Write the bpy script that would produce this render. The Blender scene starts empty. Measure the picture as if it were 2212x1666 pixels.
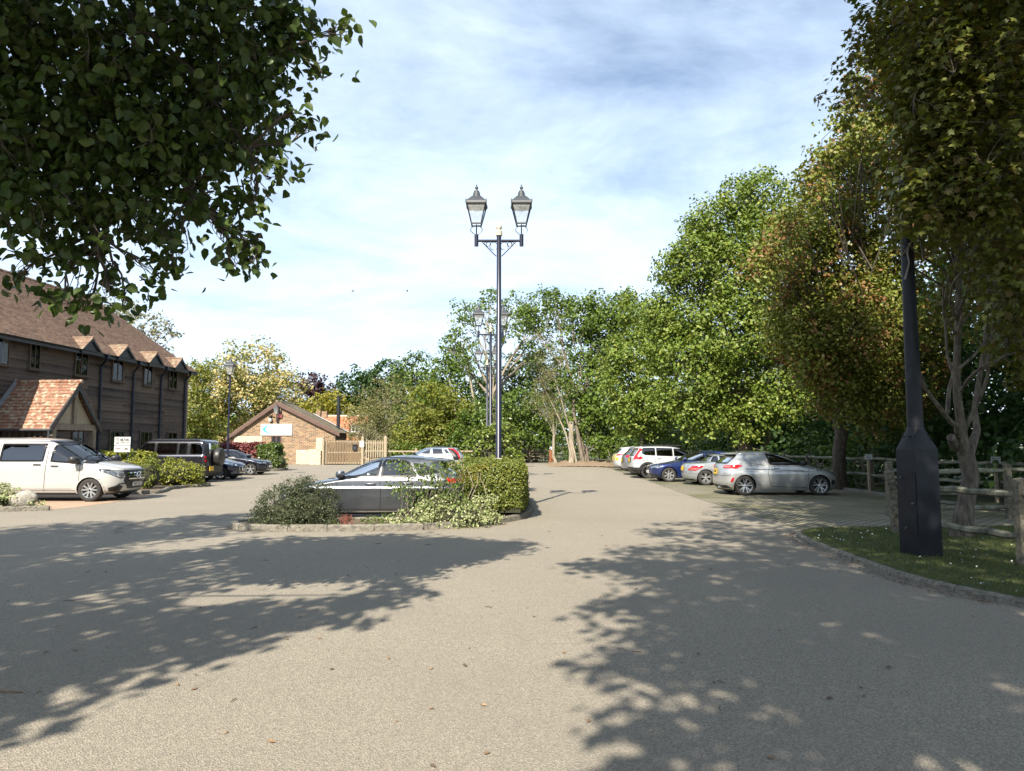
import bpy, bmesh, math, random
import numpy as np
from mathutils import Vector, Matrix
PI = math.pi
R = math.radians
scene = bpy.context.scene
col = scene.collection

# ---------------------------------------------------------------- camera, sky, sun, exposure
EYE = 1.7
PITCH = math.atan(127 / 1534.0)
cam_d = bpy.data.cameras.new('camera')
cam_d.sensor_width = 36.0
cam_d.lens = 36.0 * 1534 / 2212
cam_d.clip_start = 0.05
cam_d.clip_end = 3000
cam = bpy.data.objects.new('camera', cam_d)
cam.location = (0, 0, EYE)
cam.rotation_euler = (PI / 2 + PITCH, 0, 0)
col.objects.link(cam)
scene.camera = cam

SUN_EL = R(41)
SUN_AZ = math.atan2(-0.29, -0.957)          # measured from +Y towards +X
w = bpy.data.worlds.new('World')
scene.world = w
w.use_nodes = True
nt = w.node_tree
nt.nodes.clear()
wo = nt.nodes.new('ShaderNodeOutputWorld')
bg = nt.nodes.new('ShaderNodeBackground')
sky = nt.nodes.new('ShaderNodeTexSky')
sky.sky_type = 'NISHITA'
sky.sun_disc = False
sky.sun_elevation = SUN_EL
sky.sun_rotation = SUN_AZ % (2 * PI)
sky.air_density = 1.0
sky.dust_density = 0.6
sky.ozone_density = 1.6
bg.inputs['Strength'].default_value = 0.080
# thin broken cloud sheet: noise on the sky direction projected to a flat layer
tc = nt.nodes.new('ShaderNodeTexCoord')
sep = nt.nodes.new('ShaderNodeSeparateXYZ')
nt.links.new(tc.outputs['Generated'], sep.inputs[0])
def wmath(op, a, b=None, c=None):
    n = nt.nodes.new('ShaderNodeMath')
    n.operation = op
    for k, v in enumerate((a, b, c)):
        if v is None: continue
        if isinstance(v, (int, float)): n.inputs[k].default_value = v
        else: nt.links.new(v, n.inputs[k])
    return n.outputs[0]
zc = wmath('ADD', wmath('MAXIMUM', sep.outputs[2], 0.0), 0.13)
cmb = nt.nodes.new('ShaderNodeCombineXYZ')
nt.links.new(wmath('DIVIDE', sep.outputs[0], zc), cmb.inputs[0])
nt.links.new(wmath('DIVIDE', sep.outputs[1], zc), cmb.inputs[1])
cmb.inputs[2].default_value = 3.7
def wnoise(scale, detail, rough, dist, zoff):
    mp = nt.nodes.new('ShaderNodeMapping')
    mp.inputs['Location'].default_value = (zoff, zoff * .7, zoff)
    mp.inputs['Scale'].default_value = (1.0, 1.25, 1)
    nt.links.new(cmb.outputs[0], mp.inputs[0])
    n = nt.nodes.new('ShaderNodeTexNoise')
    n.inputs['Scale'].default_value = scale
    n.inputs['Detail'].default_value = detail
    n.inputs['Roughness'].default_value = rough
    n.inputs['Distortion'].default_value = dist
    nt.links.new(mp.outputs[0], n.inputs['Vector'])
    return n.outputs['Fac']
n1 = wnoise(1.3, 7, .6, .5, 5.3)
n2 = wnoise(3.1, 8, .62, .2, 7.7)
cl = wmath('ADD', wmath('MULTIPLY', n1, .72), wmath('MULTIPLY', n2, .28))
ramp = nt.nodes.new('ShaderNodeValToRGB')
ramp.color_ramp.elements[0].position = .33
ramp.color_ramp.elements[1].position = .62
nt.links.new(cl, ramp.inputs[0])
low = wmath('SUBTRACT', 1.0, wmath('MULTIPLY', sep.outputs[2], 1.7))
lowc = wmath('MULTIPLY', wmath('MAXIMUM', low, 0.0), .55)
cfac = wmath('MINIMUM', wmath('ADD', wmath('MULTIPLY', ramp.outputs[0], .62), lowc), .82)
mixc = nt.nodes.new('ShaderNodeMix')
mixc.data_type = 'RGBA'
nt.links.new(cfac, mixc.inputs['Factor'])
nt.links.new(sky.outputs[0], mixc.inputs[6])
mixc.inputs[7].default_value = (6.3, 7.5, 9.0, 1)
nt.links.new(mixc.outputs[2], bg.inputs['Color'])
nt.links.new(bg.outputs[0], wo.inputs[0])

sun_d = bpy.data.lights.new('sun', 'SUN')
sun_d.energy = 5.0
sun_d.angle = R(0.53)
sun_d.color = (1.0, 0.92, 0.79)
sun = bpy.data.objects.new('sun', sun_d)
sdir = Vector((math.sin(SUN_AZ) * math.cos(SUN_EL), math.cos(SUN_AZ) * math.cos(SUN_EL), math.sin(SUN_EL)))
sun.rotation_euler = (-sdir).to_track_quat('-Z', 'Y').to_euler()
sun.location = sdir * 60
col.objects.link(sun)

vs = scene.view_settings
vs.view_transform = 'Standard'
vs.look = 'None'
vs.exposure = 1.15
vs.gamma = 1.0
scene.cycles.max_bounces = 8
scene.cycles.transparent_max_bounces = 12
scene.cycles.use_denoising = True

# ---------------------------------------------------------------- materials
MATS = {}
def nodes_of(name):
    m = bpy.data.materials.new(name)
    m.use_nodes = True
    t = m.node_tree
    b = t.nodes['Principled BSDF']
    return m, t, b
def N(t, typ, **kw):
    n = t.nodes.new(typ)
    for k, v in kw.items():
        if k in n.inputs: n.inputs[k].default_value = v
        else: setattr(n, k, v)
    return n
def rgba(c): return (c[0], c[1], c[2], 1)
def mixrgb(t, fac, a, b, mode='MIX'):
    n = t.nodes.new('ShaderNodeMix')
    n.data_type = 'RGBA'
    n.blend_type = mode
    for sock, v in ((n.inputs['Factor'], fac), (n.inputs[6], a), (n.inputs[7], b)):
        if isinstance(v, (int, float)): sock.default_value = v
        elif isinstance(v, tuple): sock.default_value = rgba(v)
        else: t.links.new(v, sock)
    return n.outputs[2]
def tmath(t, op, a, b=None):
    n = t.nodes.new('ShaderNodeMath')
    n.operation = op
    for k, v in enumerate((a, b)):
        if v is None: continue
        if isinstance(v, (int, float)): n.inputs[k].default_value = v
        else: t.links.new(v, n.inputs[k])
    return n.outputs[0]
def ramp_of(t, fac, stops):
    r = t.nodes.new('ShaderNodeValToRGB')
    e = r.color_ramp.elements
    while len(e) < len(stops): e.new(.5)
    for k, (p, c) in enumerate(stops):
        e[k].position = p
        e[k].color = rgba(c) if isinstance(c, tuple) else (c, c, c, 1)
    t.links.new(fac, r.inputs[0])
    return r.outputs[0]
def ocoord(t, scale=(1, 1, 1), kind='Object', order=None):
    c = t.nodes.new('ShaderNodeTexCoord')
    o = c.outputs[kind]
    if order:
        s = t.nodes.new('ShaderNodeSeparateXYZ')
        t.links.new(o, s.inputs[0])
        q = t.nodes.new('ShaderNodeCombineXYZ')
        for k, i in enumerate(order):
            if i is not None: t.links.new(s.outputs[i], q.inputs[k])
        o = q.outputs[0]
    m = t.nodes.new('ShaderNodeMapping')
    m.inputs['Scale'].default_value = scale
    t.links.new(o, m.inputs[0])
    return m.outputs[0]
def noise_of(t, vec, scale, detail=4, rough=.55, dist=0):
    n = N(t, 'ShaderNodeTexNoise', Scale=scale, Detail=detail, Roughness=rough, Distortion=dist)
    t.links.new(vec, n.inputs['Vector'])
    return n.outputs['Fac']
def bump_to(t, b, h, strength=.4, dist=.02):
    n = N(t, 'ShaderNodeBump', Strength=strength, Distance=dist)
    t.links.new(h, n.inputs['Height'])
    t.links.new(n.outputs[0], b.inputs['Normal'])
def pmat(name, c1, c2=None, scale=8, rough=.6, metal=0, bump=0, bscale=None, bdist=.01, coat=0, stretch=(1, 1, 1), detail=5, lo=.35, hi=.65, spec=.5):
    if name in MATS: return MATS[name]
    m, t, b = nodes_of(name)
    c2 = c2 or tuple(x * .8 for x in c1)
    v = ocoord(t, stretch)
    f = noise_of(t, v, scale, detail)
    t.links.new(ramp_of(t, f, [(lo, c1), (hi, c2)]), b.inputs['Base Color'])
    b.inputs['Roughness'].default_value = rough
    b.inputs['Metallic'].default_value = metal
    b.inputs['Coat Weight'].default_value = coat
    b.inputs['Coat Roughness'].default_value = .04
    b.inputs['Specular IOR Level'].default_value = spec
    if bump:
        bump_to(t, b, noise_of(t, v, bscale or scale * 3, 6), bump, bdist)
    MATS[name] = m
    return m

def leaf_mat(name, cols, rough=.5, trans=.35, patch=None, patch_scale=.5):
    """cols: colours leaves take at random; patch: a second set in clumps (ripe seeds, blossom, new growth)"""
    if name in MATS: return MATS[name]
    m, t, b = nodes_of(name)
    g = N(t, 'ShaderNodeNewGeometry')
    n = len(cols)
    c = ramp_of(t, g.outputs['Random Per Island'], [(i / max(1, n - 1), x) for i, x in enumerate(cols)])
    if patch:
        pc, lo, hi = patch
        f = noise_of(t, ocoord(t), patch_scale, 3)
        rr = tmath(t, 'ADD', tmath(t, 'MULTIPLY', f, .75), tmath(t, 'MULTIPLY', g.outputs['Random Per Island'], .25))
        k = ramp_of(t, rr, [(lo, 0.0), (hi, 1.0)])
        c = mixrgb(t, k, c, pc)
    t.links.new(c, b.inputs['Base Color'])
    b.inputs['Roughness'].default_value = rough
    b.inputs['Specular IOR Level'].default_value = .35
    tr = N(t, 'ShaderNodeBsdfTranslucent')
    hs = N(t, 'ShaderNodeHueSaturation', Saturation=1.15, Value=1.25)
    t.links.new(c, hs.inputs['Color'])
    t.links.new(hs.outputs[0], tr.inputs['Color'])
    mx = N(t, 'ShaderNodeMixShader', Fac=trans)
    t.links.new(b.outputs[0], mx.inputs[1])
    t.links.new(tr.outputs[0], mx.inputs[2])
    t.links.new(mx.outputs[0], t.nodes['Material Output'].inputs[0])
    MATS[name] = m
    return m

# ---------------------------------------------------------------- mesh helpers
class MB:
    def __init__(s):
        s.v = []; s.f = []; s.m = []
    def add(s, vs_, fs, mat=0, M=None):
        o = len(s.v)
        if M is not None: vs_ = [M @ Vector(p) for p in vs_]
        s.v += [tuple(p) for p in vs_]
        s.f += [tuple(i + o for i in f) for f in fs]
        s.m += [mat] * len(fs)
        return s
    def box(s, c, size, mat=0, rz=0, M=None, taper=1.0):
        x, y, z = size[0] / 2, size[1] / 2, size[2] / 2
        P = [(-x, -y, -z), (x, -y, -z), (x, y, -z), (-x, y, -z)] + [(a * taper, b_ * taper, z) for a, b_ in ((-x, -y), (x, -y), (x, y), (-x, y))]
        T = Matrix.Translation(c) @ Matrix.Rotation(rz, 4, 'Z')
        if M is not None: T = M @ T
        return s.add(P, [(3, 2, 1, 0), (4, 5, 6, 7), (0, 1, 5, 4), (1, 2, 6, 5), (2, 3, 7, 6), (3, 0, 4, 7)], mat, T)
    def tube(s, pts, rad, n=8, mat=0, caps=True, M=None):
        pts = [Vector(p) for p in pts]
        if not isinstance(rad, (list, tuple)): rad = [rad] * len(pts)
        V = []; F = []
        ref = None
        for i, p in enumerate(pts):
            d = (pts[min(i + 1, len(pts) - 1)] - pts[max(i - 1, 0)])
            if d.length < 1e-9: d = Vector((0, 0, 1))
            d.normalize()
            if ref is None: ref = Vector((1, 0, 0)) if abs(d.x) < .9 else Vector((0, 1, 0))
            a = (ref - d * ref.dot(d))
            if a.length < 1e-6: a = d.orthogonal()
            a.normalize(); ref = a
            b_ = d.cross(a)
            for k in range(n):
                t = 2 * PI * k / n
                V.append(p + (a * math.cos(t) + b_ * math.sin(t)) * rad[i])
        for i in range(len(pts) - 1):
            for k in range(n):
                F.append((i * n + k, i * n + (k + 1) % n, (i + 1) * n + (k + 1) % n, (i + 1) * n + k))
        if caps:
            F.append(tuple(range(n - 1, -1, -1)))
            F.append(tuple((len(pts) - 1) * n + k for k in range(n)))
        return s.add(V, F, mat, M)
    def lathe(s, prof, n=16, mat=0, M=None, cap=True, phase=0):
        V = []; F = []
        for r, z in prof:
            for k in range(n):
                t = 2 * PI * k / n + phase
                V.append((r * math.cos(t), r * math.sin(t), z))
        L = len(prof)
        for i in range(L - 1):
            for k in range(n):
                F.append((i * n + k, i * n + (k + 1) % n, (i + 1) * n + (k + 1) % n, (i + 1) * n + k))
        if cap:
            if prof[0][0] > 1e-5: F.append(tuple(range(n - 1, -1, -1)))
            if prof[-1][0] > 1e-5: F.append(tuple((L - 1) * n + k for k in range(n)))
        return s.add(V, F, mat, M)
    def prism(s, poly, d0, d1, axis='x', mat=0, M=None):
        """poly in the two other axes (y,z)/(x,z)/(x,y), extruded from d0 to d1"""
        def P(a, b_, d):
            return {'x': (d, a, b_), 'y': (a, d, b_), 'z': (a, b_, d)}[axis]
        n = len(poly)
        V = [P(a, b_, d0) for a, b_ in poly] + [P(a, b_, d1) for a, b_ in poly]
        F = [tuple(range(n)), tuple(range(2 * n - 1, n - 1, -1))]
        F += [(k, n + k, n + (k + 1) % n, (k + 1) % n) for k in range(n)]
        return s.add(V, F, mat, M)
    def build(s, name, mats, parent=None, smooth=None, fix=True):
        me = bpy.data.meshes.new(name)
        me.from_pydata(s.v, [], s.f)
        for m in (mats if isinstance(mats, (list, tuple)) else [mats]): me.materials.append(m)
        if any(s.m): me.polygons.foreach_set('material_index', s.m)
        if fix:
            bm = bmesh.new(); bm.from_mesh(me)
            bmesh.ops.recalc_face_normals(bm, faces=bm.faces)
            bm.to_mesh(me); bm.free()
        if smooth:
            me.polygons.foreach_set('use_smooth', [True] * len(me.polygons))
            if smooth is not True: me.set_sharp_from_angle(angle=R(smooth))
        me.update()
        o = bpy.data.objects.new(name, me)
        col.objects.link(o)
        if parent is not None: o.parent = parent
        return o

def tag(o, label=None, cat=None, group=None, kind=None):
    if label: o['label'] = label
    if cat: o['category'] = cat
    if group: o['group'] = group
    if kind: o['kind'] = kind
    return o
def thing(name, label, cat, loc=(0, 0, 0), rz=0, group=None):
    o = bpy.data.objects.new(name, None)
    o.empty_display_size = .2
    o.location = loc
    o.rotation_euler = (0, 0, rz)
    col.objects.link(o)
    return tag(o, label, cat, group)
def kids(o): return list(o.children)
def dup(root, loc, rz=None, label=None, scale=None):
    def cp(o, par):
        c = o.copy(); col.objects.link(c)
        if par is not None: c.parent = par
        for k in kids(o): cp(k, c)
        return c
    r = cp(root, None)
    r.location = loc
    if rz is not None: r.rotation_euler = (0, 0, rz)
    if scale: r.scale = scale
    if label: r['label'] = label
    return r
_depsgraph = None
def text_mesh(body, size, name, mat, parent=None, M=None, extrude=.002, align='CENTER', sx=1.0, bold=0):
    cu = bpy.data.curves.new('lettering', 'FONT')
    cu.body = body; cu.size = size; cu.extrude = extrude
    cu.align_x = align; cu.align_y = 'CENTER'
    cu.offset = bold
    cu.resolution_u = 3
    tmp = bpy.data.objects.new('lettering', cu)
    col.objects.link(tmp)
    dg = bpy.context.evaluated_depsgraph_get()
    me = bpy.data.meshes.new_from_object(tmp.evaluated_get(dg))
    bpy.data.objects.remove(tmp)
    bpy.data.curves.remove(cu)
    me.name = name
    me.materials.clear(); me.materials.append(mat)
    T = (M if M is not None else Matrix()) @ Matrix.Diagonal((sx, 1, 1, 1))
    me.transform(T)
    o = bpy.data.objects.new(name, me)
    col.objects.link(o)
    if parent is not None: o.parent = parent
    return o

def raw_mesh(name, V, nper, mat, parent=None, loops=None, starts=None, totals=None):
    """fast mesh from numpy: V (n,3); faces of nper verts in order unless loops given"""
    me = bpy.data.meshes.new(name)
    nv = len(V)
    me.vertices.add(nv)
    me.vertices.foreach_set('co', np.ascontiguousarray(V, dtype=np.float32).ravel())
    if loops is None:
        nf = nv // nper
        loops = np.arange(nv, dtype=np.int32)
        starts = np.arange(nf, dtype=np.int32) * nper
    nf = len(starts)
    me.loops.add(len(loops))
    me.loops.foreach_set('vertex_index', np.asarray(loops, dtype=np.int32))
    me.polygons.add(nf)
    me.polygons.foreach_set('loop_start', np.asarray(starts, dtype=np.int32))
    me.materials.append(mat)
    me.update(calc_edges=True)
    o = bpy.data.objects.new(name, me)
    col.objects.link(o)
    if parent is not None: o.parent = parent
    return o
# ---------------------------------------------------------------- ground
def asphalt():
    m, t, b = nodes_of('pale_asphalt')
    v = ocoord(t)
    vor = N(t, 'ShaderNodeTexVoronoi', Scale=95)
    t.links.new(v, vor.inputs['Vector'])
    st = ramp_of(t, vor.outputs['Color'], [(0.0, (.105, .092, .072)), (.35, (.215, .189, .146)), (.7, (.31, .273, .21)), (1.0, (.46, .41, .32))])
    chips = N(t, 'ShaderNodeTexVoronoi', Scale=210)
    t.links.new(v, chips.inputs['Vector'])
    st = mixrgb(t, .35, st, ramp_of(t, chips.outputs['Color'], [(0, (.10, .092, .085)), (1, (.38, .342, .28))]))
    big = noise_of(t, v, .35, 5)
    st = mixrgb(t, ramp_of(t, big, [(.35, 0.0), (.7, .55)]), st, (.20, .179, .146))
    stain = noise_of(t, v, 1.3, 6, .65, .8)
    st = mixrgb(t, ramp_of(t, stain, [(.62, 0.0), (.76, .4)]), st, (.13, .118, .105))
    mus = N(t, 'ShaderNodeTexVoronoi', Scale=.42, feature='DISTANCE_TO_EDGE')
    wv = N(t, 'ShaderNodeTexNoise', Scale=2.2, Detail=6)
    t.links.new(v, wv.inputs['Vector'])
    ad = N(t, 'ShaderNodeVectorMath', operation='MULTIPLY_ADD')
    t.links.new(wv.outputs['Color'], ad.inputs[0]); ad.inputs[1].default_value = (.9, .9, 0); t.links.new(v, ad.inputs[2])
    t.links.new(ad.outputs[0], mus.inputs['Vector'])
    crack = ramp_of(t, mus.outputs['Distance'], [(0.0, 1.0), (.006, .0)])
    gate = ramp_of(t, noise_of(t, v, .23, 2), [(.52, 0.0), (.60, .55)])
    st = mixrgb(t, tmath(t, 'MULTIPLY', crack, gate), st, (.07, .062, .055))
    t.links.new(st, b.inputs['Base Color'])
    b.inputs['Roughness'].default_value = .93
    b.inputs['Specular IOR Level'].default_value = .18
    bump_to(t, b, vor.outputs['Distance'], .55, .012)
    return m
M_asph = asphalt()
def soil():
    return pmat('soil', (.075, .055, .035), (.14, .105, .065), 9, .95, bump=.6, bscale=30, bdist=.03)
def grass_ground():
    m, t, b = nodes_of('turf')
    v = ocoord(t)
    f = noise_of(t, v, 1.4, 8, .7)
    c = ramp_of(t, f, [(.3, (.035, .06, .012)), (.55, (.07, .085, .022)), (.72, (.13, .115, .045))])
    f2 = noise_of(t, v, 60, 3)
    c = mixrgb(t, .5, c, ramp_of(t, f2, [(.3, (.02, .035, .008)), (.7, (.10, .11, .035))]), 'MULTIPLY')
    c = mixrgb(t, .6, c, ramp_of(t, f, [(.3, (.03, .05, .012)), (.7, (.085, .09, .03))]))
    t.links.new(c, b.inputs['Base Color'])
    b.inputs['Roughness'].default_value = .95
    bump_to(t, b, noise_of(t, v, 70, 4), .7, .03)
    return m
M_turf = grass_ground()
def grasscrete():
    m, t, b = nodes_of('grass_pavers')
    v = ocoord(t, order=(1, 0, None))
    br = N(t, 'ShaderNodeTexBrick', Scale=1.0)
    br.offset = .5
    br.inputs['Brick Width'].default_value = .30
    br.inputs['Row Height'].default_value = .15
    br.inputs['Mortar Size'].default_value = .028
    br.inputs['Mortar Smooth'].default_value = .25
    t.links.new(v, br.inputs['Vector'])
    vv = ocoord(t)
    stone = ramp_of(t, noise_of(t, vv, 22, 5), [(.3, (.20, .17, .13)), (.7, (.34, .30, .235))])
    moss = ramp_of(t, noise_of(t, vv, .55, 5), [(.42, 0.0), (.62, .8)])
    stone = mixrgb(t, moss, stone, (.13, .125, .055))
    gap = ramp_of(t, noise_of(t, vv, 14, 4), [(.35, (.03, .032, .012)), (.65, (.075, .08, .028))])
    t.links.new(mixrgb(t, br.outputs['Fac'], stone, gap), b.inputs['Base Color'])
    b.inputs['Roughness'].default_value = .92
    inv = tmath(t, 'SUBTRACT', 1.0, br.outputs['Fac'])
    bump_to(t, b, tmath(t, 'ADD', inv, tmath(t, 'MULTIPLY', noise_of(t, vv, 40, 4), .4)), .9, .03)
    return m
def brick_paving():
    m, t, b = nodes_of('red_brick_paving')
    v = ocoord(t)
    br = N(t, 'ShaderNodeTexBrick', Scale=1.0)
    br.inputs['Brick Width'].default_value = .21
    br.inputs['Row Height'].default_value = .105
    br.inputs['Mortar Size'].default_value = .006
    br.inputs['Color1'].default_value = (.33, .20, .13, 1)
    br.inputs['Color2'].default_value = (.42, .29, .19, 1)
    br.inputs['Mortar'].default_value = (.16, .12, .085, 1)
    t.links.new(v, br.inputs['Vector'])
    c = mixrgb(t, .35, br.outputs['Color'], ramp_of(t, noise_of(t, v, 3, 6), [(.3, (.22, .15, .10)), (.7, (.46, .36, .26))]))
    t.links.new(c, b.inputs['Base Color'])
    b.inputs['Roughness'].default_value = .9
    return m

def sheet(name, poly, z, mat, skirt=0):
    g = MB()
    if skirt: g.prism(poly, z - skirt, z, 'z')
    else: g.add([(x, y, z) for x, y in poly], [tuple(range(len(poly)))])
    return tag(g.build(name, mat), kind='structure')
g = MB()
g.add([(-900, -300, -.012), (900, -300, -.012), (900, 1500, -.012), (-900, 1500, -.012)], [(0, 1, 2, 3)])
tag(g.build('ground', pmat('rough_ground', (.055, .07, .025), (.105, .10, .045), .6, .95, bump=.5, bscale=12, bdist=.05, detail=8)), kind='structure')
sheet('road', [(-22, -8), (5.55, -8), (5.75, 14.1), (5.85, 23), (6.3, 33), (6.9, 52), (5.2, 60), (3.4, 64.2), (3.1, 66.5), (1.0, 66.5), (.9, 64.6), (-1, 62.8), (-15.6, 60.5), (-25.5, 60.2), (-26, 44), (-22, 30), (-18.6, 27), (-18.6, 12)], 0.0, M_asph)
sheet('parking_bays', [(5.75, 14.1), (12.1, 14.4), (12.4, 27), (12.8, 34), (12.6, 47), (9, 53), (6.9, 52), (6.3, 33), (5.85, 23)], .004, grasscrete())
sheet('brick_paving', [(-18.6, 18.7), (-12.0, 18.7), (-11.75, 19.3), (-11.7, 20.8), (-11.85, 23.6), (-12.4, 24.4), (-18.6, 24.4)], .004, brick_paving())

# kerb runs
M_kerb = pmat('weathered_kerb', (.115, .105, .082), (.21, .19, .152), 14, .9, bump=.7, bscale=40, bdist=.03)
def kerb(name, pts, label, width=.11, h=.11, close=False, rough=.012, seed=1):
    rnd = random.Random(seed)
    P = [Vector((x, y, 0)) for x, y in pts]
    Q = []
    L = len(P)
    for i in range(L if close else L - 1):
        a, b_ = P[i], P[(i + 1) % L]
        n = max(1, int((b_ - a).length / .06))
        for k in range(n): Q.append(a.lerp(b_, k / n))
    Q.append(P[0] if close else P[-1])
    g = MB()
    n = len(Q)
    # separate stones, about 0.9 m each, with open joints
    i = 0
    while i < n - 2:
        run = 0; k = i
        want = rnd.uniform(.75, 1.05)
        while k < n - 1 and run < want: run += (Q[k + 1] - Q[k]).length; k += 1
        seg = Q[i:k + 1]
        if len(seg) < 2: break
        dz = rnd.uniform(-.006, .006); dx = rnd.uniform(-.006, .006)
        d0 = (seg[1] - seg[0]).normalized(); d1 = (seg[-1] - seg[-2]).normalized()
        seg = [seg[0] + d0 * .006] + seg[1:-1] + [seg[-1] - d1 * .006]
        V = []; m = len(seg)
        for q, p in enumerate(seg):
            a = seg[max(0, q - 1)]; b_ = seg[min(m - 1, q + 1)]
            d = (b_ - a).normalized(); nn = Vector((-d.y, d.x, 0))
            r1, r2, r3 = (rnd.uniform(-rough, rough) for _ in range(3))
            e = .008 if q in (0, m - 1) else 0
            for off, z in ((-width / 2 - .006 + r1, -.02), (-width / 2 + r2 * .6, h * .55), (-width / 2 + r1 + e, h - .03 + r3 * .5), (-width / 2 + .022 + r2 + e, h + r3 * .5 - e), (width / 2 - .022 + r1 - e, h + r2 * .4 - e), (width / 2 - e, h - .025), (width / 2 + .006, -.02)):
                V.append(p + nn * (off + dx) + Vector((0, 0, z + (dz if z > 0 else 0))))
        F = [(q * 7 + k2, (q + 1) * 7 + k2, (q + 1) * 7 + k2 + 1, q * 7 + k2 + 1) for q in range(m - 1) for k2 in range(6)]
        F += [tuple(range(7)), tuple((m - 1) * 7 + k2 for k2 in range(7))]
        g.add(V, F)
        i = k
    return tag(g.build(name, M_kerb), kind='structure')
def smooth_path(pts, n=6, close=False):
    P = [Vector((p[0], p[1], 0)) for p in pts]
    out = []
    L = len(P)
    for i in range(L if close else L - 1):
        p0 = P[(i - 1) % L] if (close or i > 0) else P[0]
        p1 = P[i]; p2 = P[(i + 1) % L]
        p3 = P[(i + 2) % L] if (close or i + 2 < L) else P[-1]
        for k in range(n):
            t = k / n
            q = .5 * ((2 * p1) + (p2 - p0) * t + (2 * p0 - 5 * p1 + 4 * p2 - p3) * t * t + (3 * p1 - p0 - 3 * p2 + p3) * t ** 3)
            out.append((q.x, q.y))
    if not close: out.append((P[-1].x, P[-1].y))
    return out
ISL = [(-5.75, 15.1), (-5.6, 14.55), (-5.15, 14.28), (-4.4, 14.17), (-2.8, 14.22), (-1.6, 14.5), (-.7, 15.1), (0, 16.0), (.34, 17.0), (.5, 19), (.45, 21.5), (.1, 22.4), (-1.2, 22.5), (-1.35, 19.5), (-1.35, 15.6), (-5.3, 15.6)]
isl_path = smooth_path(ISL[:12], 6) + ISL[12:]
kerb('kerb', isl_path, '', .13, .125, True, rough=.008, seed=3)
sheet('island_bed', isl_path, .085, soil())
GR = [(7.6, 14.28), (6.7, 14.2), (5.95, 14.08), (5.5, 13.7), (5.2, 13.0), (5.05, 12.0), (4.97, 10.5), (4.93, 9.4), (5.0, 8.7), (5.17, 8.15), (5.36, 7.6), (5.7, 6.0), (5.8, 3), (5.8, -8)]
gpath = smooth_path(GR, 6)
kerb('kerb', gpath, '', .09, .09, seed=5)
sheet('lawn', gpath + [(40, -8), (40, 20), (12.2, 20), (12.1, 14.45)], .075, M_turf)
sheet('verge', [(12.1, 14.6), (14, 20), (40, 20), (40, 62), (7, 62), (6, 57.5), (7, 53.2), (9.1, 53.1), (12.7, 47.1), (12.9, 34), (12.5, 27)], .02, M_turf)
kerb('kerb', [(12.05, 14.5), (12.4, 20), (12.45, 27)], '', .12, .09, seed=8)
kerb('kerb', [(-16, 17.3), (-13.2, 18.05), (-11.95, 18.55)], '', .16, .13, seed=9)
sheet('flower_bed', [(-22, 16), (-16, 17.3), (-13.2, 18.05), (-12.1, 18.6), (-13, 19.6), (-22, 19)], .07, soil())
kerb('kerb', smooth_path([(-18.5, 24.6), (-15, 24.3), (-12.6, 24.5), (-12.35, 25.2), (-12.9, 26.9)], 5), '', .14, .12, seed=10)
kerb('kerb', smooth_path([(-12.9, 26.9), (-12.8, 28.2), (-12.4, 28.7), (-12.6, 29.6), (-14, 29.9), (-18, 30)], 5), '', .14, .12, seed=11)
sheet('planting_bed', [(-18.6, 24.7), (-15, 24.4), (-12.65, 24.6), (-12.5, 25.2), (-13, 26.9), (-12.9, 28.2), (-12.5, 28.7), (-12.7, 29.5), (-14, 29.8), (-18.6, 29.9)], .08, soil())
kerb('kerb', smooth_path([(-20, 45.2), (-16.4, 45.0), (-15.0, 45.6), (-14.85, 47.2)], 5), '', .16, .15, seed=12)
sheet('hedge_bed', [(-20, 45.3), (-16.4, 45.1), (-15.1, 45.7), (-14.95, 47.5), (-20, 48.5)], .08, soil())
# leaf litter bank at the end of the road
def bank(name, x0, x1, y0, y1, h, mat, seed):
    rng = np.random.default_rng(seed)
    nx, ny = 40, 16
    V = []
    for j in range(ny + 1):
        for i in range(nx + 1):
            u, v_ = i / nx, j / ny
            e = math.sin(PI * u) ** .5 * math.sin(PI * min(1, v_ * .6 + .05)) if 0 < u < 1 else 0
            V.append((x0 + (x1 - x0) * u + rng.uniform(-.08, .08), y0 + (y1 - y0) * v_ + .5 * math.sin(u * 7), h * e * rng.uniform(.6, 1.1) - .01))
    F = [(j * (nx + 1) + i, j * (nx + 1) + i + 1, (j + 1) * (nx + 1) + i + 1, (j + 1) * (nx + 1) + i) for j in range(ny) for i in range(nx)]
    g = MB(); g.add(V, F)
    return tag(g.build(name, mat, smooth=True), kind='structure')
bank('leaf_litter_bank', 2.9, 9.5, 53.8, 62, .45, pmat('leaf_litter', (.16, .11, .065), (.30, .22, .14), 12, .95, bump=.9, bscale=30, bdist=.06), 4)

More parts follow.
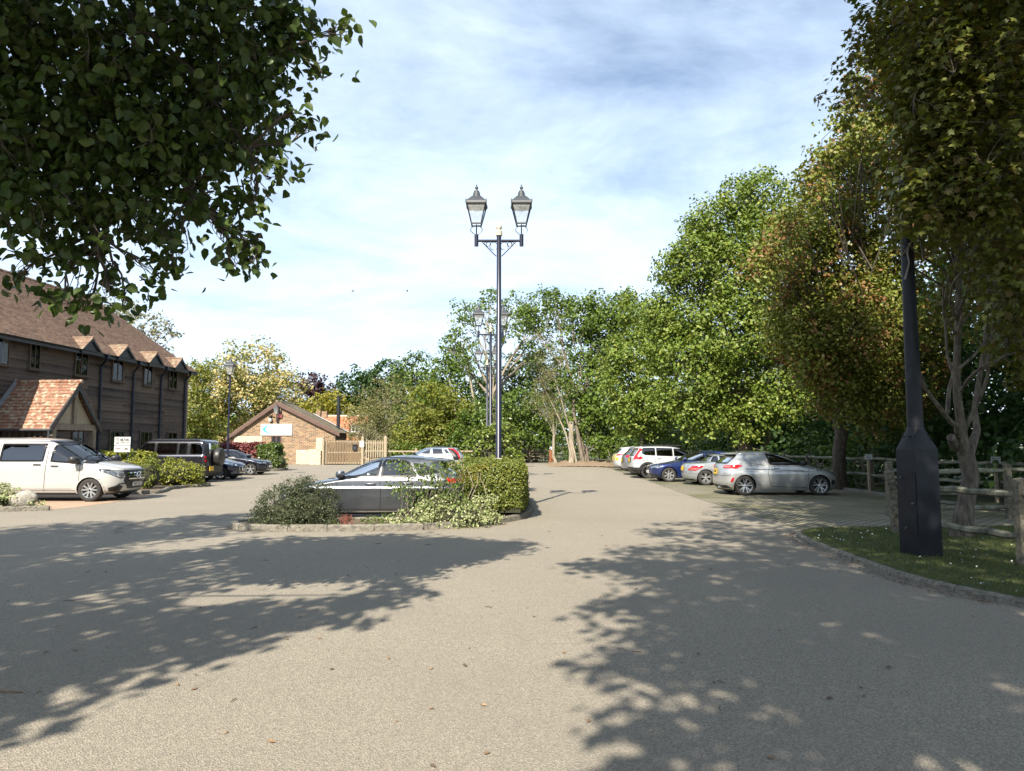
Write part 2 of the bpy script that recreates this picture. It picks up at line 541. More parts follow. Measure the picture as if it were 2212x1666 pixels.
# ---------------------------------------------------------------- debris on the road: one uncountable scatter
def scatter_litter():
    rng = np.random.default_rng(11)
    g = MB()
    for k in range(170):
        y = 2.6 + 13 * rng.random() ** 1.3
        x = rng.uniform(-.72, .6) * (y + 1)
        if x > 4.6: continue
        if (-5.9 < x < .7) and y > 13.9: continue
        typ = rng.integers(0, 4)
        a = rng.uniform(0, 2 * PI)
        T = Matrix.Translation((x, y, .006)) @ Matrix.Rotation(a, 4, 'Z')
        if typ <= 1:
            s_ = rng.uniform(.012, .024)
            g.add([(-s_ * 1.3, 0, 0), (-.3 * s_, -s_ * .6, .004), (s_ * 1.3, 0, .002), (-.2 * s_, s_ * .6, .005), (0, 0, s_ * .7)], [(0, 1, 4), (1, 2, 4), (2, 3, 4), (3, 0, 4)], int(rng.integers(0, 2)), T)
        elif typ == 2:
            L = rng.uniform(.05, .14)
            g.tube([(-L / 2, 0, .002), (0, rng.uniform(-.01, .01), .006), (L / 2, rng.uniform(-.02, .02), .002)], [.003, .004, .0025], 4, 0, M=T)
        else:
            s_ = rng.uniform(.018, .03)
            g.add([(-s_, 0, 0), (0, -s_ * .6, .006), (s_, 0, .001), (0, s_ * .6, .004)], [(0, 1, 2, 3)], 2 if rng.random() < .25 else 1, T)
    g.tube([(-3.65, 5.0, .005), (-3.5, 5.04, .009), (-3.36, 5.03, .005)], .006, 5, 1)
    tag(g.build('leaf_litter', [pmat('seed_brown', (.05, .03, .018), (.10, .055, .03), 30), pmat('dry_leaf', (.16, .085, .04), (.24, .15, .07), 30), pmat('fresh_leaf', (.25, .34, .06), (.3, .36, .08), 30)]), kind='stuff')
    # drifts of brown petals along the kerbs
    V = []
    for path, n in ((gpath[14:60], 900), (isl_path[2:40], 700)):
        P = np.array(path)
        for k in range(n):
            i = rng.integers(0, len(P) - 1); t = rng.random()
            p = P[i] * (1 - t) + P[i + 1] * t
            d = P[i + 1] - P[i]; d /= (np.linalg.norm(d) + 1e-9)
            sgn = 1 if path[0][0] > 3 else 1
            nn = np.array([d[1], -d[0]]) * sgn
            q = p + nn * (.10 + abs(rng.normal(0, .09)))
            s_ = rng.uniform(.008, .018); a = rng.uniform(0, 6.28)
            c_, s2 = math.cos(a) * s_, math.sin(a) * s_
            z = .004 + rng.random() * .006
            V += [(q[0] - c_, q[1] - s2, z), (q[0] + s2 * .5, q[1] - c_ * .5, z + .004), (q[0] + c_, q[1] + s2, z), (q[0] - s2 * .5, q[1] + c_ * .5, z + .003)]
    o = raw_mesh('fallen_petals', np.array(V), 4, leaf_mat('brown_petals', [(.11, .06, .035), (.2, .12, .07), (.16, .07, .05)], trans=.1))
    tag(o, kind='stuff')
scatter_litter()

def grass_and_daisies():
    rng = np.random.default_rng(5)
    from_poly = gpath + [(13, -8), (13, 14.4)]
    px = np.array(from_poly)
    def inside(x, y):
        c = np.zeros(len(x), bool)
        n = len(px)
        for i in range(n):
            a, b_ = px[i], px[(i + 1) % n]
            cond = ((a[1] > y) != (b_[1] > y)) & (x < (b_[0] - a[0]) * (y - a[1]) / (b_[1] - a[1] + 1e-12) + a[0])
            c ^= cond
        return c
    n = 90000
    y = 6.2 + 8.1 * rng.random(n) ** 1.2
    x = rng.uniform(4.9, 12.5, n)
    k = inside(x - .1, y)
    x, y = x[k], y[k]
    n = len(x)
    a = rng.uniform(0, 2 * PI, n); hgt = rng.uniform(.018, .055, n); ln = rng.normal(0, .02, (n, 2)); wd = rng.uniform(.003, .006, n)
    B = np.stack([x, y, np.full(n, .07)], 1)
    D_ = np.stack([np.cos(a) * wd, np.sin(a) * wd, np.zeros(n)], 1)
    T = B + np.stack([ln[:, 0], ln[:, 1], hgt], 1)
    V = np.stack([B - D_, B + D_, T], 1).reshape(-1, 3)
    tag(raw_mesh('grass', V, 3, leaf_mat('grass_blades', [(.05, .085, .015), (.09, .12, .025), (.15, .14, .05), (.06, .10, .02)], .6, .3)), kind='stuff')
    V = []
    pts = []
    for cx_, cy_, s_, m_ in ((6.2, 13.0, .7, 60), (6.4, 11.5, .9, 25), (6.9, 9.4, .8, 70), (6.5, 8.2, .7, 45), (8.2, 10.5, 1.0, 30)):
        for _ in range(m_): pts.append((rng.normal(cx_, s_), rng.normal(cy_, s_)))
    P = np.array(pts); P = P[inside(P[:, 0] - .12, P[:, 1])]
    for qx, qy in P:
        r_ = rng.uniform(.009, .015); z = rng.uniform(.10, .13)
        t0 = rng.uniform(0, 1)
        tilt = rng.normal(0, .35, 2)
        V += [(qx + r_ * math.cos(t0 + j * PI / 3), qy + r_ * math.sin(t0 + j * PI / 3), z + r_ * (math.cos(t0 + j * PI / 3) * tilt[0] + math.sin(t0 + j * PI / 3) * tilt[1])) for j in range(6)]
    tag(raw_mesh('daisies', np.array(V), 6, pmat('daisy_white', (.75, .75, .72), (.6, .6, .55), 10)), kind='stuff')
grass_and_daisies()
# ---------------------------------------------------------------- building materials
def plank_mat(name, c_dark, c_light, row=.172, order=(1, 2, None), plank=2.6):
    m, t, b = nodes_of(name)
    v = ocoord(t, order=order)
    br = N(t, 'ShaderNodeTexBrick', Scale=1.0)
    br.offset = .37
    br.inputs['Brick Width'].default_value = plank
    br.inputs['Row Height'].default_value = row
    br.inputs['Mortar Size'].default_value = .004
    br.inputs['Color1'].default_value = (0, 0, 0, 1)
    br.inputs['Color2'].default_value = (1, 1, 1, 1)
    br.inputs['Mortar'].default_value = (.2, .2, .2, 1)
    t.links.new(v, br.inputs['Vector'])
    g1 = noise_of(t, ocoord(t, (1, 1.2, 26)), 2.2, 6, .6)
    big = noise_of(t, ocoord(t), .5, 5)
    s = tmath(t, 'ADD', tmath(t, 'MULTIPLY', br.outputs['Color'], .4), tmath(t, 'ADD', tmath(t, 'MULTIPLY', g1, .4), tmath(t, 'MULTIPLY', big, .5)))
    c = ramp_of(t, s, [(.40, c_dark), (.62, tuple(.5 * (a + b_) for a, b_ in zip(c_dark, c_light))), (.9, c_light)])
    t.links.new(c, b.inputs['Base Color'])
    b.inputs['Roughness'].default_value = .85
    bump_to(t, b, g1, .5, .008)
    return m
def tile_mat(name, cols, row, wid, lichen=0.0, order=(1, 0, None), lich=(.5, .46, .33)):
    m, t, b = nodes_of(name)
    v = ocoord(t, order=order)
    br = N(t, 'ShaderNodeTexBrick', Scale=1.0)
    br.inputs['Brick Width'].default_value = wid
    br.inputs['Row Height'].default_value = row
    br.inputs['Mortar Size'].default_value = .004
    br.inputs['Color1'].default_value = (0, 0, 0, 1)
    br.inputs['Color2'].default_value = (1, 1, 1, 1)
    br.inputs['Mortar'].default_value = (.1, .1, .1, 1)
    t.links.new(v, br.inputs['Vector'])
    big = noise_of(t, ocoord(t), .8, 6, .65)
    s = tmath(t, 'ADD', tmath(t, 'MULTIPLY', br.outputs['Color'], .55), tmath(t, 'MULTIPLY', big, .6))
    n = len(cols)
    c = ramp_of(t, s, [(.15 + .75 * i / (n - 1), x) for i, x in enumerate(cols)])
    if lichen:
        f = noise_of(t, ocoord(t), 7, 5, .6)
        c = mixrgb(t, ramp_of(t, f, [(.62 - lichen * .3, 0.0), (.68 - lichen * .3, .8)]), c, lich)
    t.links.new(c, b.inputs['Base Color'])
    b.inputs['Roughness'].default_value = .88
    bump_to(t, b, tmath(t, 'SUBTRACT', 1.0, br.outputs['Fac']), .5, .01)
    return m
M_clad = plank_mat('weathered_cladding', (.024, .019, .017), (.135, .098, .072))
M_oak = pmat('silvered_oak', (.16, .12, .085), (.30, .245, .18), 5, .85, bump=.4, stretch=(6, 6, .8))
M_darkoak = pmat('dark_oak', (.055, .04, .03), (.11, .082, .06), 5, .85, bump=.4, stretch=(6, 6, .8))
M_black = pmat('black_painted_metal', (.012, .014, .018), (.02, .022, .028), 6, .38, bump=.05, bscale=60)
M_slate = pmat('dark_grey_paint', (.03, .034, .04), (.045, .05, .055), 6, .5)
M_roof = tile_mat('clay_roof_tiles', [(.075, .048, .038), (.15, .088, .062), (.215, .128, .085), (.26, .18, .12)], .105, .165, .12, (1, 0, None), (.27, .23, .15))
M_roof2 = tile_mat('lichened_clay_tiles', [(.12, .055, .035), (.20, .092, .056), (.25, .125, .075), (.29, .17, .11)], .12, .165, .34, (0, 1, None), (.36, .32, .23))
M_roof5 = tile_mat('gablet_tiles', [(.12, .075, .052), (.18, .11, .075), (.22, .145, .098), (.26, .19, .13)], .12, .165, .25, (0, 1, None), (.33, .29, .2))
M_curtain = pmat('pale_curtain', (.26, .28, .27), (.14, .16, .16), 9, .9, stretch=(1, 9, .3))
M_plaster = pmat('pale_plaster', (.34, .28, .19), (.40, .33, .23), 4, .9)
M_white = pmat('white_paint', (.50, .50, .485), (.45, .45, .435), 4, .5)
def glass_mat(name, tint=(.55, .6, .6), gloss=.5, gcol=(.9, .9, .9)):
    m, t, b = nodes_of(name)
    tr = N(t, 'ShaderNodeBsdfTransparent'); tr.inputs[0].default_value = rgba(tint)
    gl = N(t, 'ShaderNodeBsdfGlossy', Roughness=.015); gl.inputs['Color'].default_value = rgba(gcol)
    fr = N(t, 'ShaderNodeFresnel', IOR=1.5)
    k = tmath(t, 'MINIMUM', tmath(t, 'ADD', tmath(t, 'MULTIPLY', fr.outputs[0], 1.3), gloss), 1.0)
    mx = N(t, 'ShaderNodeMixShader')
    t.links.new(k, mx.inputs[0]); t.links.new(tr.outputs[0], mx.inputs[1]); t.links.new(gl.outputs[0], mx.inputs[2])
    t.links.new(mx.outputs[0], t.nodes['Material Output'].inputs[0])
    return m
M_pane = glass_mat('window_glass', (.5, .55, .55), .03, (.5, .52, .52))

def ring_frame(g, y0, y1, z0, z1, x0, x1, wd, mat=0, axis='x'):
    """rectangular frame in the y-z plane from depth x0 to x1"""
    for (a0, a1, b0, b1) in ((y0, y1, z1 - wd, z1), (y0, y1, z0, z0 + wd), (y0, y0 + wd, z0 + wd, z1 - wd), (y1 - wd, y1, z0 + wd, z1 - wd)):
        c = ((x0 + x1) / 2, (a0 + a1) / 2, (b0 + b1) / 2); s = (x1 - x0, a1 - a0, b1 - b0)
        if axis == 'y': c = (c[1], c[0], c[2]); s = (s[1], s[0], s[2])
        g.box(c, s, mat)

# ---------------------------------------------------------------- timber clad office
off = thing('office_building', 'long two storey office clad in dark weathered boards under a brown tiled roof', 'building', (-19, 27, 0), R(-3.5))
V0, V1, EAVE, RISE, HALF = -11.0, 12.6, 5.95, 3.85, 5.6
def cladding():
    rnd = random.Random(2)
    g = MB()
    z = .12
    while z < EAVE - .02:
        t = min(.172, EAVE - z)
        # feather edge board: thick at the foot, thin at the head
        v = V0
        while v < V1 - .01:
            L = min(rnd.uniform(2.2, 4.6), V1 - v)
            j = rnd.uniform(-.004, .006)
            g.prism([(0, z), (.036 + j, z), (.014 + j, z + t + .012), (0, z + t + .012)], v + .002, v + L - .002, 'y', 0)
            v += L
        z += .172
    return g
# prism axis 'y' takes (x, z) pairs
cl_o = cladding().build('cladding', M_clad, off)
g = MB()
g.box((-HALF / 1, (V0 + V1) / 2, EAVE / 2), (2 * HALF - .02, V1 - V0 - .02, EAVE))
g.prism([(0, EAVE), (-HALF, EAVE + RISE), (-2 * HALF, EAVE)], V1 - .25, V1 - .02, 'y')
g.prism([(0, EAVE), (-HALF, EAVE + RISE), (-2 * HALF, EAVE)], V0 + .02, V0 + .25, 'y')
g.build('wall', pmat('dark_boarded_wall', (.03, .024, .02), (.07, .05, .038), 5, .9), off)
g = MB()
g.box((.03, V1 + .03, EAVE / 2 + .05), (.13, .12, EAVE - .05))
g.build('corner_post', M_oak, off)
def roof_slope(u_e, z_e, u_r, z_r, v0, v1, row, thick=.018):
    """stepped courses of tiles from eave to ridge (local x,z), running along y"""
    g = MB()
    L = math.hypot(u_r - u_e, z_r - z_e)
    n = int(L / row)
    du, dz = (u_r - u_e) / n, (z_r - z_e) / n
    nx, nz = -dz / math.hypot(du, dz), du / math.hypot(du, dz)
    if nz < 0: nx, nz = -nx, -nz
    for i in range(n):
        a = (u_e + du * i, z_e + dz * i); b_ = (a[0] + du * 1.15, a[1] + dz * 1.15)
        p = [(a[0], a[1] - .01), (a[0] + nx * thick * 1.5, a[1] + nz * thick * 1.5), (b_[0] + nx * .004, b_[1] + nz * .004), (b_[0], b_[1] - .01)]
        g.prism(p, v0, v1, 'y')
    return g
OVH = .45
zz = EAVE - OVH * RISE / HALF
rf = roof_slope(OVH, zz + .10, -HALF, EAVE + RISE + .1, V0 - .3, V1 + .35, .105).build('roof', M_roof, off)
g = MB(); g.prism([(-HALF, EAVE + RISE + .06), (-2 * HALF - OVH, zz + .06), (-2 * HALF - OVH, zz - .02), (-HALF, EAVE + RISE - .05)], V0 - .3, V1 + .35, 'y')
g.build('rear_slope', M_roof, rf)
g = MB()
for k in range(80):
    v = V0 - .3 + k * .3
    if v > V1 + .3: break
    g.tube([(-HALF, v, EAVE + RISE + .10), (-HALF, v + .29, EAVE + RISE + .115)], .10, 8)
g.build('ridge_tiles', M_roof, rf)
g = MB()
g.prism([(OVH, zz + .06), (-HALF, EAVE + RISE + .03), (-HALF, EAVE + RISE - .16), (OVH, zz - .12)], V1 + .28, V1 + .33, 'y')
g.build('verge_board', M_slate, rf)
g = MB()
g.box((OVH / 2 - .02, (V0 + V1) / 2, zz + .0), (OVH + .02, V1 - V0 + .6, .03))
g.box((OVH, (V0 + V1) / 2, zz + .02), (.03, V1 - V0 + .6, .2))
g.build('soffit', M_slate, off)
g = MB()
prof = [(.055 * math.cos(a), .055 * math.sin(a)) for a in [PI + PI * k / 8 for k in range(9)]]
prof = [(OVH + .075 + a, zz + .10 + b_) for a, b_ in prof] + [(OVH + .075 + .047 * math.cos(a), zz + .10 + .047 * math.sin(a)) for a in [2 * PI - PI * k / 8 for k in range(9)]]
g.prism(prof, V0 - .3, V1 + .3, 'y')
g.build('gutter', M_black, off, smooth=40)
# flue on the roof
fl = MB()
fu, fv = -1.9, -.2
fz = EAVE + RISE * 1.9 / HALF + .1
fl.lathe([(.14, -.1), (.15, .10), (.105, .2), (.10, .62), (.135, .64), (.135, .70), (.10, .72), (.10, .80), (.13, .82), (.13, .88), (.0, .9)], 14, M=Matrix.Translation((fu, fv, fz)))
fl.build('flue', pmat('grey_flue_metal', (.09, .10, .11), (.14, .15, .16), 8, .45, .6), rf, smooth=40)

def office_window(v0, v1, z0, z1, lites=2, deep=.10):
    fr = MB()
    ring_frame(fr, v0, v1, z0, z1, .02, deep, .065)
    for k in range(1, lites):
        c = v0 + (v1 - v0) * k / lites
        fr.box(((.03 + deep - .01) / 2, c, (z0 + z1) / 2), (deep - .04, .05, z1 - z0 - .13))
    fr.box((deep / 2 + .02, (v0 + v1) / 2, z0 - .025), (deep + .06, v1 - v0 + .1, .045))
    w_ = fr.build('window', M_darkoak, off)
    g = MB(); g.box((.043, (v0 + v1) / 2, (z0 + z1) / 2), (.006, v1 - v0 - .1, z1 - z0 - .1)); g.build('backing', pmat('dark_room', (.02, .022, .024), (.035, .036, .036), 4, .9), w_)
    g = MB()
    wv = v1 - v0
    for (a, b_) in ((v0 + .07, v0 + wv * .27), (v1 - wv * .27, v1 - .07)):
        n = 5
        for k in range(n):
            g.tube([(.052, a + (b_ - a) * (k + .5) / n, z0 + .07), (.052, a + (b_ - a) * (k + .5) / n, z1 - .07)], (b_ - a) / n * .45, 6)
    g.build('curtain', M_curtain, w_)
    g = MB(); g.box((deep - .03, (v0 + v1) / 2, (z0 + z1) / 2), (.004, v1 - v0 - .10, z1 - z0 - .10)); g.build('pane', M_pane, w_)
    return w_
for v0, v1 in ((-1.75, -.4), (.62, 1.22), (3.25, 4.12), (5.82, 6.68), (8.36, 9.12), (10.70, 11.52)):
    office_window(v0, v1, 4.64, 5.72)
for v0, v1 in ((3.3, 4.1), (5.85, 6.95), (8.25, 9.35), (10.75, 11.75)):
    office_window(v0, v1, 1.2, 2.36, 3 if v1 - v0 > 1 else 2)
# eaves gablets above the upper windows
def gablet(vc):
    r = MB()
    hw, hgt, u0 = .66, .58, OVH + .08
    zb = zz + .10
    slope = RISE / HALF
    for sgn in (-1, 1):
        n = 7
        for i in range(n):
            f0, f1 = i / n, (i + 1.15) / n
            va, za = vc + sgn * hw * (1 - f0), zb + hgt * f0
            vb, zb_ = vc + sgn * hw * max(0, 1 - f1), zb + hgt * min(1, f1)
            ua = OVH - (za - zb) / slope - .05; ub = OVH - (zb_ - zb) / slope - .05
            th = .022
            V = [(u0, va, za), (u0, vb, zb_), (ub, vb, zb_), (ua, va, za),
                 (u0, va + sgn * .012, za + th), (u0, vb, zb_ + .008), (ub, vb, zb_ + .008), (ua, va + sgn * .012, za + th)]
            r.add(V, [(0, 1, 2, 3), (4, 5, 6, 7), (0, 1, 5, 4), (1, 2, 6, 5), (2, 3, 7, 6), (3, 0, 4, 7)])
    d = r.build('gablet', M_roof5, off)
    g = MB()
    g.tube([(u0, vc, zb + hgt + .02), (OVH - hgt / slope - .1, vc, zb + hgt + .02)], .05, 6)
    g.build('ridge_tile', M_roof5, d)
    g = MB(); g.prism([(vc - hw + .1, zb - .02), (vc + hw - .1, zb - .02), (vc, zb + hgt - .1)], OVH - .12, OVH + .0, 'x'); g.build('gable_panel', M_slate, d)
    g = MB()
    for sgn in (-1, 1):
        g.prism([(vc + sgn * (hw + .03), zb - .10), (vc + sgn * (hw + .03), zb - .01), (vc, zb + hgt - .005), (vc, zb + hgt - .13)], OVH + .02, OVH + .075, 'x')
    g.box((OVH + .04, vc, zb - .09), (.1, 2 * hw + .1, .12))
    g.build('bargeboard', M_black, d)
    return d
for vc in (3.72, 6.25, 8.75, 11.15): gablet(vc)
for vc in (5.02, 7.52, 9.95, 12.35):
    g = MB()
    g.tube([(OVH + .07, vc - .25, zz + .05), (OVH + .07, vc - .25, zz - .12), (.12, vc, zz - .38), (.10, vc, zz - .6), (.10, vc, .1)], .052, 10)
    g.box((OVH + .07, vc - .25, zz - .02), (.16, .16, .16))
    for z in (1.9, 3.6): g.lathe([(.066, 0), (.066, .06)], 10, M=Matrix.Translation((.10, vc, z)))
    g.build('downpipe', pmat('navy_black_metal', (.012, .017, .032), (.02, .026, .045), 6, .4), off, smooth=40)

# ---------------------------------------------------------------- porch (part of the office)
PU, PV, PW, PE, PA = 2.45, .03, 1.3, 2.38, 4.05
def porch():
    r = MB()
    n = 15
    for sgn in (-1, 1):
        hw = PW + .12
        hh = (PA - PE) * hw / PW
        for i in range(n):
            f0, f1 = i / n, (i + 1.12) / n
            va, za = PV + sgn * hw * (1 - f0), PA - hh + hh * f0
            vb, zb_ = PV + sgn * hw * max(0, 1 - f1), PA - hh + hh * min(1, f1)
            th = .026
            u0, u1 = .04, PU + .16
            V = [(u0, va, za), (u1, va, za), (u1, vb, zb_), (u0, vb, zb_), (u0, va + sgn * .02, za + th), (u1, va + sgn * .02, za + th), (u1, vb, zb_ + .01), (u0, vb, zb_ + .01)]
            r.add(V, [(0, 1, 2, 3), (4, 5, 6, 7), (0, 1, 5, 4), (1, 2, 6, 5), (2, 3, 7, 6), (3, 0, 4, 7)])
    p = r.build('porch_roof', M_roof2, off)
    g = MB()
    for k in range(9): g.tube([(.1 + k * .29, PV, PA + .02), (.1 + k * .29 + .28, PV, PA + .03)], .075, 8)
    g.build('ridge_tiles', M_roof2, p)
    g = MB()
    hw = PW + .14
    for sgn in (-1, 1):
        g.prism([(PV + sgn * hw, PE - .30), (PV + sgn * hw, PE - .04), (PV, PA - .01), (PV, PA - .30)], PU + .10, PU + .15, 'x')
    g.build('bargeboard', M_slate, p)
    g = MB(); g.prism([(PV - PW + .2, PE + .08), (PV + PW - .2, PE + .08), (PV, PA - .28)], PU - .12, PU - .06, 'x'); g.build('gable_panel', M_plaster, p)
    g = MB()
    g.box((PU - .02, PV, PE - .04), (.16, 2 * PW - .1, .22))
    g.box((PU - .02, PV, (PE + PA - .2) / 2), (.13, .17, PA - PE - .35))
    for sgn in (-1, 1):
        g.box((PU - .02, PV + sgn * (PW - .18), 1.14), (.18, .18, 2.28))
        g.box((PU / 2, PV + sgn * (PW - .05), PE - .10), (PU - .2, .14, .16))
    g.build('oak_frame', M_oak, p)
    g = MB()
    for k in range(9):
        g.box((.35 + k * .24, PV - PW + .17, 1.5), (.09, .04, 1.35))
    for z in (.85, 2.2): g.box((PU / 2, PV - PW + .17, z), (PU - .3, .06, .09))
    g.build('slatted_screen', M_darkoak, p)
    g = MB()
    g.tube([(.1, PV - PW - .20, PE - .17), (PU + .2, PV - PW - .20, PE - .17)], .05, 10)
    g.tube([(PU + .12, PV - PW - .20, PE - .17), (PU + .12, PV - PW - .2, .1)], .035, 8)
    g.build('gutter', M_slate, p, smooth=40)
    g = MB(); g.prism([(.02, PA - .02), (.06, PA + .03), (.06, PE), (.02, PE)], PV - PW - .25, PV - PW - .22, 'y')
    # lead flashing up the slope against the boards
    for sgn in (-1, 1):
        hh = PA - PE
        g.add([(.045, PV + sgn * (PW + .12), PE - .1), (.16, PV + sgn * (PW + .12), PE - .06), (.16, PV, PA + .05), (.045, PV, PA + .05), (.045, PV, PA + .16), (.045, PV + sgn * (PW + .2), PE)], [(0, 1, 2, 3), (0, 3, 4, 5)])
    g.build('flashing', pmat('lead_grey', (.16, .17, .18), (.24, .25, .26), 6, .6), p)
    g = MB()
    g.box((.07, PV, 1.2), (.05, 1.1, 2.3)); g.build('door', pmat('dark_door', (.03, .03, .03), (.05, .045, .04), 5, .6), p)
porch()

# ---------------------------------------------------------------- brick gable building
def brick_mat(name, order=(0, 2, None)):
    m, t, b = nodes_of(name)
    v = ocoord(t, order=order)
    br = N(t, 'ShaderNodeTexBrick', Scale=1.0)
    br.offset = .5
    br.inputs['Brick Width'].default_value = .32
    br.inputs['Row Height'].default_value = .105
    br.inputs['Mortar Size'].default_value = .014
    br.inputs['Mortar Smooth'].default_value = .2
    br.inputs['Color1'].default_value = (0, 0, 0, 1)
    br.inputs['Color2'].default_value = (1, 1, 1, 1)
    br.inputs['Mortar'].default_value = (.5, .5, .5, 1)
    t.links.new(v, br.inputs['Vector'])
    c = ramp_of(t, br.outputs['Color'], [(.05, (.075, .042, .028)), (.3, (.15, .075, .042)), (.55, (.22, .12, .062)), (.8, (.28, .18, .095)), (1, (.21, .085, .05))])
    big = noise_of(t, ocoord(t), .7, 4)
    c = mixrgb(t, tmath(t, 'MULTIPLY', ramp_of(t, big, [(.4, 0.0), (.7, 1.0)]), .3), c, (.27, .19, .11))
    c = mixrgb(t, br.outputs['Fac'], c, (.33, .285, .205))
    t.links.new(c, b.inputs['Base Color'])
    b.inputs['Roughness'].default_value = .92
    bump_to(t, b, tmath(t, 'SUBTRACT', 1.0, br.outputs['Fac']), .5, .012)
    return m
M_brick = brick_mat('stock_brickwork')
def flint_mat():
    m, t, b = nodes_of('flint_panel')
    vor = N(t, 'ShaderNodeTexVoronoi', Scale=6.5)
    v = ocoord(t, (1, 1, 1.5))
    t.links.new(v, vor.inputs['Vector'])
    c = ramp_of(t, vor.outputs['Color'], [(0, (.13, .125, .11)), (.4, (.33, .31, .26)), (1, (.56, .53, .45))])
    k = ramp_of(t, vor.outputs['Distance'], [(.32, 0.0), (.52, 1.0)])
    t.links.new(mixrgb(t, k, c, (.42, .37, .27)), b.inputs['Base Color'])
    b.inputs['Roughness'].default_value = .85
    bump_to(t, b, tmath(t, 'SUBTRACT', 1.0, vor.outputs['Distance']), .8, .05)
    return m
M_flint = flint_mat()
M_browntrim = pmat('brown_trim', (.085, .045, .035), (.12, .065, .05), 4, .6)
bk = thing('brick_building', 'single storey brick gable building with brown bargeboards and flint panels behind the red hedge', 'building', (-19.55, 60, 0), R(0))
XL, XR, XA, ZE_L, ZE_R, ZA = -4.05, 4.65, -.25, 2.5, 2.78, 5.2
g = MB(); g.prism([(XL, 0), (XR, 0), (XR, ZE_R), (XA, ZA), (XL, ZE_L)], 0, .3, 'y'); g.build('wall', M_brick, bk)
g = MB(); g.box((XL + .15, 2.2, ZE_L / 2), (.3, 3.8, ZE_L)); g.box((XR - .15, 2.2, ZE_R / 2), (.3, 3.8, ZE_R)); g.build('side_wall', M_darkoak, bk)
M_roof3 = tile_mat('mossy_tiles', [(.10, .08, .055), (.17, .13, .09), (.22, .18, .12), (.26, .22, .14)], .12, .18, .25, (1, 0, None), (.30, .29, .16))
def two_slopes(nm):
    g = roof_slope(XR + .35, ZE_R - .18 + .06, XA, ZA + .12, -.25, 4.4, .15)
    g2 = roof_slope(XL - .35, ZE_L - .2 + .06, XA, ZA + .12, -.25, 4.4, .15)
    g.v, n0 = g.v + g2.v, len(g.v)
    g.f += [tuple(i + n0 for i in f) for f in g2.f]; g.m += g2.m
    return g.build(nm, M_roof3, bk)
brf = two_slopes('roof')
g = MB(); g.tube([(XA, -.27, ZA + .13), (XA, 4.4, ZA + .13)], .1, 8); g.build('ridge_tiles', M_roof3, brf)
for nm, (xe, ze, sg) in {'r': (XR, ZE_R, 1), 'l': (XL, ZE_L, -1)}.items():
    g = MB()
    s_ = (ZA - ze) / abs(xe - XA)
    g.prism([(xe + sg * .42, ze - .42 * s_ - .22), (xe + sg * .42, ze - .42 * s_ + .08), (XA, ZA + .1), (XA, ZA - .24)], -.30, -.25, 'y')
    g.build('bargeboard', M_browntrim, brf)
# pale lead valley on the right slope
g = MB()
s_ = (ZA - ZE_R) / (XR - XA)
V = []
for k in range(9):
    f = k / 8
    x = 1.6 + (XR + .3 - 1.6) * f; y = 4.2 - .6 * f
    z = ZA - s_ * (x - XA) + .17
    V += [(x - .02, y - .25, z + .02), (x + .02, y + .15, z + .02)]
g.add(V, [(2 * k, 2 * k + 1, 2 * k + 3, 2 * k + 2) for k in range(8)])
g.build('lead_valley', pmat('pale_lead', (.5, .52, .55), (.62, .63, .65), 5, .5), brf)
g = MB(); g.box((-2.68, -.02, 1.72), (2.35, .05, 1.35)); g.build('flint_panel', M_flint, bk)
g = MB(); g.box((2.5, -.02, .62), (2.2, .05, 1.2)); g.build('flint_panel', M_flint, bk)
fr = MB(); ring_frame(fr, -.72, .10, 1.42, 2.44, -.06, .02, .085, axis='y'); fr.box((-.30, -.025, 1.93), (.09, .07, .86)); fr.box((-.31, -.05, 1.36), (.95, .14, .08))
bw = fr.build('window', pmat('dark_red_frame', (.075, .03, .028), (.10, .04, .035), 5, .5), bk)
g = MB(); g.box((-.31, -.012, 1.93), (.66, .01, .86)); g.build('blind', M_white, bw)
g = MB(); g.box((-.31, -.03, 1.93), (.66, .004, .86)); g.build('pane', glass_mat('clear_glass', (.9, .92, .92), .05), bw)
g = MB(); g.box((1.95, -.03, 1.12), (.34, .05, .13)); g.build('wall_vent', M_white, bk)
g = MB(); g.tube([(XL - .05, -.12, 2.4), (XL - .05, -.12, .05)], .06, 8); g.build('downpipe', M_browntrim, bk)
# sign board on the gable
sg = thing('sign_board', 'white sign board with a teal crescent on the brick gable above its window', 'sign', (-19.85, 59.94, 2.93))
g = MB(); g.box((0, 0, 0), (2.66, .05, .98)); g.build('board', pmat('sign_white', (.46, .46, .455), (.43, .43, .425), 3, .45), sg)
g = MB()
A = [R(88 + 190 * k / 24) for k in range(25)]
out = [(-.28 + .86 * math.cos(a), .02 + .36 * math.sin(a)) for a in A]
inn = [(-.16 + .76 * math.cos(a), .03 + .345 * math.sin(a)) for a in A]
Vv = []
for (a, b_), (c_, d_) in zip(out, inn): Vv += [(a, -.029, b_), (c_, -.029, d_)]
g.add(Vv, [(2 * k, 2 * k + 1, 2 * k + 3, 2 * k + 2) for k in range(24)])
g.build('crescent_logo', pmat('teal_ink', (.03, .42, .36), (.05, .48, .40), 4, .5), sg)
ROTX = Matrix.Rotation(PI / 2, 4, 'X')
M_inkgrey = pmat('grey_ink', (.30, .31, .31), (.35, .36, .36), 9, .6)
text_mesh('Feed Efficiency Experts', .225, 'lettering', M_inkgrey, sg, Matrix.Translation((.12, -.03, .13)) @ ROTX, .002, sx=.92, bold=.004)
g = MB()
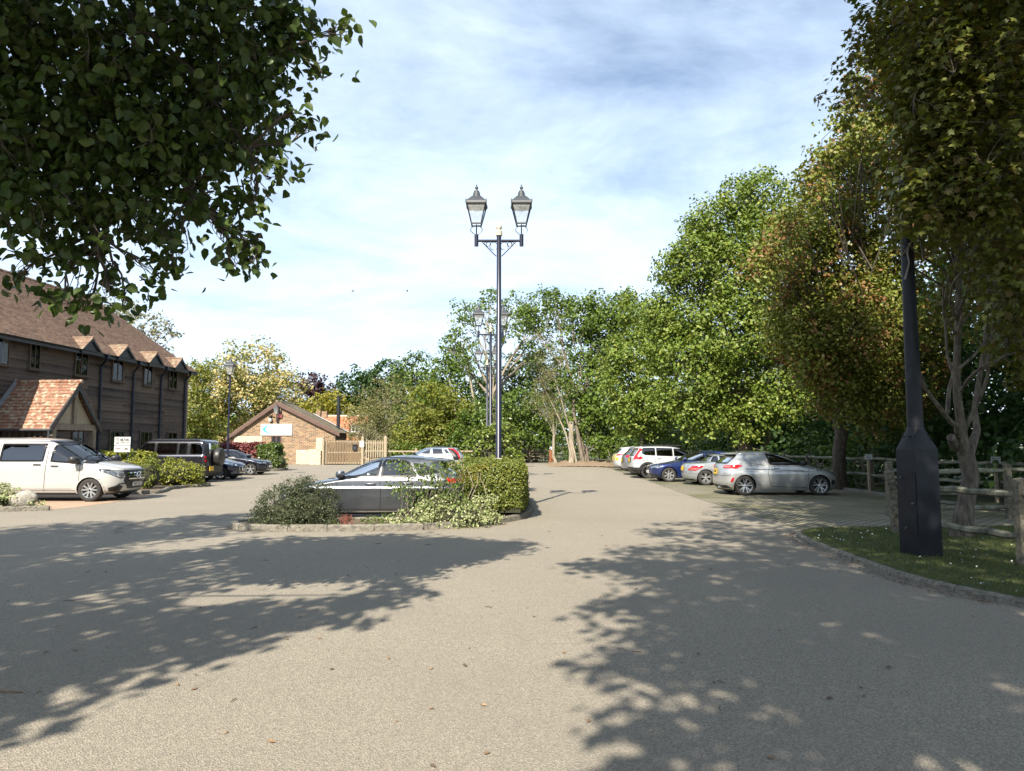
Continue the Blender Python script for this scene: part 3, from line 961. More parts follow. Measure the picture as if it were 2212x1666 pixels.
def ring2(g, cx, cz, r, wd, n=20, a0=0, a1=2 * PI, y=-.03, ex=1.0):
    V = []
    for k in range(n + 1):
        a = a0 + (a1 - a0) * k / n
        V += [(cx + ex * r * math.cos(a), y, cz + r * math.sin(a)), (cx + ex * (r - wd) * math.cos(a), y, cz + (r - wd) * math.sin(a))]
    g.add(V, [(2 * k, 2 * k + 1, 2 * k + 3, 2 * k + 2) for k in range(n)])
ring2(g, .24, -.33, .085, .018, ex=1.7)
g.box((.63, -.03, -.33), (.5, .006, .014))
for k in range(3):
    g.box((.84 + k * .09, -.03, -.345 + .012 * (k % 2)), (.06, .006, .014))
g.box((.66, -.03, -.08), (.68, .006, .012)); ring2(g, 1.0, -.18, .105, .012, 12, -PI / 2, PI / 2)
g.build('key_emblem', M_inkgrey, sg)
g = MB()
for k, (x, w_) in enumerate(((.34, .05), (.41, .07), (.5, .05), (.66, .03), (.72, .06), (.8, .05), (.87, .07), (.95, .05))): g.box((x, -.03, -.18), (w_, .006, .055))
g.build('small_print', M_inkgrey, sg)
# fittings on the gable
def lantern_mesh(parent, scale, loc, mat=None):
    """four sided tapering street lantern; loc = foot of the glass cage"""
    mat = mat or M_black
    def P(s_): return s_ * scale
    T = Matrix.Translation(loc)
    c = MB()
    a, b_ = P(.13), P(.255)
    h0, h1 = P(.03), P(.56)
    for sx in (-1, 1):
        for sy in (-1, 1):
            c.tube([(sx * a, sy * a, h0), (sx * b_, sy * b_, h1)], P(.016), 4, M=T)
    for r_, z in ((a, h0), (b_, h1)):
        for s_ in (-1, 1):
            c.box((0, s_ * r_, z), (2 * r_ + P(.035), P(.035), P(.035)), M=T); c.box((s_ * r_, 0, z), (P(.035), 2 * r_ + P(.035), P(.035)), M=T)
    o = c.build('lantern', mat, parent)
    r = MB()
    q = P(.285)
    lev = [(q, P(.565)), (q, P(.61)), (q * .93, P(.64)), (P(.16), P(.76)), (P(.125), P(.80))]
    V = []
    for rr, z in lev: V += [(-rr, -rr, z), (rr, -rr, z), (rr, rr, z), (-rr, rr, z)]
    F = [(0, 1, 2, 3)]
    for i in range(len(lev) - 1):
        for k in range(4): F.append((i * 4 + k, i * 4 + (k + 1) % 4, (i + 1) * 4 + (k + 1) % 4, (i + 1) * 4 + k))
    r.add(V, F, 0, T)
    r.lathe([(P(.135), P(.78)), (P(.125), P(.83)), (P(.10), P(.86)), (P(.095), P(.92)), (P(.078), P(.95)), (P(.07), P(.98)), (P(.03), P(1.0)), (P(.026), P(1.03)), (P(.045), P(1.055)), (P(.042), P(1.09)), (P(.02), P(1.11)), (P(.014), P(1.16)), (0, P(1.18))], 14, M=T)
    for sx in (-1, 1):
        for sy in (-1, 1): r.lathe([(P(.022), P(.58)), (P(.02), P(.65)), (0, P(.70))], 6, M=T @ Matrix.Translation((sx * q * .97, sy * q * .97, 0)))
    r.build('lantern_roof', M_slate, o, smooth=35)
    p = MB()
    for k in range(4):
        M_ = T @ Matrix.Rotation(k * PI / 2, 4, 'Z')
        p.add([(-a, -a, h0), (a, -a, h0), (b_ * .98, -b_ * .98, h1), (-b_ * .98, -b_ * .98, h1)], [(0, 1, 2, 3)], 0, M_)
    p.build('glass_pane', M_lampglass, o, fix=False)
    d = MB()
    d.box((0, 0, P(.525)), (2 * b_ * .9, 2 * b_ * .9, P(.05)), M=T)
    d.build('reflector', pmat('cream_reflector', (.42, .38, .28), (.36, .33, .24), 5, .4), o)
    d = MB()
    d.lathe([(P(.05), P(.50)), (P(.12), P(.49)), (P(.13), P(.45)), (P(.06), P(.42)), (0, P(.415))], 14, M=T)
    d.build('lamp', pmat('frosted_lamp', (.30, .29, .27), (.24, .23, .22), 5, .3), o, smooth=True)
    return o
def lampglass():
    m, t, b = nodes_of('lantern_glass')
    tr = N(t, 'ShaderNodeBsdfTransparent'); tr.inputs[0].default_value = (.86, .89, .9, 1)
    df = N(t, 'ShaderNodeBsdfPrincipled', Roughness=.25); df.inputs['Base Color'].default_value = (.75, .78, .8, 1)
    f = noise_of(t, ocoord(t), 9, 4)
    k = ramp_of(t, f, [(.35, .16), (.75, .34)])
    mx = N(t, 'ShaderNodeMixShader')
    t.links.new(k, mx.inputs[0]); t.links.new(tr.outputs[0], mx.inputs[1]); t.links.new(df.outputs[0], mx.inputs[2])
    t.links.new(mx.outputs[0], t.nodes['Material Output'].inputs[0])
    return m
M_lampglass = lampglass()
wl = thing('wall_lantern', 'black wall lantern on a bracket high on the brick gable', 'lamp', (-19.78, 59.6, 3.6))
lantern_mesh(wl, .78, (0, 0, .62))
g = MB(); g.tube([(0, .36, .2), (0, .2, .02), (0, .03, .12), (0, 0, .62)], .035, 8); g.box((0, .36, .1), (.1, .06, .5)); g.tube([(0, .33, .4), (0, 0, .45)], .025, 6)
g.build('bracket', M_black, wl)
g = MB(); g.box((0, 0, 0), (.34, .14, .3)); 
tag(g.build('alarm_box', pmat('faded_red_box', (.22, .05, .06), (.27, .07, .07), 5, .5)), 'faded red alarm box on the brick gable beside the wall lantern', 'alarm').location = (-19.58, 59.92, 4.08)
cm = thing('security_camera', 'small white security camera on the brick gable left of the lantern', 'camera', (-20.35, 59.9, 3.85))
g = MB(); g.box((0, -.1, -.1), (.22, .2, .24)); g.build('housing', M_white, cm)
g = MB(); g.box((-.03, -.05, .17), (.16, .16, .16)); g.tube([(0, .05, .25), (.25, -.15, .33)], .04, 6); g.build('bracket', M_black, cm)
ar = thing('solar_panel', 'small grey panel on a thin mast at the apex of the brick gable', 'solar panel', (-19.5, 59.9, 4.3))
g = MB(); g.tube([(0, -.05, 0), (0, -.05, 1.35)], .03, 6); g.build('mast', M_oak, ar)
g = MB(); g.add([(-.28, -.25, 1.3), (.28, -.25, 1.3), (.28, .25, 1.5), (-.28, .25, 1.5), (-.28, -.25, 1.34), (.28, -.25, 1.34), (.28, .25, 1.54), (-.28, .25, 1.54)], [(0, 1, 2, 3), (4, 5, 6, 7), (0, 1, 5, 4), (1, 2, 6, 5), (2, 3, 7, 6), (3, 0, 4, 7)]); g.build('panel', M_slate, ar)
# flint wing wall and its dark side beside the gate
fw = thing('flint_wall', 'low flint and stone wall stub between the brick building and the gate', 'wall', (-16.2, 59.6, 0))
g = MB(); g.box((-.25, .2, .65), (.95, .45, 1.3)); g.box((.1, .15, 1.7), (.55, .4, 1.1)); g.build('stonework', M_flint, fw)
g = MB(); g.box((.55, .3, .62), (.5, .4, 1.2)); g.build('dark_return', pmat('dark_stone', (.06, .055, .045), (.12, .11, .09), 9, .95, bump=.6), fw)

# ---------------------------------------------------------------- cottage behind
ct = thing('cottage', 'red tiled cottage roof with a small white dormer window behind the brick building', 'house', (-18.1, 71, 0))
ct.scale = (.89, .89, .89)
M_roof4 = tile_mat('red_cottage_tiles', [(.22, .075, .04), (.32, .12, .06), (.40, .17, .085), (.45, .24, .13)], .16, .22, .1, (0, 1, None), (.45, .3, .18))
g = MB(); g.box((0, 3.2, 1.1), (7.0, 6, 2.2)); g.build('wall', M_brick, ct)
def cottage_roof():
    g = MB()
    n = 18
    for i in range(n):
        f0, f1 = i / n, (i + 1.1) / n
        y0, z0 = -.35 + 3.5 * f0, 2.15 + 3.0 * f0
        y1, z1 = -.35 + 3.5 * f1, 2.15 + 3.0 * f1
        V = []
        for x in (-3.7, 3.7): V += [(x, y0, z0 - .02), (x, y0 - .03, z0 + .05), (x, y1, z1 + .01), (x, y1, z1 - .02)]
        g.add(V, [(0, 1, 2, 3), (7, 6, 5, 4), (0, 4, 5, 1), (1, 5, 6, 2), (2, 6, 7, 3), (3, 7, 4, 0)])
    g.prism([(3.15, 5.16), (6.6, 2.2), (6.6, 2.1), (3.15, 5.06)], -3.7, 3.7, 'x')
    return g.build('roof', M_roof4, ct)
crf = cottage_roof()
g = MB(); g.tube([(-3.7, 3.15, 5.18), (3.7, 3.15, 5.18)], .14, 8); g.build('ridge_tiles', pmat('pale_ridge', (.42, .33, .25), (.5, .4, .32), 4, .8), crf)
g = MB(); g.box((-2.2, 3.1, 5.3), (.5, .6, 1.1)); g.box((-1.5, 3.1, 5.25), (.6, .6, 1.0)); g.build('chimney', M_brick, crf)
dm = MB(); dm.box((2.72, 1.0, 3.72), (1.5, 1.5, 1.0)); dmo = dm.build('dormer', pmat('dark_tile_hung', (.20, .08, .05), (.28, .12, .07), 9, .9), crf)
g = MB(); g.prism([(.1, 4.1), (.1, 4.2), (2.6, 4.62), (2.6, 4.5)], 1.85, 3.6, 'x'); g.build('dormer_roof', M_roof4, dmo)
fr = MB(); ring_frame(fr, 2.24, 3.2, 3.28, 4.14, .14, .24, .09, axis='y'); fr.box((2.72, .19, 3.71), (.10, .09, .70)); fr.box((2.72, .192, 3.78), (.80, .08, .07))
fr.box((2.72, .14, 3.22), (1.1, .25, .09))
dw = fr.build('window', M_white, dmo)
g = MB(); g.box((2.72, .235, 3.7), (.8, .006, .7)); g.build('pane', pmat('dark_glass', (.02, .022, .03), (.03, .033, .04), 3, .05), dw)
g = MB(); g.box((0, -.3, 2.08), (7.3, .12, .14)); g.build('gutter', M_white, ct)

# ---------------------------------------------------------------- slatted gate and picket panel
M_post = pmat('pale_sawn_wood', (.24, .19, .125), (.33, .27, .185), 5, .85, bump=.3, stretch=(5, 5, .7))
M_pale = pmat('brown_pales', (.12, .082, .048), (.19, .135, .08), 4, .85, bump=.3, stretch=(5, 5, .7))
gt = thing('wooden_gate', 'wide brown boarded timber gate beside the brick building', 'gate', (-15.55, 59.3, 0))
g = MB()
for k in range(26): g.box((.2 + k * .113, 0 if k % 2 else -.045, 1.06), (.095, .022, 1.98))
g.build('pales', M_pale, gt)
g = MB()
for z in (.16, 1.02, 1.92):
    g.box((1.62, -.022, z), (3.0, .024, .12))
g.box((.1, -.03, 1.05), (.07, .07, 2.0)); g.build('rails', M_post, gt)
def round_post(name, label, loc, h, r=.11):
    o = thing(name, label, 'post', loc)
    g = MB(); g.lathe([(r, 0), (r, h), (r * .95, h + .02)], 12); g.build('shaft', M_post, o, smooth=40)
    g = MB(); g.lathe([(r * .7, h + .02), (r * 1.0, h + .09), (r * .85, h + .16), (0, h + .22)], 12); g.build('finial', M_post, o, smooth=True)
round_post('gate_post', 'left round timber post of the boarded gate, next to the flint stub', (-15.68, 59.25, 0), 2.15)
def square_post(name, label, loc, h, s_=.2, mat=None):
    o = thing(name, label, 'post', loc)
    g = MB(); g.box((0, 0, h / 2), (s_, s_, h)); g.build('shaft', mat or M_post, o)
    g = MB(); g.box((0, 0, h + .06), (s_ * .98, s_ * .98, .12), taper=.15); g.build('cap', mat or M_post, o)
    return o
square_post('gate_post', 'square timber post carrying a white notice, between boarded gate and picket panel', (-12.42, 59.25, 0), 2.25, .2)
square_post('gate_post', 'tall pale square post at the right end of the picket panel', (-10.52, 59.25, 0), 2.3, .24)
g = MB(); g.box((0, 0, 0), (.34, .015, .5)); tag(g.build('notice', pmat('notice_white', (.70, .76, .78), (.62, .70, .73), 7, .5)), 'white notice fixed to the square post beside the mailbox', 'notice').location = (-12.46, 59.13, 1.72)
mbx = thing('mailbox', 'black mailbox hung on the boarded timber gate', 'mailbox', (-13.05, 59.18, 1.42))
g = MB(); g.box((0, 0, 0), (.36, .14, .44)); g.box((0, -.02, .24), (.4, .2, .06)); g.build('body', M_black, mbx)
g = MB(); g.box((0, -.075, -.02), (.1, .01, .03)); g.build('slot_plate', pmat('bright_plate', (.6, .6, .6), (.5, .5, .5), 5, .3, .8), mbx)
pk = thing('picket_panel', 'open picket fence panel between two square posts', 'fence', (-12.3, 59.25, 0))
g = MB()
for k in range(9): g.box((.2 + k * .19, 0, 1.15), (.095, .022, 1.75))
g.build('pickets', M_post, pk)
g = MB()
for z in (.5, 1.15, 1.82): g.box((.9, .03, z), (1.7, .04, .09))
g.build('rails', M_post, pk)
# rail fence right of it
rfc = thing('rail_fence', 'pale timber rail fence running right from the picket panel behind the parked cars', 'fence', (-10.4, 59.4, 0))
g = MB()
for z in (.55, 1.12): g.box((4.6, 0, z), (9.0, .06, .12))
for x in (1.2, 3.0): g.tube([(x, .02, 1.1), (x + .9, .02, .1)], .05, 5)
g.build('rails', M_post, rfc)
for x in (2.4, 5.2, 7.9, 8.5, 9.1):
    g = MB(); g.box((x, .05, .68), (.16, .14, 1.36)); g.build('post', M_post, rfc)
# ---------------------------------------------------------------- field gate and trailer at the end of the road
fg = thing('field_gate', 'weathered five bar timber field gate at the far end of the road', 'gate', (.7, 66.2, 0))
g = MB()
for z in (.3, .58, .85, 1.1, 1.36): g.box((1.45, 0, z), (2.8, .05, .10))
g.tube([(.15, -.04, 1.3), (.85, -.04, .32)], .05, 4); g.tube([(1.0, -.04, 1.3), (2.8, -.04, .32)], .05, 4); g.build('bars', M_oak, fg)
for x in (.1, .95, 2.75):
    g = MB(); g.box((x, .03, .75), (.17, .15, 1.5)); g.build('post', M_oak, fg)
tl = thing('cage_trailer', 'grey mesh sided cage trailer parked behind the field gate', 'trailer', (1.9, 70.5, 0))
g = MB(); g.box((0, 0, .95), (3.2, 1.9, .35)); g.box((0, -.98, .95), (3.3, .05, .42)); g.build('bed', pmat('trailer_grey', (.22, .22, .2), (.3, .3, .28), 5, .6), tl)
g = MB()
for y in (-.95, .95):
    for k in range(9): g.box((-1.55 + k * .3875, y, 1.6), (.04, .04, 1.0))
    for k in range(36): g.box((-1.55 + k * .0886, y, 1.6), (.012, .012, 1.0))
    for z in (1.15, 2.1): g.box((0, y, z), (3.15, .05, .05))
g.build('cage', pmat('galvanised', (.33, .35, .34), (.42, .43, .42), 5, .45, .5), tl)
for sx in (-.35, .35):
    g = MB(); g.lathe([(.1, -.1), (.33, -.1), (.36, -.05), (.36, .05), (.33, .1), (.1, .1)], 18, M=Matrix.Translation((sx, -1.0, .36)) @ ROTX); g.build('wheel', M_black, tl, smooth=40)
db = thing('waste_bin', 'rusty brown bin stuffed with pale bags beside the field gate', 'bin', (3.45, 62.6, 0))
g = MB(); g.box((0, 0, .7), (.3, .3, 1.0)); g.box((0, 0, .1), (.2, .2, .2)); g.box((-.12, .1, .6), (.12, .12, 1.35)); g.build('body', pmat('rust_brown', (.22, .075, .03), (.30, .12, .05), 6, .85), db)
def lump(name, c, r, mat, parent, seed, sub=2, amp=.25, squash=(1, 1, 1)):
    bm = bmesh.new()
    bmesh.ops.create_icosphere(bm, subdivisions=sub, radius=1)
    rnd = np.random.default_rng(seed)
    k = rnd.normal(0, 1, (6, 3)); ph = rnd.uniform(0, 6, 6)
    for v in bm.verts:
        p = np.array(v.co)
        d = 1 + amp * sum(math.sin(3 * float(np.dot(k[i], p)) + ph[i]) for i in range(6)) / 3
        v.co = Vector((p[0] * d * r * squash[0] + c[0], p[1] * d * r * squash[1] + c[1], p[2] * d * r * squash[2] + c[2]))
    me = bpy.data.meshes.new(name); bm.to_mesh(me); bm.free()
    me.materials.append(mat)
    for p in me.polygons: p.use_smooth = True
    o = bpy.data.objects.new(name, me); col.objects.link(o)
    if parent is not None: o.parent = parent
    return o
lump('bag', (.02, 0, 1.3), .2, pmat('pale_bag', (.55, .57, .62), (.45, .47, .5), 9, .5), db, 3, 2, .35)
# ---------------------------------------------------------------- street lamps
M_navy = pmat('navy_black_paint', (.010, .013, .028), (.018, .022, .042), 7, .32, bump=.04, bscale=50)
M_gilt = pmat('aged_gold_paint', (.42, .37, .29), (.52, .48, .40), 20, .5, .1)
def twin_lamp(loc, label):
    o = thing('street_lamp', label, 'street lamp', loc, 0, 'twin lantern street lamps down the middle of the car park')
    H = 6.95
    g = MB(); g.tube([(0, 0, 0), (0, 0, 1.25), (0, 0, 1.27), (0, 0, 4.7), (0, 0, 4.72), (0, 0, H)], [.085, .085, .072, .072, .06, .058], 16); g.build('post', M_navy, o, smooth=40)
    g = MB(); g.lathe([(.10, 1.22), (.10, 1.34), (.08, 1.36)], 16); g.build('collar', pmat('cream_collar', (.5, .46, .38), (.42, .38, .3), 9, .6), o, smooth=40)
    g = MB(); g.lathe([(.062, H), (.085, H + .01), (.085, H + .12), (.06, H + .14), (.05, H + .16), (.075, H + .20), (.075, H + .26), (.04, H + .31), (.022, H + .33), (.012, H + .42), (0, H + .44)], 16); g.build('finial', M_gilt, o, smooth=40)
    g = MB(); g.tube([(-.57, 0, H - .12), (.57, 0, H - .12)], .035, 8)
    for s_ in (-1, 1):
        g.tube([(s_ * .07, 0, H - .52), (s_ * .42, 0, H - .16)], .013, 6)
        for cx_, r_ in ((.135, .10), (.265, .057), (.345, .03)):
            pts = [(s_ * cx_ + r_ * math.cos(a), 0, H - .155 - r_ + r_ * math.sin(a)) for a in [2 * PI * k / 16 for k in range(17)]]
            g.tube(pts, .009, 5, caps=False)
    g.build('crossarm', M_navy, o, smooth=40)
    for s_ in (-1, 1):
        g = MB(); g.tube([(s_ * .57, 0, H - .26), (s_ * .57, 0, H + .04)], .052, 12)
        g.tube([(s_ * .57, 0, H + .04), (s_ * .57, 0, H + .30)], .016, 6)
        for q in (-1, 1):
            for ax in (0, 1):
                pts = []
                for k in range(12):
                    t = k / 11
                    rr = .05 + .085 * math.sin(t * PI * 1.15) + .03 * t
                    z = H + .05 + .24 * t
                    pts.append((s_ * .57 + (q * rr if ax == 0 else 0), q * rr if ax else 0, z))
                g.tube(pts, .0095, 5)
        g.build('bracket', M_navy, o, smooth=40)
        lantern_mesh(o, .92, (s_ * .57, 0, H + .27))
    return o
L0 = twin_lamp((-.33, 17.6, 0), 'nearest twin lantern street lamp rising from the clipped island hedge')
dup(L0, (-1.0, 33.0, 0), R(4), 'second twin lantern street lamp, partly behind the nearest lamp post')
dup(L0, (-1.65, 47.0, 0), R(-3), 'farthest and smallest twin lantern street lamp of the row')
sl = thing('street_lamp', 'single lantern street lamp on a slim black post beside the timber office', 'street lamp', (-14.75, 37, 0))
g = MB(); g.tube([(0, 0, 0), (0, 0, .9), (0, 0, .92), (0, 0, 5.3)], [.085, .085, .055, .045], 12); g.tube([(-.14, 0, 5.0), (.14, 0, 5.0)], .015, 6); g.build('post', M_navy, sl, smooth=40)
lantern_mesh(sl, .86, (0, 0, 5.3))
bp = thing('black_column', 'plain black metal column rising behind the boarded gate', 'post', (-15.4, 63, 0))
g = MB(); g.tube([(0, 0, 0), (0, 0, 5.95)], .16, 14); g.build('shaft', M_black, bp, smooth=40)
g = MB(); g.lathe([(.175, 5.9), (.175, 6.0), (0, 6.03)], 14); g.build('cap', M_black, bp)

# big dark column on the lawn
lc = thing('lighting_column', 'tall black metal column with a boxed base standing on the lawn', 'column', (6.07, 10.7, 0), R(-79))
g = MB()
s0 = .195
lev = [(s0 * 1.0, 0), (s0, 1.56), (s0 * .93, 1.62), (.105, 1.93), (.10, 1.95)]
V = []
nseg = 16
for i, (h_, z) in enumerate(lev):
    for k in range(nseg):
        a = 2 * PI * (k + .5) / nseg
        c_, s_ = math.cos(a), math.sin(a)
        m_ = max(abs(c_), abs(s_))
        sq = (h_ * c_ / m_, h_ * s_ / m_)
        ro = (h_ * c_, h_ * s_)
        f = 0 if i < 3 else (1 if i > 2 else 0)
        V.append((sq[0] * (1 - f) + ro[0] * f, sq[1] * (1 - f) + ro[1] * f, z))
# true square corners for the box
def corner(h_, z):
    out = []
    for k in range(nseg):
        side = k // 4; t = (k % 4) / 4 * 2 - 1
        x, y = [(1, t), (-t, 1), (-1, -t), (t, -1)][side]
        out.append((x * h_, y * h_, z))
    return out
def rnd_ring(h_, z):
    return [(h_ * math.cos(2 * PI * k / nseg - PI / 4), h_ * math.sin(2 * PI * k / nseg - PI / 4), z) for k in range(nseg)]
V = corner(s0, 0) + corner(s0, 1.60) + corner(s0 * .985, 1.63) + rnd_ring(.125, 1.92) + rnd_ring(.118, 1.95)
F = [(i * nseg + k, i * nseg + (k + 1) % nseg, (i + 1) * nseg + (k + 1) % nseg, (i + 1) * nseg + k) for i in range(4) for k in range(nseg)] + [tuple(4 * nseg + k for k in range(nseg))]
M_colbox = pmat('black_column_paint', (.006, .007, .010), (.011, .013, .018), 5, .5, bump=.12, bscale=25, bdist=.004, spec=.3)
g.add(V, F); g.build('base_box', M_colbox, lc, smooth=25)
g = MB(); g.tube([(0, 0, 1.9), (0, 0, 2.1), (0, 0, 6.0)], [.112, .112, .076], 20); g.build('shaft', M_colbox, lc, smooth=40)
for face in (3,):
    g = MB(); g.box((0, -s0 - .006, .84), (2 * s0 - .02, .012, .88)); g.build('access_door', M_colbox, lc)
    g = MB()
    for x, z in ((-.09, 1.2), (.13, .83), (-.02, .46)):
        g.lathe([(.022, 0), (.022, .012), (.014, .014), (.014, .03), (0, .032)], 10, M=Matrix.Translation((x, -s0 - .012, z)) @ ROTX)
    g.build('door_bolt', pmat('dull_bolt', (.07, .07, .07), (.1, .1, .1), 5, .5, .6), lc)
g = MB()
for a in (-.6, .4):
    g.lathe([(.018, 0), (.018, .01), (0, .014)], 8, M=Matrix.Translation((a * .12, -.155, 1.82)) @ ROTX)
g.build('bolt', M_colbox, lc)
g = MB(); g.tube([(.10, -.04, 4.75), (.085, -.07, 4.6), (.10, -.06, 4.45), (.08, -.09, 4.3), (.05, -.10, 4.2)], [.012, .016, .012, .014, .02], 6); tag(g.build('loose_cable', pmat('grey_cable', (.16, .15, .13), (.2, .19, .17), 9, .7), lc))

# ---------------------------------------------------------------- post and rail fences
M_fence = pmat('lichened_fence_wood', (.07, .06, .042), (.16, .145, .105), 7, .9, bump=.7, bscale=18, bdist=.02, stretch=(3, 3, 3))
M_rail = pmat('lichened_rail', (.09, .085, .058), (.23, .23, .165), 6, .9, bump=.8, bscale=14, bdist=.03)
def rail(a, b_, seed, r=.055):
    rnd = random.Random(seed)
    a, b_ = Vector(a), Vector(b_)
    n = 9
    pts = [a.lerp(b_, k / n) + Vector((rnd.uniform(-.012, .012), rnd.uniform(-.012, .012), rnd.uniform(-.02, .02) - .03 * math.sin(PI * k / n))) for k in range(n + 1)]
    rr = [r * (.62 if k in (0, n) else rnd.uniform(.85, 1.15)) for k in range(n + 1)]
    g = MB(); g.tube(pts, rr, 7)
    return g
def fence(name, label, posts, hgt, zs, seed, lean=()):
    o = thing(name, label, 'fence', (posts[0][0], posts[0][1], 0))
    ox, oy = posts[0]
    rnd = random.Random(seed)
    for i, (x, y) in enumerate(posts):
        g = MB()
        dx = lean[i] if i < len(lean) else rnd.uniform(-.015, .015)
        h_ = hgt * rnd.uniform(.97, 1.04)
        g.add([(-.075, -.07, -.05), (.075, -.06, -.05), (.07, .07, -.05), (-.07, .06, -.05), (-.07 + dx, -.065, h_ - .02), (.068 + dx, -.055, h_), (.062 + dx, .06, h_ + .02), (-.066 + dx, .055, h_)],
              [(3, 2, 1, 0), (4, 5, 6, 7), (0, 1, 5, 4), (1, 2, 6, 5), (2, 3, 7, 6), (3, 0, 4, 7)], 0, Matrix.Translation((x - ox, y - oy, 0)))
        g.build('post', M_fence, o)
    for i in range(len(posts) - 1):
        for k, z in enumerate(zs):
            a, b_ = posts[i], posts[i + 1]
            rail((a[0] - ox, a[1] - oy, z + rnd.uniform(-.03, .03)), (b_[0] - ox, b_[1] - oy, z + rnd.uniform(-.03, .03)), seed * 10 + i * 3 + k).build('rail', M_rail, o, smooth=50)
    return o
fence('rail_fence', 'near lichened post and rail fence on the lawn beside the black column', [(7.05, 13.15), (6.92, 9.75), (6.85, 6.4)], 1.22, (1.0, .47), 3, (-.12, 0, 0))
fence('rail_fence', 'long shaded post and rail fence under the trees behind the parked cars', [(14.4, 15.2), (14.15, 17.8), (13.95, 20.5), (13.3, 23), (12.75, 25.4), (12.8, 28.2), (12.85, 31), (13.0, 34), (13.1, 37), (13.2, 40)], 1.3, (1.18, .62), 4)
fence('rail_fence', 'dark cross fence running right from the lawn toward the shaded trees', [(8.9, 16.9), (11.5, 16.6), (14.35, 15.3)], 1.25, (1.1, .6, .25), 6)
def stake_sign(loc, label, seed):
    o = thing('bay_sign', label, 'sign', loc, R(seed))
    g = MB(); g.box((0, 0, .62), (.075, .05, 1.24)); g.build('stake', M_post, o)
    g = MB(); g.box((0, -.035, 1.27), (.25, .015, .17)); g.build('plate', M_white, o)
    g = MB()
    for z, w_ in ((1.30, .16), (1.255, .12), (1.225, .18)): g.box((.02 if z > 1.28 else 0, -.0445, z), (w_, .003, .014))
    g.box((-.085, -.0445, 1.295), (.035, .003, .04)); g.build('print', pmat('dark_print', (.06, .09, .11), (.09, .11, .13), 4, .6), o)
stake_sign((12.35, 24.75, 0), 'small white bay sign on a pale stake left of the black column', 4)
stake_sign((13.6, 20.1, 0), 'small white bay sign on a pale stake right of the leaning tree trunk', -6)

# ---------------------------------------------------------------- care home sign
hs = thing('name_sign', 'white sign reading HILTON HOME CARE behind the low hedge', 'sign', (-15.03, 27.5, 0), R(3))
g = MB()
for x in (-.2, .2): g.box((x, .03, .95), (.04, .03, 1.9))
g.box((0, .02, 1.655), (.5, .03, .035)); g.build('frame', M_black, hs)
g = MB(); g.box((0, -.01, 1.82), (.60, .02, .33)); g.build('upper_panel', M_white, hs)
g = MB(); g.box((0, -.01, 1.52), (.60, .02, .235)); g.build('lower_panel', M_white, hs)
M_ink = pmat('black_ink', (.015, .02, .025), (.02, .025, .03), 5, .6)
def on(x, z, y=-.022): return Matrix.Translation((x, y, z)) @ ROTX
text_mesh('HILTON', .135, 'lettering', M_ink, hs, on(.078, 1.866), .002, sx=.66, bold=.006)
text_mesh('HOME CARE', .10, 'lettering', pmat('mid_grey_ink', (.10, .105, .11), (.13, .135, .14), 9, .6), hs, on(.078, 1.762), .002, sx=.60, bold=.001)
g = MB(); g.box((-.185, -.0215, 1.82), (.105, .003, .22)); g.build('emblem_tile', pmat('emblem_grey', (.10, .11, .11), (.13, .14, .14), 5, .5), hs)
g = MB()
for x in (-.208, -.162): g.box((x, -.0245, 1.82), (.022, .003, .18))
g.add([(-.205, -.0245, 1.80), (-.185, -.0245, 1.845), (-.165, -.0245, 1.82), (-.185, -.0245, 1.80)], [(0, 1, 2, 3)]); g.build('emblem', M_white, hs)
g = MB(); g.box((-.13, -.0215, 1.535), (.15, .003, .022)); g.box((-.13, -.0215, 1.50), (.10, .003, .008)); g.add([(-.255, -.0225, 1.555), (-.215, -.0225, 1.555), (-.235, -.0225, 1.48)], [(0, 1, 2)])
g.box((.15, -.0215, 1.515), (.15, .003, .03)); g.box((.15, -.0215, 1.545), (.09, .003, .018)); g.build('small_print', M_ink, hs)

# ---------------------------------------------------------------- gulls
def gull(loc, label, s_, rz, n=0):
    o = thing('gull', label, 'bird', loc, rz)
    g = MB(); g.tube([(-.22, 0, 0), (-.1, 0, .01), (.08, 0, .015), (.2, 0, .02), (.26, 0, .02)], [.015, .06, .075, .045, .012], 8); g.build('body', pmat('gull_grey', (.25, .25, .26), (.35, .35, .36), 4, .8), o, smooth=True)
    for q in (-1, 1):
        g = MB()
        V = [(.12, 0, .04), (-.10, 0, .03), (.14, q * .28, .17), (-.04, q * .30, .16), (.02, q * .62, .10), (-.05, q * .60, .09), (-.10, q * .72, .07)]
        V2 = [(x, y, z - .015) for x, y, z in V]
        F = [(0, 1, 3, 2), (2, 3, 5, 4), (4, 5, 6)]
        g.add(V + V2, F + [tuple(7 + i for i in reversed(f)) for f in F] + [(0, 2, 9, 7), (2, 4, 11, 9), (4, 6, 13, 11), (1, 8, 10, 3), (3, 10, 12, 5), (5, 12, 13, 6)])
        g.build('wing', pmat('gull_wing', (.12, .12, .13), (.2, .2, .21), 4, .8), o)
    o.scale = (s_, s_, s_)
gull((-14.3, 50.2, 23.1), 'gull flying high beside the overhanging branches on the left', .8, R(200))
gull((-20.5, 90, 21.3), 'small distant gull above the brick building', .8, R(30))
gull((-13.5, 90, 21.3), 'small distant gull left of the twin lanterns', .8, R(10))

# ---------------------------------------------------------------- boulder
bl = lump('boulder', (0, 0, .17), .33, pmat('granite_boulder', (.22, .20, .165), (.40, .37, .31), 9, .9, bump=.8, bscale=25, bdist=.03), None, 7, 3, .2, (1.0, .8, .78))
bl.location = (-12.78, 18.75, .06)
tag(bl, 'rounded granite boulder at the end of the kerb beside the white van', 'boulder')
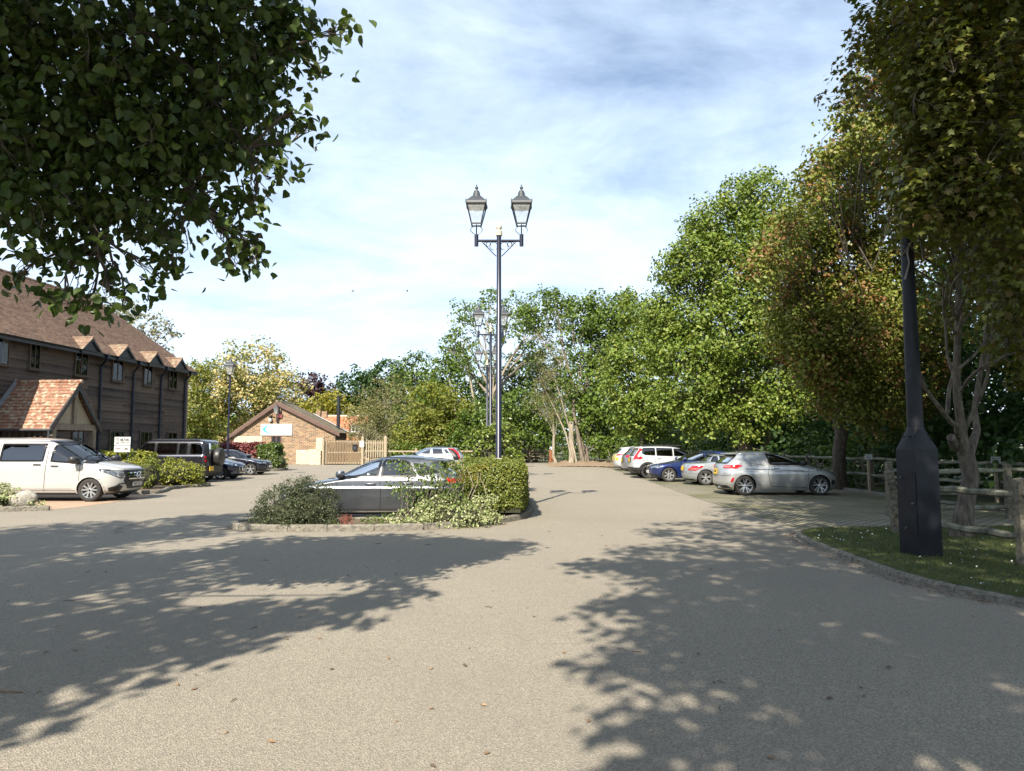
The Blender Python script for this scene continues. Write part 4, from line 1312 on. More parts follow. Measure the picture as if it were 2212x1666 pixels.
# ---------------------------------------------------------------- foliage
def basis(nrm, rng):
    n = len(nrm)
    a = rng.normal(0, 1, (n, 3))
    u = a - nrm * np.sum(a * nrm, 1)[:, None]
    u /= np.linalg.norm(u, axis=1)[:, None] + 1e-9
    return u, np.cross(nrm, u)
LEAF = {
 'diamond': (np.array([(-.5, 0, 0), (-.02, -.34, .05), (.5, 0, -.04), (-.02, .34, .05)]), [(0, 1, 2, 3)]),
 'oval': (np.array([(-.5, 0, 0), (-.22, -.3, .06), (.2, -.27, .05), (.52, 0, -.06), (.2, .27, .05), (-.22, .3, .06)]), [(0, 1, 2, 3), (0, 3, 4, 5)]),
 'heart': (np.array([(-.46, 0, 0), (-.40, -.27, .07), (-.05, -.42, .10), (.28, -.26, .06), (.60, 0, -.10), (.28, .26, .06), (-.05, .42, .10), (-.40, .27, .07)]), [(0, 1, 2, 3, 4), (0, 4, 5, 6, 7)]),
 'lobed': (np.array([(-.5, 0, 0), (-.30, -.10, .01), (-.32, -.42, -.03), (-.08, -.26, .03), (.05, -.56, -.05), (.18, -.20, .03), (.55, 0, -.06), (.18, .20, .03), (.05, .56, -.05), (-.08, .26, .03), (-.32, .42, -.03), (-.30, .10, .01)]), [tuple(range(12))]),
 'long': (np.array([(-.5, 0, 0), (0, -.16, .03), (.55, 0, -.08), (0, .16, .03)]), [(0, 1, 2, 3)]),
}
def leaves(P, nrm, size, rng, kind, dirn=None):
    tpl, faces = LEAF[kind]
    n = len(P)
    u, v = basis(nrm, rng)
    if dirn is not None:
        u = dirn - nrm * np.sum(dirn * nrm, 1)[:, None]
        u /= np.linalg.norm(u, axis=1)[:, None] + 1e-9
        v = np.cross(nrm, u)
    s = size * rng.uniform(.65, 1.25, n)
    V = P[:, None, :] + s[:, None, None] * (tpl[None, :, 0, None] * u[:, None, :] + tpl[None, :, 1, None] * v[:, None, :] + tpl[None, :, 2, None] * nrm[:, None, :])
    return V.reshape(-1, 3), len(tpl), faces
def leaf_object(name, Vl, k, faces, mat, parent):
    n = len(Vl) // k
    pat = np.array([i for f in faces for i in f], dtype=np.int32)
    tot = np.array([len(f) for f in faces], dtype=np.int32)
    loops = (np.arange(n, dtype=np.int32)[:, None] * k + pat[None, :]).ravel()
    starts = np.concatenate([[0], np.cumsum(np.tile(tot, n))[:-1]]).astype(np.int32)
    return raw_mesh(name, Vl, k, mat, parent, loops, starts)
def unit(a): return a / (np.linalg.norm(a, axis=1)[:, None] + 1e-9)
def clump_points(blobs, rng, ls, dens, per, cr, shell=.45, flat=.75):
    """points and outward directions for leaves gathered in clumps through each blob's volume"""
    PP, NN, CC = [], [], []
    for b_ in blobs:
        c = np.array(b_[:3]); r = np.array(b_[3:6]) if len(b_) >= 6 else np.array([b_[3], b_[3] * 1.05, b_[3]])
        area = PI * r[0] * r[2]
        n = max(per * 3, int(dens * area / (ls * ls * .42)))
        m = max(3, n // per)
        d = unit(rng.normal(0, 1, (m, 3)))
        rad = shell + (1.04 - shell) * rng.random(m) ** .55
        k1 = rng.normal(0, 2.2, (4, 3)); ph = rng.uniform(0, 6.28, 4)
        wob = 1 + .13 * np.sin(d @ k1.T + ph).sum(1) * .6
        C = c + d * r * (rad * wob)[:, None]
        cs = cr * rng.uniform(.6, 1.4, m)
        off = np.clip(rng.normal(0, 1, (m, per, 3)), -1.7, 1.7) * np.array([1, 1, flat]) * cs[:, None, None] * .55
        P = (C[:, None, :] + off).reshape(-1, 3)
        out = (np.repeat(d, per, 0) * .6 + unit(off.reshape(-1, 3)) * .7)
        PP.append(P); NN.append(out); CC.append(C)
    return np.concatenate(PP), np.concatenate(NN), np.concatenate(CC)
def crown(name, blobs, seed, mat, parent, base, ls=.2, dens=4.6, per=18, cr=.45, kind='diamond', shell=.45, up=.7, jit=.8, flat=.75, droop=0, zmin=None):
    rng = np.random.default_rng(seed)
    P, out, C = clump_points(blobs, rng, ls, dens, per, cr, shell, flat)
    if zmin is not None:
        k = P[:, 2] > zmin; P, out = P[k], out[k]
    nrm = unit(out * .7 + np.array([0, 0, up]) + rng.normal(0, jit, P.shape))
    dirn = None
    if droop:
        dirn = unit(out * .5 + rng.normal(0, .45, P.shape) + np.array([0, 0, -droop]))
    V, k, f = leaves(P - np.array(base), nrm, ls, rng, kind, dirn)
    return leaf_object(name, V, k, f, mat, parent), C
def wobble_path(a, b_, n, rnd, amp, sag=0):
    a, b_ = Vector(a), Vector(b_)
    L = (b_ - a).length
    off = Vector((0, 0, 0))
    pts = [a]
    for k in range(1, n):
        t = k / n
        off += Vector((rnd.gauss(0, 1), rnd.gauss(0, 1), rnd.gauss(0, .6))) * amp * L / n
        pts.append(a.lerp(b_, t) + off * math.sin(PI * t) * 1.3 + Vector((0, 0, sag * L * math.sin(PI * t))))
    pts.append(b_)
    return pts
def bark(name, c1, c2, sc=5):
    return pmat(name, c1, c2, sc, .92, bump=.8, bscale=14, bdist=.05, stretch=(2.2, 2.2, .6), detail=7)
M_bark = bark('grey_brown_bark', (.095, .075, .055), (.22, .185, .14))
M_barkpale = bark('pale_ash_bark', (.20, .17, .125), (.36, .31, .235))
M_barkdark = bark('dark_bark', (.05, .04, .03), (.12, .10, .075))
def trunk_mesh(paths, base, mat, parent, name='trunk', n=9, flare=1.35):
    g = MB()
    b_ = Vector(base)
    for i, (pts, r0, r1) in enumerate(paths):
        L = len(pts)
        rr = [r0 + (r1 - r0) * (k / (L - 1)) ** .8 for k in range(L)]
        if i == 0: rr[0] *= flare
        g.tube([Vector(p) - b_ for p in pts], rr, n if r0 > .05 else 5)
    return g.build(name, mat, parent, smooth=60, fix=False)
def tree(name, label, base, blobs, mat, tr=.22, fork=.45, bk=None, seed=1, group=None, twigs=5, cat='tree', extra=(), limb=.34, jy=.5, **kw):
    rnd = random.Random(seed)
    rng = np.random.default_rng(seed)
    B = []
    for b_ in blobs:
        b_ = list(b_)
        b_[1] += rng.uniform(-jy, jy) * b_[3]
        B.append(b_)
    o = thing(name, label, cat, (base[0], base[1], 0), 0, group)
    bz = (base[0], base[1], 0)
    top = max(b_[2] for b_ in B)
    cx_ = sum(b_[0] for b_ in B) / len(B); cy_ = sum(b_[1] for b_ in B) / len(B)
    fk = Vector((base[0] + (cx_ - base[0]) * .35, base[1] + (cy_ - base[1]) * .35, max(1.2, top * fork)))
    paths = [(wobble_path((base[0], base[1], -.1), fk, 6, rnd, .12), tr, tr * .75)]
    for b_ in B:
        c = Vector(b_[:3])
        st = fk.lerp(Vector((base[0], base[1], fk.z * .8)), rnd.uniform(0, .3))
        if c.z < st.z: st = Vector((st.x, st.y, max(.6, c.z * .75)))
        p = wobble_path(st, c, 7, rnd, .12, .03)
        paths.append((p, tr * limb * min(1, b_[3] / 1.6), tr * .06))
        for _ in range(twigs if b_[3] > .75 else 1):
            d = Vector((rnd.gauss(0, 1), rnd.gauss(0, 1), rnd.gauss(.25, .8))).normalized()
            e = c + Vector((d.x * b_[3], d.y * b_[3], d.z * (b_[5] if len(b_) > 5 else b_[3]))) * rnd.uniform(.75, 1.05)
            q = p[rnd.randint(3, 6)]
            paths.append((wobble_path(q, e, 4, rnd, .25), tr * .11, tr * .02))
    paths += list(extra)
    trunk_mesh(paths, bz, bk or M_bark, o)
    crown('crown', B, seed, mat, o, bz, **kw)
    return o

G_FRESH = leaf_mat('leaf_fresh_green', [(.07, .12, .014), (.115, .17, .022), (.18, .225, .04), (.09, .145, .018), (.24, .265, .055)], trans=.2)
G_MID = leaf_mat('leaf_mid_green', [(.06, .105, .016), (.09, .145, .02), (.13, .18, .03), (.075, .12, .018)], trans=.25)
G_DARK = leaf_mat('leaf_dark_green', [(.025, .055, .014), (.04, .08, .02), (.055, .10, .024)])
G_IVY = leaf_mat('leaf_ivy', [(.045, .085, .014), (.08, .13, .02), (.12, .165, .03), (.06, .10, .016)], .35, .2)
G_OLIVE = leaf_mat('leaf_olive', [(.12, .135, .045), (.18, .18, .07), (.25, .23, .10), (.14, .15, .05)])
G_YELLOW = leaf_mat('leaf_golden', [(.22, .21, .03), (.31, .27, .045), (.16, .18, .03), (.36, .31, .06)])
G_YG = leaf_mat('leaf_yellow_green', [(.12, .15, .02), (.18, .20, .035), (.24, .235, .05), (.09, .13, .02)])
G_BLOSSOM = leaf_mat('leaf_with_cream_blossom', [(.085, .12, .02), (.15, .17, .035), (.11, .14, .025), (.20, .20, .05)], patch=((.50, .42, .18), .44, .53), patch_scale=.45)
G_PURPLE = leaf_mat('leaf_copper_purple', [(.035, .018, .022), (.06, .03, .035), (.085, .04, .04)])
G_EUC = leaf_mat('leaf_gum', [(.17, .165, .085), (.24, .22, .12), (.12, .13, .06)])
G_REDM = leaf_mat('leaf_field_maple', [(.10, .135, .018), (.15, .18, .03), (.22, .23, .05), (.12, .15, .022)], trans=.25, patch=((.23, .115, .05), .55, .63), patch_scale=.75)
G_NEARM = leaf_mat('leaf_maple_near', [(.075, .095, .014), (.11, .125, .02), (.15, .16, .028), (.085, .085, .018), (.12, .085, .028)], trans=.25)
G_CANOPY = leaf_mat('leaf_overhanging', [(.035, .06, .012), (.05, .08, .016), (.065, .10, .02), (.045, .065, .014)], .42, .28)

# --- far background, left to right
tree('gum_tree', 'sparse olive gum tree showing above the timber office roof', (-31.5, 61), [(-31.9, 60, 12.1, 1.5), (-30.1, 60, 11.2, 1.15), (-33.7, 60, 13.2, 1.4), (-29.7, 60, 9.8, .85), (-34.9, 60, 13.7, 1.0), (-29.0, 60, 11.0, .6), (-33, 61, 10, 1.5)], G_EUC, .3, .6, M_barkpale, 21, ls=.26, dens=1.9, per=16, cr=.42, twigs=7)
tree('flowering_tree', 'broad golden tree with cream blossom rising behind the brick building', (-29.5, 82), [(-33.3, 80, 8.0, 3.7), (-28.6, 80, 9.4, 3.5), (-25.9, 80, 7.4, 3.0), (-30.6, 80, 5.9, 4.1), (-35.2, 80, 4.8, 2.7), (-33.9, 80, 2.2, 3.0), (-24.3, 80, 4.8, 2.2), (-27, 82, 3.5, 3.0)], G_BLOSSOM, .4, .3, M_barkpale, 22, ls=.34, dens=4.9, per=18, cr=.7, twigs=6)
tree('green_tree', 'light green slender tree beside the far corner of the timber office', (-32.4, 72.5), [(-32.4, 72, 5, 1.9), (-32.1, 72, 7.6, 1.5), (-31.4, 72, 9.0, 1.2), (-32.3, 72, 2.2, 2.3), (-30.2, 72, 3.2, 1.6), (-34, 72, 3, 2)], G_YG, .2, .3, M_bark, 23, ls=.3, dens=4.3, per=16, cr=.55)
tree('copper_beech', 'dark purple leaved tree far behind the brick building', (-25.2, 93), [(-25.8, 92, 9.4, 2.0), (-24.4, 92, 8.2, 1.7), (-25.3, 92, 6.6, 2.3)], G_PURPLE, .3, .4, M_barkdark, 24, ls=.36, dens=4.6, per=14, cr=.6)
tree('golden_shrub_tree', 'bright yellow leaved bush tree behind the ridge of the brick building', (-20.5, 79), [(-21.2, 78, 5.4, 2.0), (-18.9, 78, 5.8, 1.6), (-22.9, 78, 4.0, 1.9), (-17.3, 78, 5.0, 1.2), (-19.6, 79, 3.5, 2.2), (-24.3, 78.5, 3.6, 1.6)], G_YELLOW, .2, .3, M_bark, 25, ls=.32, dens=4.6, per=16, cr=.55)
tree('chestnut_tree', 'domed dark green tree on the skyline behind the cottage', (-19.5, 97), [(-20.9, 95, 8.6, 3.1), (-17.2, 95, 10.0, 3.2), (-23, 95, 7.0, 2.4), (-19, 96, 6, 4), (-14.5, 96, 9.0, 3.0)], G_DARK, .5, .35, M_bark, 26, ls=.5, dens=4.8, per=14, cr=.75)
tree('ivy_clad_tree', 'smooth domed tree covered in glossy ivy on the skyline', (-11.4, 85), [(-11.5, 84, 10.4, 2.5), (-11.3, 84, 7.7, 3.3), (-11.4, 85, 4.8, 3.4)], G_IVY, .45, .5, M_bark, 27, ls=.34, dens=4.0, per=16, cr=.45, shell=.7, jit=.5)
tree('pale_willow', 'olive feathery willow above the picket panel', (-12.5, 69), [(-12.3, 68, 6.2, 2.3), (-14, 68, 4.6, 2.1), (-10.9, 68, 4.4, 2.2), (-14.9, 68, 3.4, 1.4), (-12.2, 68, 2.4, 2.1), (-13.2, 69, 3.5, 2)], G_OLIVE, .25, .3, M_barkpale, 28, ls=.26, dens=3.0, per=20, cr=.5, kind='long', twigs=9)
tree('bare_twig_bush', 'tangled half bare pale bush beside the cottage dormer', (-13.3, 65.5), [(-13.4, 65, 2.6, 1.3), (-12.6, 65, 1.9, 1.1), (-13.9, 65, 1.6, 1.0)], G_OLIVE, .22, .25, M_barkpale, 29, ls=.16, dens=.5, per=12, cr=.4, twigs=26, limb=.5)
tree('bushy_tree', 'yellow green bushy tree left of the ash trunks', (-6.6, 67), [(-7.4, 66, 5.0, 2.3), (-5.2, 66, 4.8, 1.9), (-8.6, 66, 3.0, 1.8), (-6.3, 66, 2.8, 2.2), (-4.6, 66.5, 2.6, 1.6), (-9.8, 66.5, 2.0, 1.6)], G_YG, .2, .3, M_barkpale, 30, ls=.27, dens=4.9, per=18, cr=.5, twigs=6)
tree('ash_tree', 'tall airy ash tree with pale trunk behind the three twin lanterns', (-2.6, 71), [(-4.4, 70, 15.0, 1.5), (-2.1, 70, 15.8, 1.3), (.2, 70, 15.4, 1.5), (2.7, 70, 15.3, 1.6), (4.6, 70, 14.9, 1.3), (-4.9, 70, 12.4, 1.6), (-1.2, 70, 13.0, 1.5), (1.6, 70, 12.5, 1.8), (4.1, 70, 12.5, 1.5), (-4.9, 70, 9.7, 1.4), (-2.1, 70, 10.2, 1.1), (2.0, 70, 10.2, 1.1), (-6.2, 70.5, 11.5, 1.0)], G_MID, .36, .42, M_barkpale, 31, ls=.3, dens=2.5, per=14, cr=.5, twigs=8, limb=.42,
     extra=[([(-3.9, 70, 0), (-3.6, 70, 5), (-4.2, 70, 8.5), (-5.0, 70, 11.5)], .2, .06), ([(-5.3, 70, 0), (-5.5, 70, 4.5), (-6.2, 70, 8.2)], .12, .04)])
tree('dense_tree', 'mid green skyline tree between the ivy dome and the ash', (-6.9, 82), [(-7.6, 80, 9.6, 2.1), (-6.0, 80, 11.0, 1.7), (-7, 81, 6.5, 2.8), (-4.5, 81, 7, 2.2), (-9, 81, 7, 2)], G_MID, .3, .4, M_bark, 32, ls=.36, dens=4.0, per=14, cr=.6)
tree('understorey_tree', 'low deep green tree under the ash crown beside the field gate', (0, 65.5), [(.6, 64.5, 5.4, 1.8), (-1.9, 64.5, 4.2, 2.0), (1.8, 64.5, 2.9, 2.0), (-.7, 64.5, 2.5, 1.9), (-4.0, 64, 2.9, 1.7), (3.2, 65.5, 4.2, 1.7), (-3.2, 65, 1.4, 1.4)], G_IVY, .2, .3, M_bark, 33, ls=.25, dens=4.9, per=18, cr=.45, zmin=.1)
tree('grey_willow', 'thin grey olive willow leaning over the end of the road', (3.6, 58), [(3.1, 57, 8.0, 1.6), (3.2, 57, 6.2, 1.7), (2.0, 57.3, 5.0, 1.1), (3.8, 57.5, 4.6, 1.3)], G_OLIVE, .14, .3, M_barkpale, 34, ls=.17, dens=1.7, per=18, cr=.4, kind='long', twigs=12,
     extra=[([(4.9, 57, 0), (4.3, 57, 2.6), (3.4, 57, 4.6), (2.7, 57, 6)], .1, .03), ([(5.2, 57, 0), (4.6, 57, 3), (3.9, 57, 5.5), (3.3, 57, 7.5)], .1, .03)])
tree('ivy_covered_tree', 'ivy covered tree with a pale trunk at the end of the road', (5.9, 58.2), [(5.9, 60, 12.2, 1.8), (7.7, 60, 11.9, 1.9), (6.4, 60, 9.2, 2.2), (8.5, 60, 8.8, 2.1), (5.6, 60, 6.4, 1.9), (8.0, 60, 5.6, 2.2), (7.4, 59.5, 3.4, 1.7), (9.3, 59.5, 2.6, 1.6), (9.8, 60, 11.5, 1.6), (5.7, 57.4, 3.6, .8), (6.9, 57.6, 4.6, 1.3), (6.8, 57.6, 1.6, 1.0), (5.2, 57.6, 5.2, .9), (4.99, 61.0, 13.33, 1.03), (3.39, 61.0, 14.15, 0.95), (7.41, 61.0, 13.74, 1.19), (9.01, 61.0, 12.52, 1.35), (1.37, 61.0, 12.52, 1.35), (9.83, 61.0, 14.15, 1.03)], G_MID, .34, .3, M_bark, 35, ls=.27, dens=4.9, per=18, cr=.5, twigs=6,
     extra=[([(5.75, 57.6, 0), (5.35, 57.6, 2.4), (5.0, 57.5, 4.2), (5.1, 58, 6)], .2, .10), ([(6.2, 57.7, 0), (6.0, 57.7, 1.6), (6.3, 57.6, 3.2)], .12, .06)])
st = thing('cut_stump', 'tall cut pale trunk standing beside the ivy covered tree', 'stump', (4.75, 57.2, 0))
g = MB(); g.tube([(0, 0, -.1), (.05, 0, 1.2), (.0, 0, 2.5), (.04, 0, 3.55)], [.26, .2, .2, .19], 10); g.build('trunk', M_barkpale, st, smooth=60)
tree('backing_tree', 'mid green tree filling the gap behind the ash trunks', (.5, 76), [(1.2, 75, 9.5, 2.0), (-1.0, 75, 8.0, 2.0), (3.6, 75, 10.3, 1.9), (-3.2, 75, 7.1, 2.0), (2.4, 75, 6.4, 2.4), (0, 75, 5, 2.4), (4.6, 75, 7.5, 2.2)], G_MID, .3, .3, M_bark, 39, ls=.32, dens=4.6, per=16, cr=.6)
# --- the right hand tree line
tree('tall_maple', 'yellow green tree overhanging the far end of the parked row', (9.3, 50), [(7.7, 48, 5.8, 1.9), (9, 48, 8, 1.9), (8.4, 48, 10.9, 1.3), (7.9, 48, 3.7, 1.5), (9.8, 48, 5, 2.0), (9.6, 49, 3.2, 1.5), (10.4, 49, 9.5, 1.8), (7.3, 48, 8.3, 1.0)], G_FRESH, .28, .3, M_bark, 36, ls=.22, dens=6.0, per=28, cr=.5, twigs=6)
tree('broad_maple', 'tallest bright green tree with a twin trunk behind the parked cars', (13.3, 39.5), [(11.3, 38, 13.7, 1.7), (12.4, 38, 15.0, 1.2), (13.6, 38, 14.9, 1.5), (9.9, 38, 11.2, 1.75), (12.2, 38, 10.7, 2.1), (8.8, 38, 11.3, .95), (9.1, 38, 8.7, 1.8), (11.4, 38, 7.7, 2.2), (13.6, 38, 11.8, 2.1), (9.6, 38, 5.5, 1.8), (12, 38, 4.6, 1.8), (8.3, 38, 6.6, 1.3), (14, 38, 7.7, 1.9), (10.6, 38, 3.2, 1.1), (15.5, 39, 13, 2), (8.1, 38, 4.2, .9), (9.6, 37.8, 3.2, 1.2), (12.6, 37.6, 3.0, 1.2), (14.2, 37.8, 4.2, 1.6), (15.6, 38.4, 8, 2.2), (8.0, 38, 8.6, .9), (10.5, 38, 12.9, 1.2)], G_FRESH, .42, .25, M_bark, 37, ls=.19, dens=6.0, per=30, cr=.5, twigs=6,
     extra=[([(13.5, 39.0, 0), (13.9, 38.9, 1.6), (14.6, 38.8, 3.6), (15.0, 38.8, 6)], .24, .12)])
tree('field_maple', 'field maple with red tinted seed clusters above the silver van', (12.45, 27.2), [(10.9, 24, 9.4, 1.35), (9.8, 24, 8.1, 1.3), (11.8, 24.5, 11.0, 1.35), (11.5, 24.5, 8.1, 1.8), (10.1, 24, 6.4, 1.3), (11.8, 24.5, 5.8, 1.8), (12.8, 24.5, 12.1, 1.1), (10.9, 24.5, 4.6, 1.2), (12.3, 25, 4.1, 1.2), (10.1, 24, 4.4, .8), (11.2, 24, 11.4, .6), (13.6, 25, 9.5, 1.8), (14, 25.5, 6.5, 1.8), (13.6, 25, 12.6, 1.3), (11.3, 24.6, 3.5, 1.0), (13.4, 25.5, 3.2, 1.3), (14.6, 26, 4.8, 1.6), (9.6, 24, 5.3, .8), (10.27, 21.0, 11.81, 0.47), (10.8, 21.0, 12.69, 0.47), (11.41, 21.0, 13.51, 0.49), (9.58, 21.0, 10.49, 0.38), (11.96, 21.0, 14.56, 0.6), (11.28, 21.0, 12.18, 0.68), (10.52, 21.0, 11.0, 0.68), (9.2, 21.0, 9.55, 0.47), (8.32, 21.0, 8.4, 0.55), (7.72, 21.0, 7.12, 0.55)], G_REDM, .27, .22, M_barkdark, 38, ls=.145, dens=6.0, per=30, cr=.42, kind='diamond', twigs=6)
def spray_twigs(paths, centres, rnd, r):
    P = np.array([p[:] for pa in paths for p in [tuple(q) for q in pa[0]]])
    for c in centres:
        d = ((P - c) ** 2).sum(1)
        q = P[int(np.argmin(d))]
        paths.append((wobble_path(tuple(q), tuple(c), 3, rnd, .2), r, r * .5))
# near maple on the lawn: trunk traced limb by limb, crown overhead on the right
nm = thing('lawn_maple', 'dark leaning maple with peeling bark on the lawn behind the black column', 'tree', (7.95, 12.76, 0))
NB = (7.95, 12.76, 0)
Yn = 12.76
def pl(L, dy=0): return [(x, Yn + dy * i / max(1, len(L) - 1), z) for i, (x, z) in enumerate(L)]
rn = random.Random(3)
npaths = [(pl([(7.93, -.05), (8.06, .63), (8.19, 1.12), (8.11, 1.57)]), .15, .135),
          (pl([(8.11, 1.5), (7.97, 2.18), (7.86, 2.54), (7.79, 2.98), (7.77, 3.6), (7.73, 4.22), (7.69, 4.73), (7.68, 5.6), (7.5, 7)], -1), .085, .03),
          (pl([(8.09, 1.5), (7.85, 1.79), (7.69, 2.01), (7.43, 2.08), (6.9, 2.6), (6.5, 3.4)], -1.2), .08, .02),
          (pl([(7.95, 1.66), (7.78, 1.72), (7.62, 1.82)], -.4), .10, .07),
          (pl([(8.15, 1.45), (8.36, 1.79), (8.5, 1.96), (8.55, 2.37), (8.9, 3.6), (9.2, 5.5)], .6), .09, .03),
          (pl([(8.05, 1.8), (8.25, 2.32), (8.34, 2.62), (8.39, 2.91), (8.33, 3.13), (8.36, 3.48), (8.41, 4.6)], -.6), .045, .02),
          (pl([(7.83, 2.25), (7.95, 2.67), (8.12, 2.98), (8.11, 3.35), (8.17, 4.4)], .5), .045, .02)]
NBL = [(5.7, 9.45, 5.05, .45), (5.8, 9.4, 5.6, .55), (5.9, 9.4, 6.3, .6), (5.95, 9.4, 7.0, .6), (6.3, 9.3, 5.1, .5), (6.16, 9.5, 6.91, .9), (6.83, 9.5, 7.52, .95), (5.85, 9.6, 5.95, .55), (6.54, 9.5, 5.78, .85), (6.0, 9.4, 5.06, .6), (6.75, 9.6, 4.75, .7), (5.72, 9.5, 7.5, .5), (6.9, 9.5, 3.75, .5), (5.58, 9.6, 6.64, .36), (5.55, 9.4, 4.75, .33),
       (7.8, 10, 6.6, 1.1), (8, 10.5, 4.9, .9), (7.6, 10.5, 8.2, 1.1), (6.6, 9.2, 8.5, .8), (7.5, 11.5, 5.8, 1.1), (8.4, 12, 7.4, 1.4), (7.2, 12, 8.8, 1.3), (9.2, 12, 4.2, .9), (7.5, 10.2, 3.4, .5), (9.4, 13, 6, 1.2), (6.2, 10.5, 11.8, 1.6), (8, 10.5, 13, 2.0), (7.0, 8.4, 11.4, 1.6), (9.5, 11, 12, 2.0), (7, 12.5, 13.5, 1.8)]
for b_ in NBL:
    q = Vector((7.72, 12.2, min(5.2, max(2.6, b_[2] - 1.2))))
    pth = wobble_path(q, b_[:3], 6, rn, .2, .05)
    npaths.append((pth, .028, .008))
    for _ in range(6):
        d = Vector((rn.gauss(0, 1), rn.gauss(0, 1), rn.gauss(0, .7))).normalized() * b_[3]
        npaths.append((wobble_path(pth[rn.randint(3, 6)], Vector(b_[:3]) + d, 4, rn, .2), .010, .003))
_, nc = crown('crown', NBL, 51, G_NEARM, nm, NB, ls=.115, dens=4.2, per=12, cr=.22, kind='lobed', shell=.25, up=1.0, jit=.55, droop=.25)
spray_twigs(npaths, nc, rn, .005)
trunk_mesh(npaths, NB, bark('mottled_maple_bark', (.055, .045, .035), (.16, .135, .10), 6), nm)

# large tree behind the viewpoint: throws the shade on the right of the road
bt = [(0.74,2.96,10,1.3),(-0.5,0.54,9,1.2),(-0.33,-1.48,10,1.5),(-1.19,0.81,8.5,0.55),(-1.61,1.05,8.5,0.3),(-0.67,-1.56,8,1.1),(-0.03,-2.04,9,1.5),(-0.94,-2.27,7.5,0.75),(-0.66,-3.07,8,1.1),(0.3,-2.96,8.5,1.4),(0.61,-3.3,8,1.3),(-0.23,-3.06,7.5,0.8),(0.2,-3.18,7,0.8),(0.78,-3.8,8,1.4),(1.44,-3.51,9,1.5),(1.31,-2.59,9.5,1.6),(1.04,-1.81,10,1.6),(-1.17,-2.64,6.2,0.42),(-0.93,-2.82,6.2,0.5),(-0.66,-2.86,6,0.5),(-1.12,-3.0,6,0.6),(1.71,-0.02,11,1.6),(2.75,4.45,12,1.8),(4.46,2.39,12,2),(3.53,-1.02,11,2),(2.4,-3.14,10,1.6),(9.87,14.3,11,1.6),(8.06,8.24,11,1.6),(11.17,9.92,11,1.8),(15.52,23.05,11,1.8),(18.28,18.93,11,2),(6.94,5.05,10,1.6),(5.92,7.69,11.5,1.4),(19.33,25.55,11,2),(15.02,25.0,11.5,1.5),(8.14,14.93,12.5,0.9),(5.4,6.2,12.2,1.8),(5.4,10.8,12.4,1.9),(7.5,9.5,12.5,2.0),(6.8,6.5,11.5,1.9),(9.5,9,12.5,2.2),(4.3,8.2,12.2,1.2),(8.6,5,11,2.2),(6.4,3.4,10,1.8),(3.6,3.6,9.4,1.3)]
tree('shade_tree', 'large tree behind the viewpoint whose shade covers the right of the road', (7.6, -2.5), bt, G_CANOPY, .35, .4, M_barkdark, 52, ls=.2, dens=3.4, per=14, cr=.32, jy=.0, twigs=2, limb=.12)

# tree on the left whose boughs hang into the picture
ct_o = thing('overhanging_tree', 'large dark tree hanging leafy boughs into the top left of the picture', 'tree', (-9.5, 3.0, 0))
CB = (-9.5, 3.0, 0)
CBL = [(-3.92,5.85,5.11,0.7),(-3.1,5.76,5.21,0.65),(-2.38,5.85,5.32,0.5),(-1.98,5.94,5.43,0.32),(-3.88,5.85,4.22,0.7),(-3.06,5.85,4.36,0.59),(-2.39,5.85,4.62,0.38),(-3.92,5.76,3.61,0.41),(-3.26,5.85,3.72,0.43),(-2.7,5.85,3.95,0.34),(-2.9,5.85,3.41,0.18),(-2.16,5.76,4.89,0.27),(-2.5,5.85,3.63,0.15),(-2.29,5.85,4.22,0.18),(-3.58,5.85,3.28,0.18),(-3.69,6.66,4.67,0.72),(-2.88,6.66,4.94,0.63),(-4.59,6.12,4.31,0.63),(-4.68,5.94,5.21,0.72),(-2.21,5.85,3.43,0.11),(-2.36,5.85,3.23,0.09),(-3.38,5.85,3.05,0.09),(-3.69,5.85,2.87,0.08),(-3.54,5.85,2.82,0.05),(-3.84,5.85,2.91,0.05),(-3.25,5.85,2.86,0.06),(-3.37,5.85,2.99,0.06),(-2.95,5.85,3.09,0.08),(-2.89,5.85,3.19,0.07),(-2.25,5.85,3.33,0.09),(-2.17,5.85,3.22,0.05),(-2.4,5.85,3.45,0.08),(-1.99,5.85,4.09,0.08),(-2.04,5.85,3.95,0.05),(-1.65,5.85,4.91,0.11),(-1.46,5.85,5.28,0.07),(-1.84,5.85,4.52,0.08),(-1.74,5.85,4.41,0.05),(-2.19,5.85,3.73,0.06),(-4.17,5.85,3.09,0.08)]
BLOCK = [(round(x - .77, 2), round(y - 2.53, 2), round(z + 2.3, 2), round(r * 1.15 + .1, 2)) for x, y, z, r in CBL if r > .3]
rc = random.Random(8)
cpaths = [(wobble_path((-9.5, 3, -.1), (-9.0, 3.4, 4.2), 6, rc, .1), .36, .28),
          ([(-9, 3.4, 4.2), (-7.2, 4.8, 5.8), (-5.04, 5.58, 5.66), (-4.43, 5.85, 5.41), (-3.8, 5.85, 4.9), (-3.05, 5.85, 4.2), (-2.68, 5.85, 3.77)], .13, .012),
          ([(-7.2, 4.8, 5.8), (-4.95, 5.67, 4.85), (-4.14, 5.94, 4.2), (-3.5, 5.85, 3.5)], .07, .012),
          ([(-7.2, 4.8, 5.8), (-4.86, 5.5, 6.1), (-3.5, 5.76, 5.57), (-2.7, 5.85, 4.85), (-2.25, 5.85, 4.2)], .07, .01),
          ([(-4.86, 5.5, 6.1), (-3.24, 5.76, 6.0), (-2.34, 5.85, 5.57), (-1.9, 5.85, 5.1)], .04, .008)]
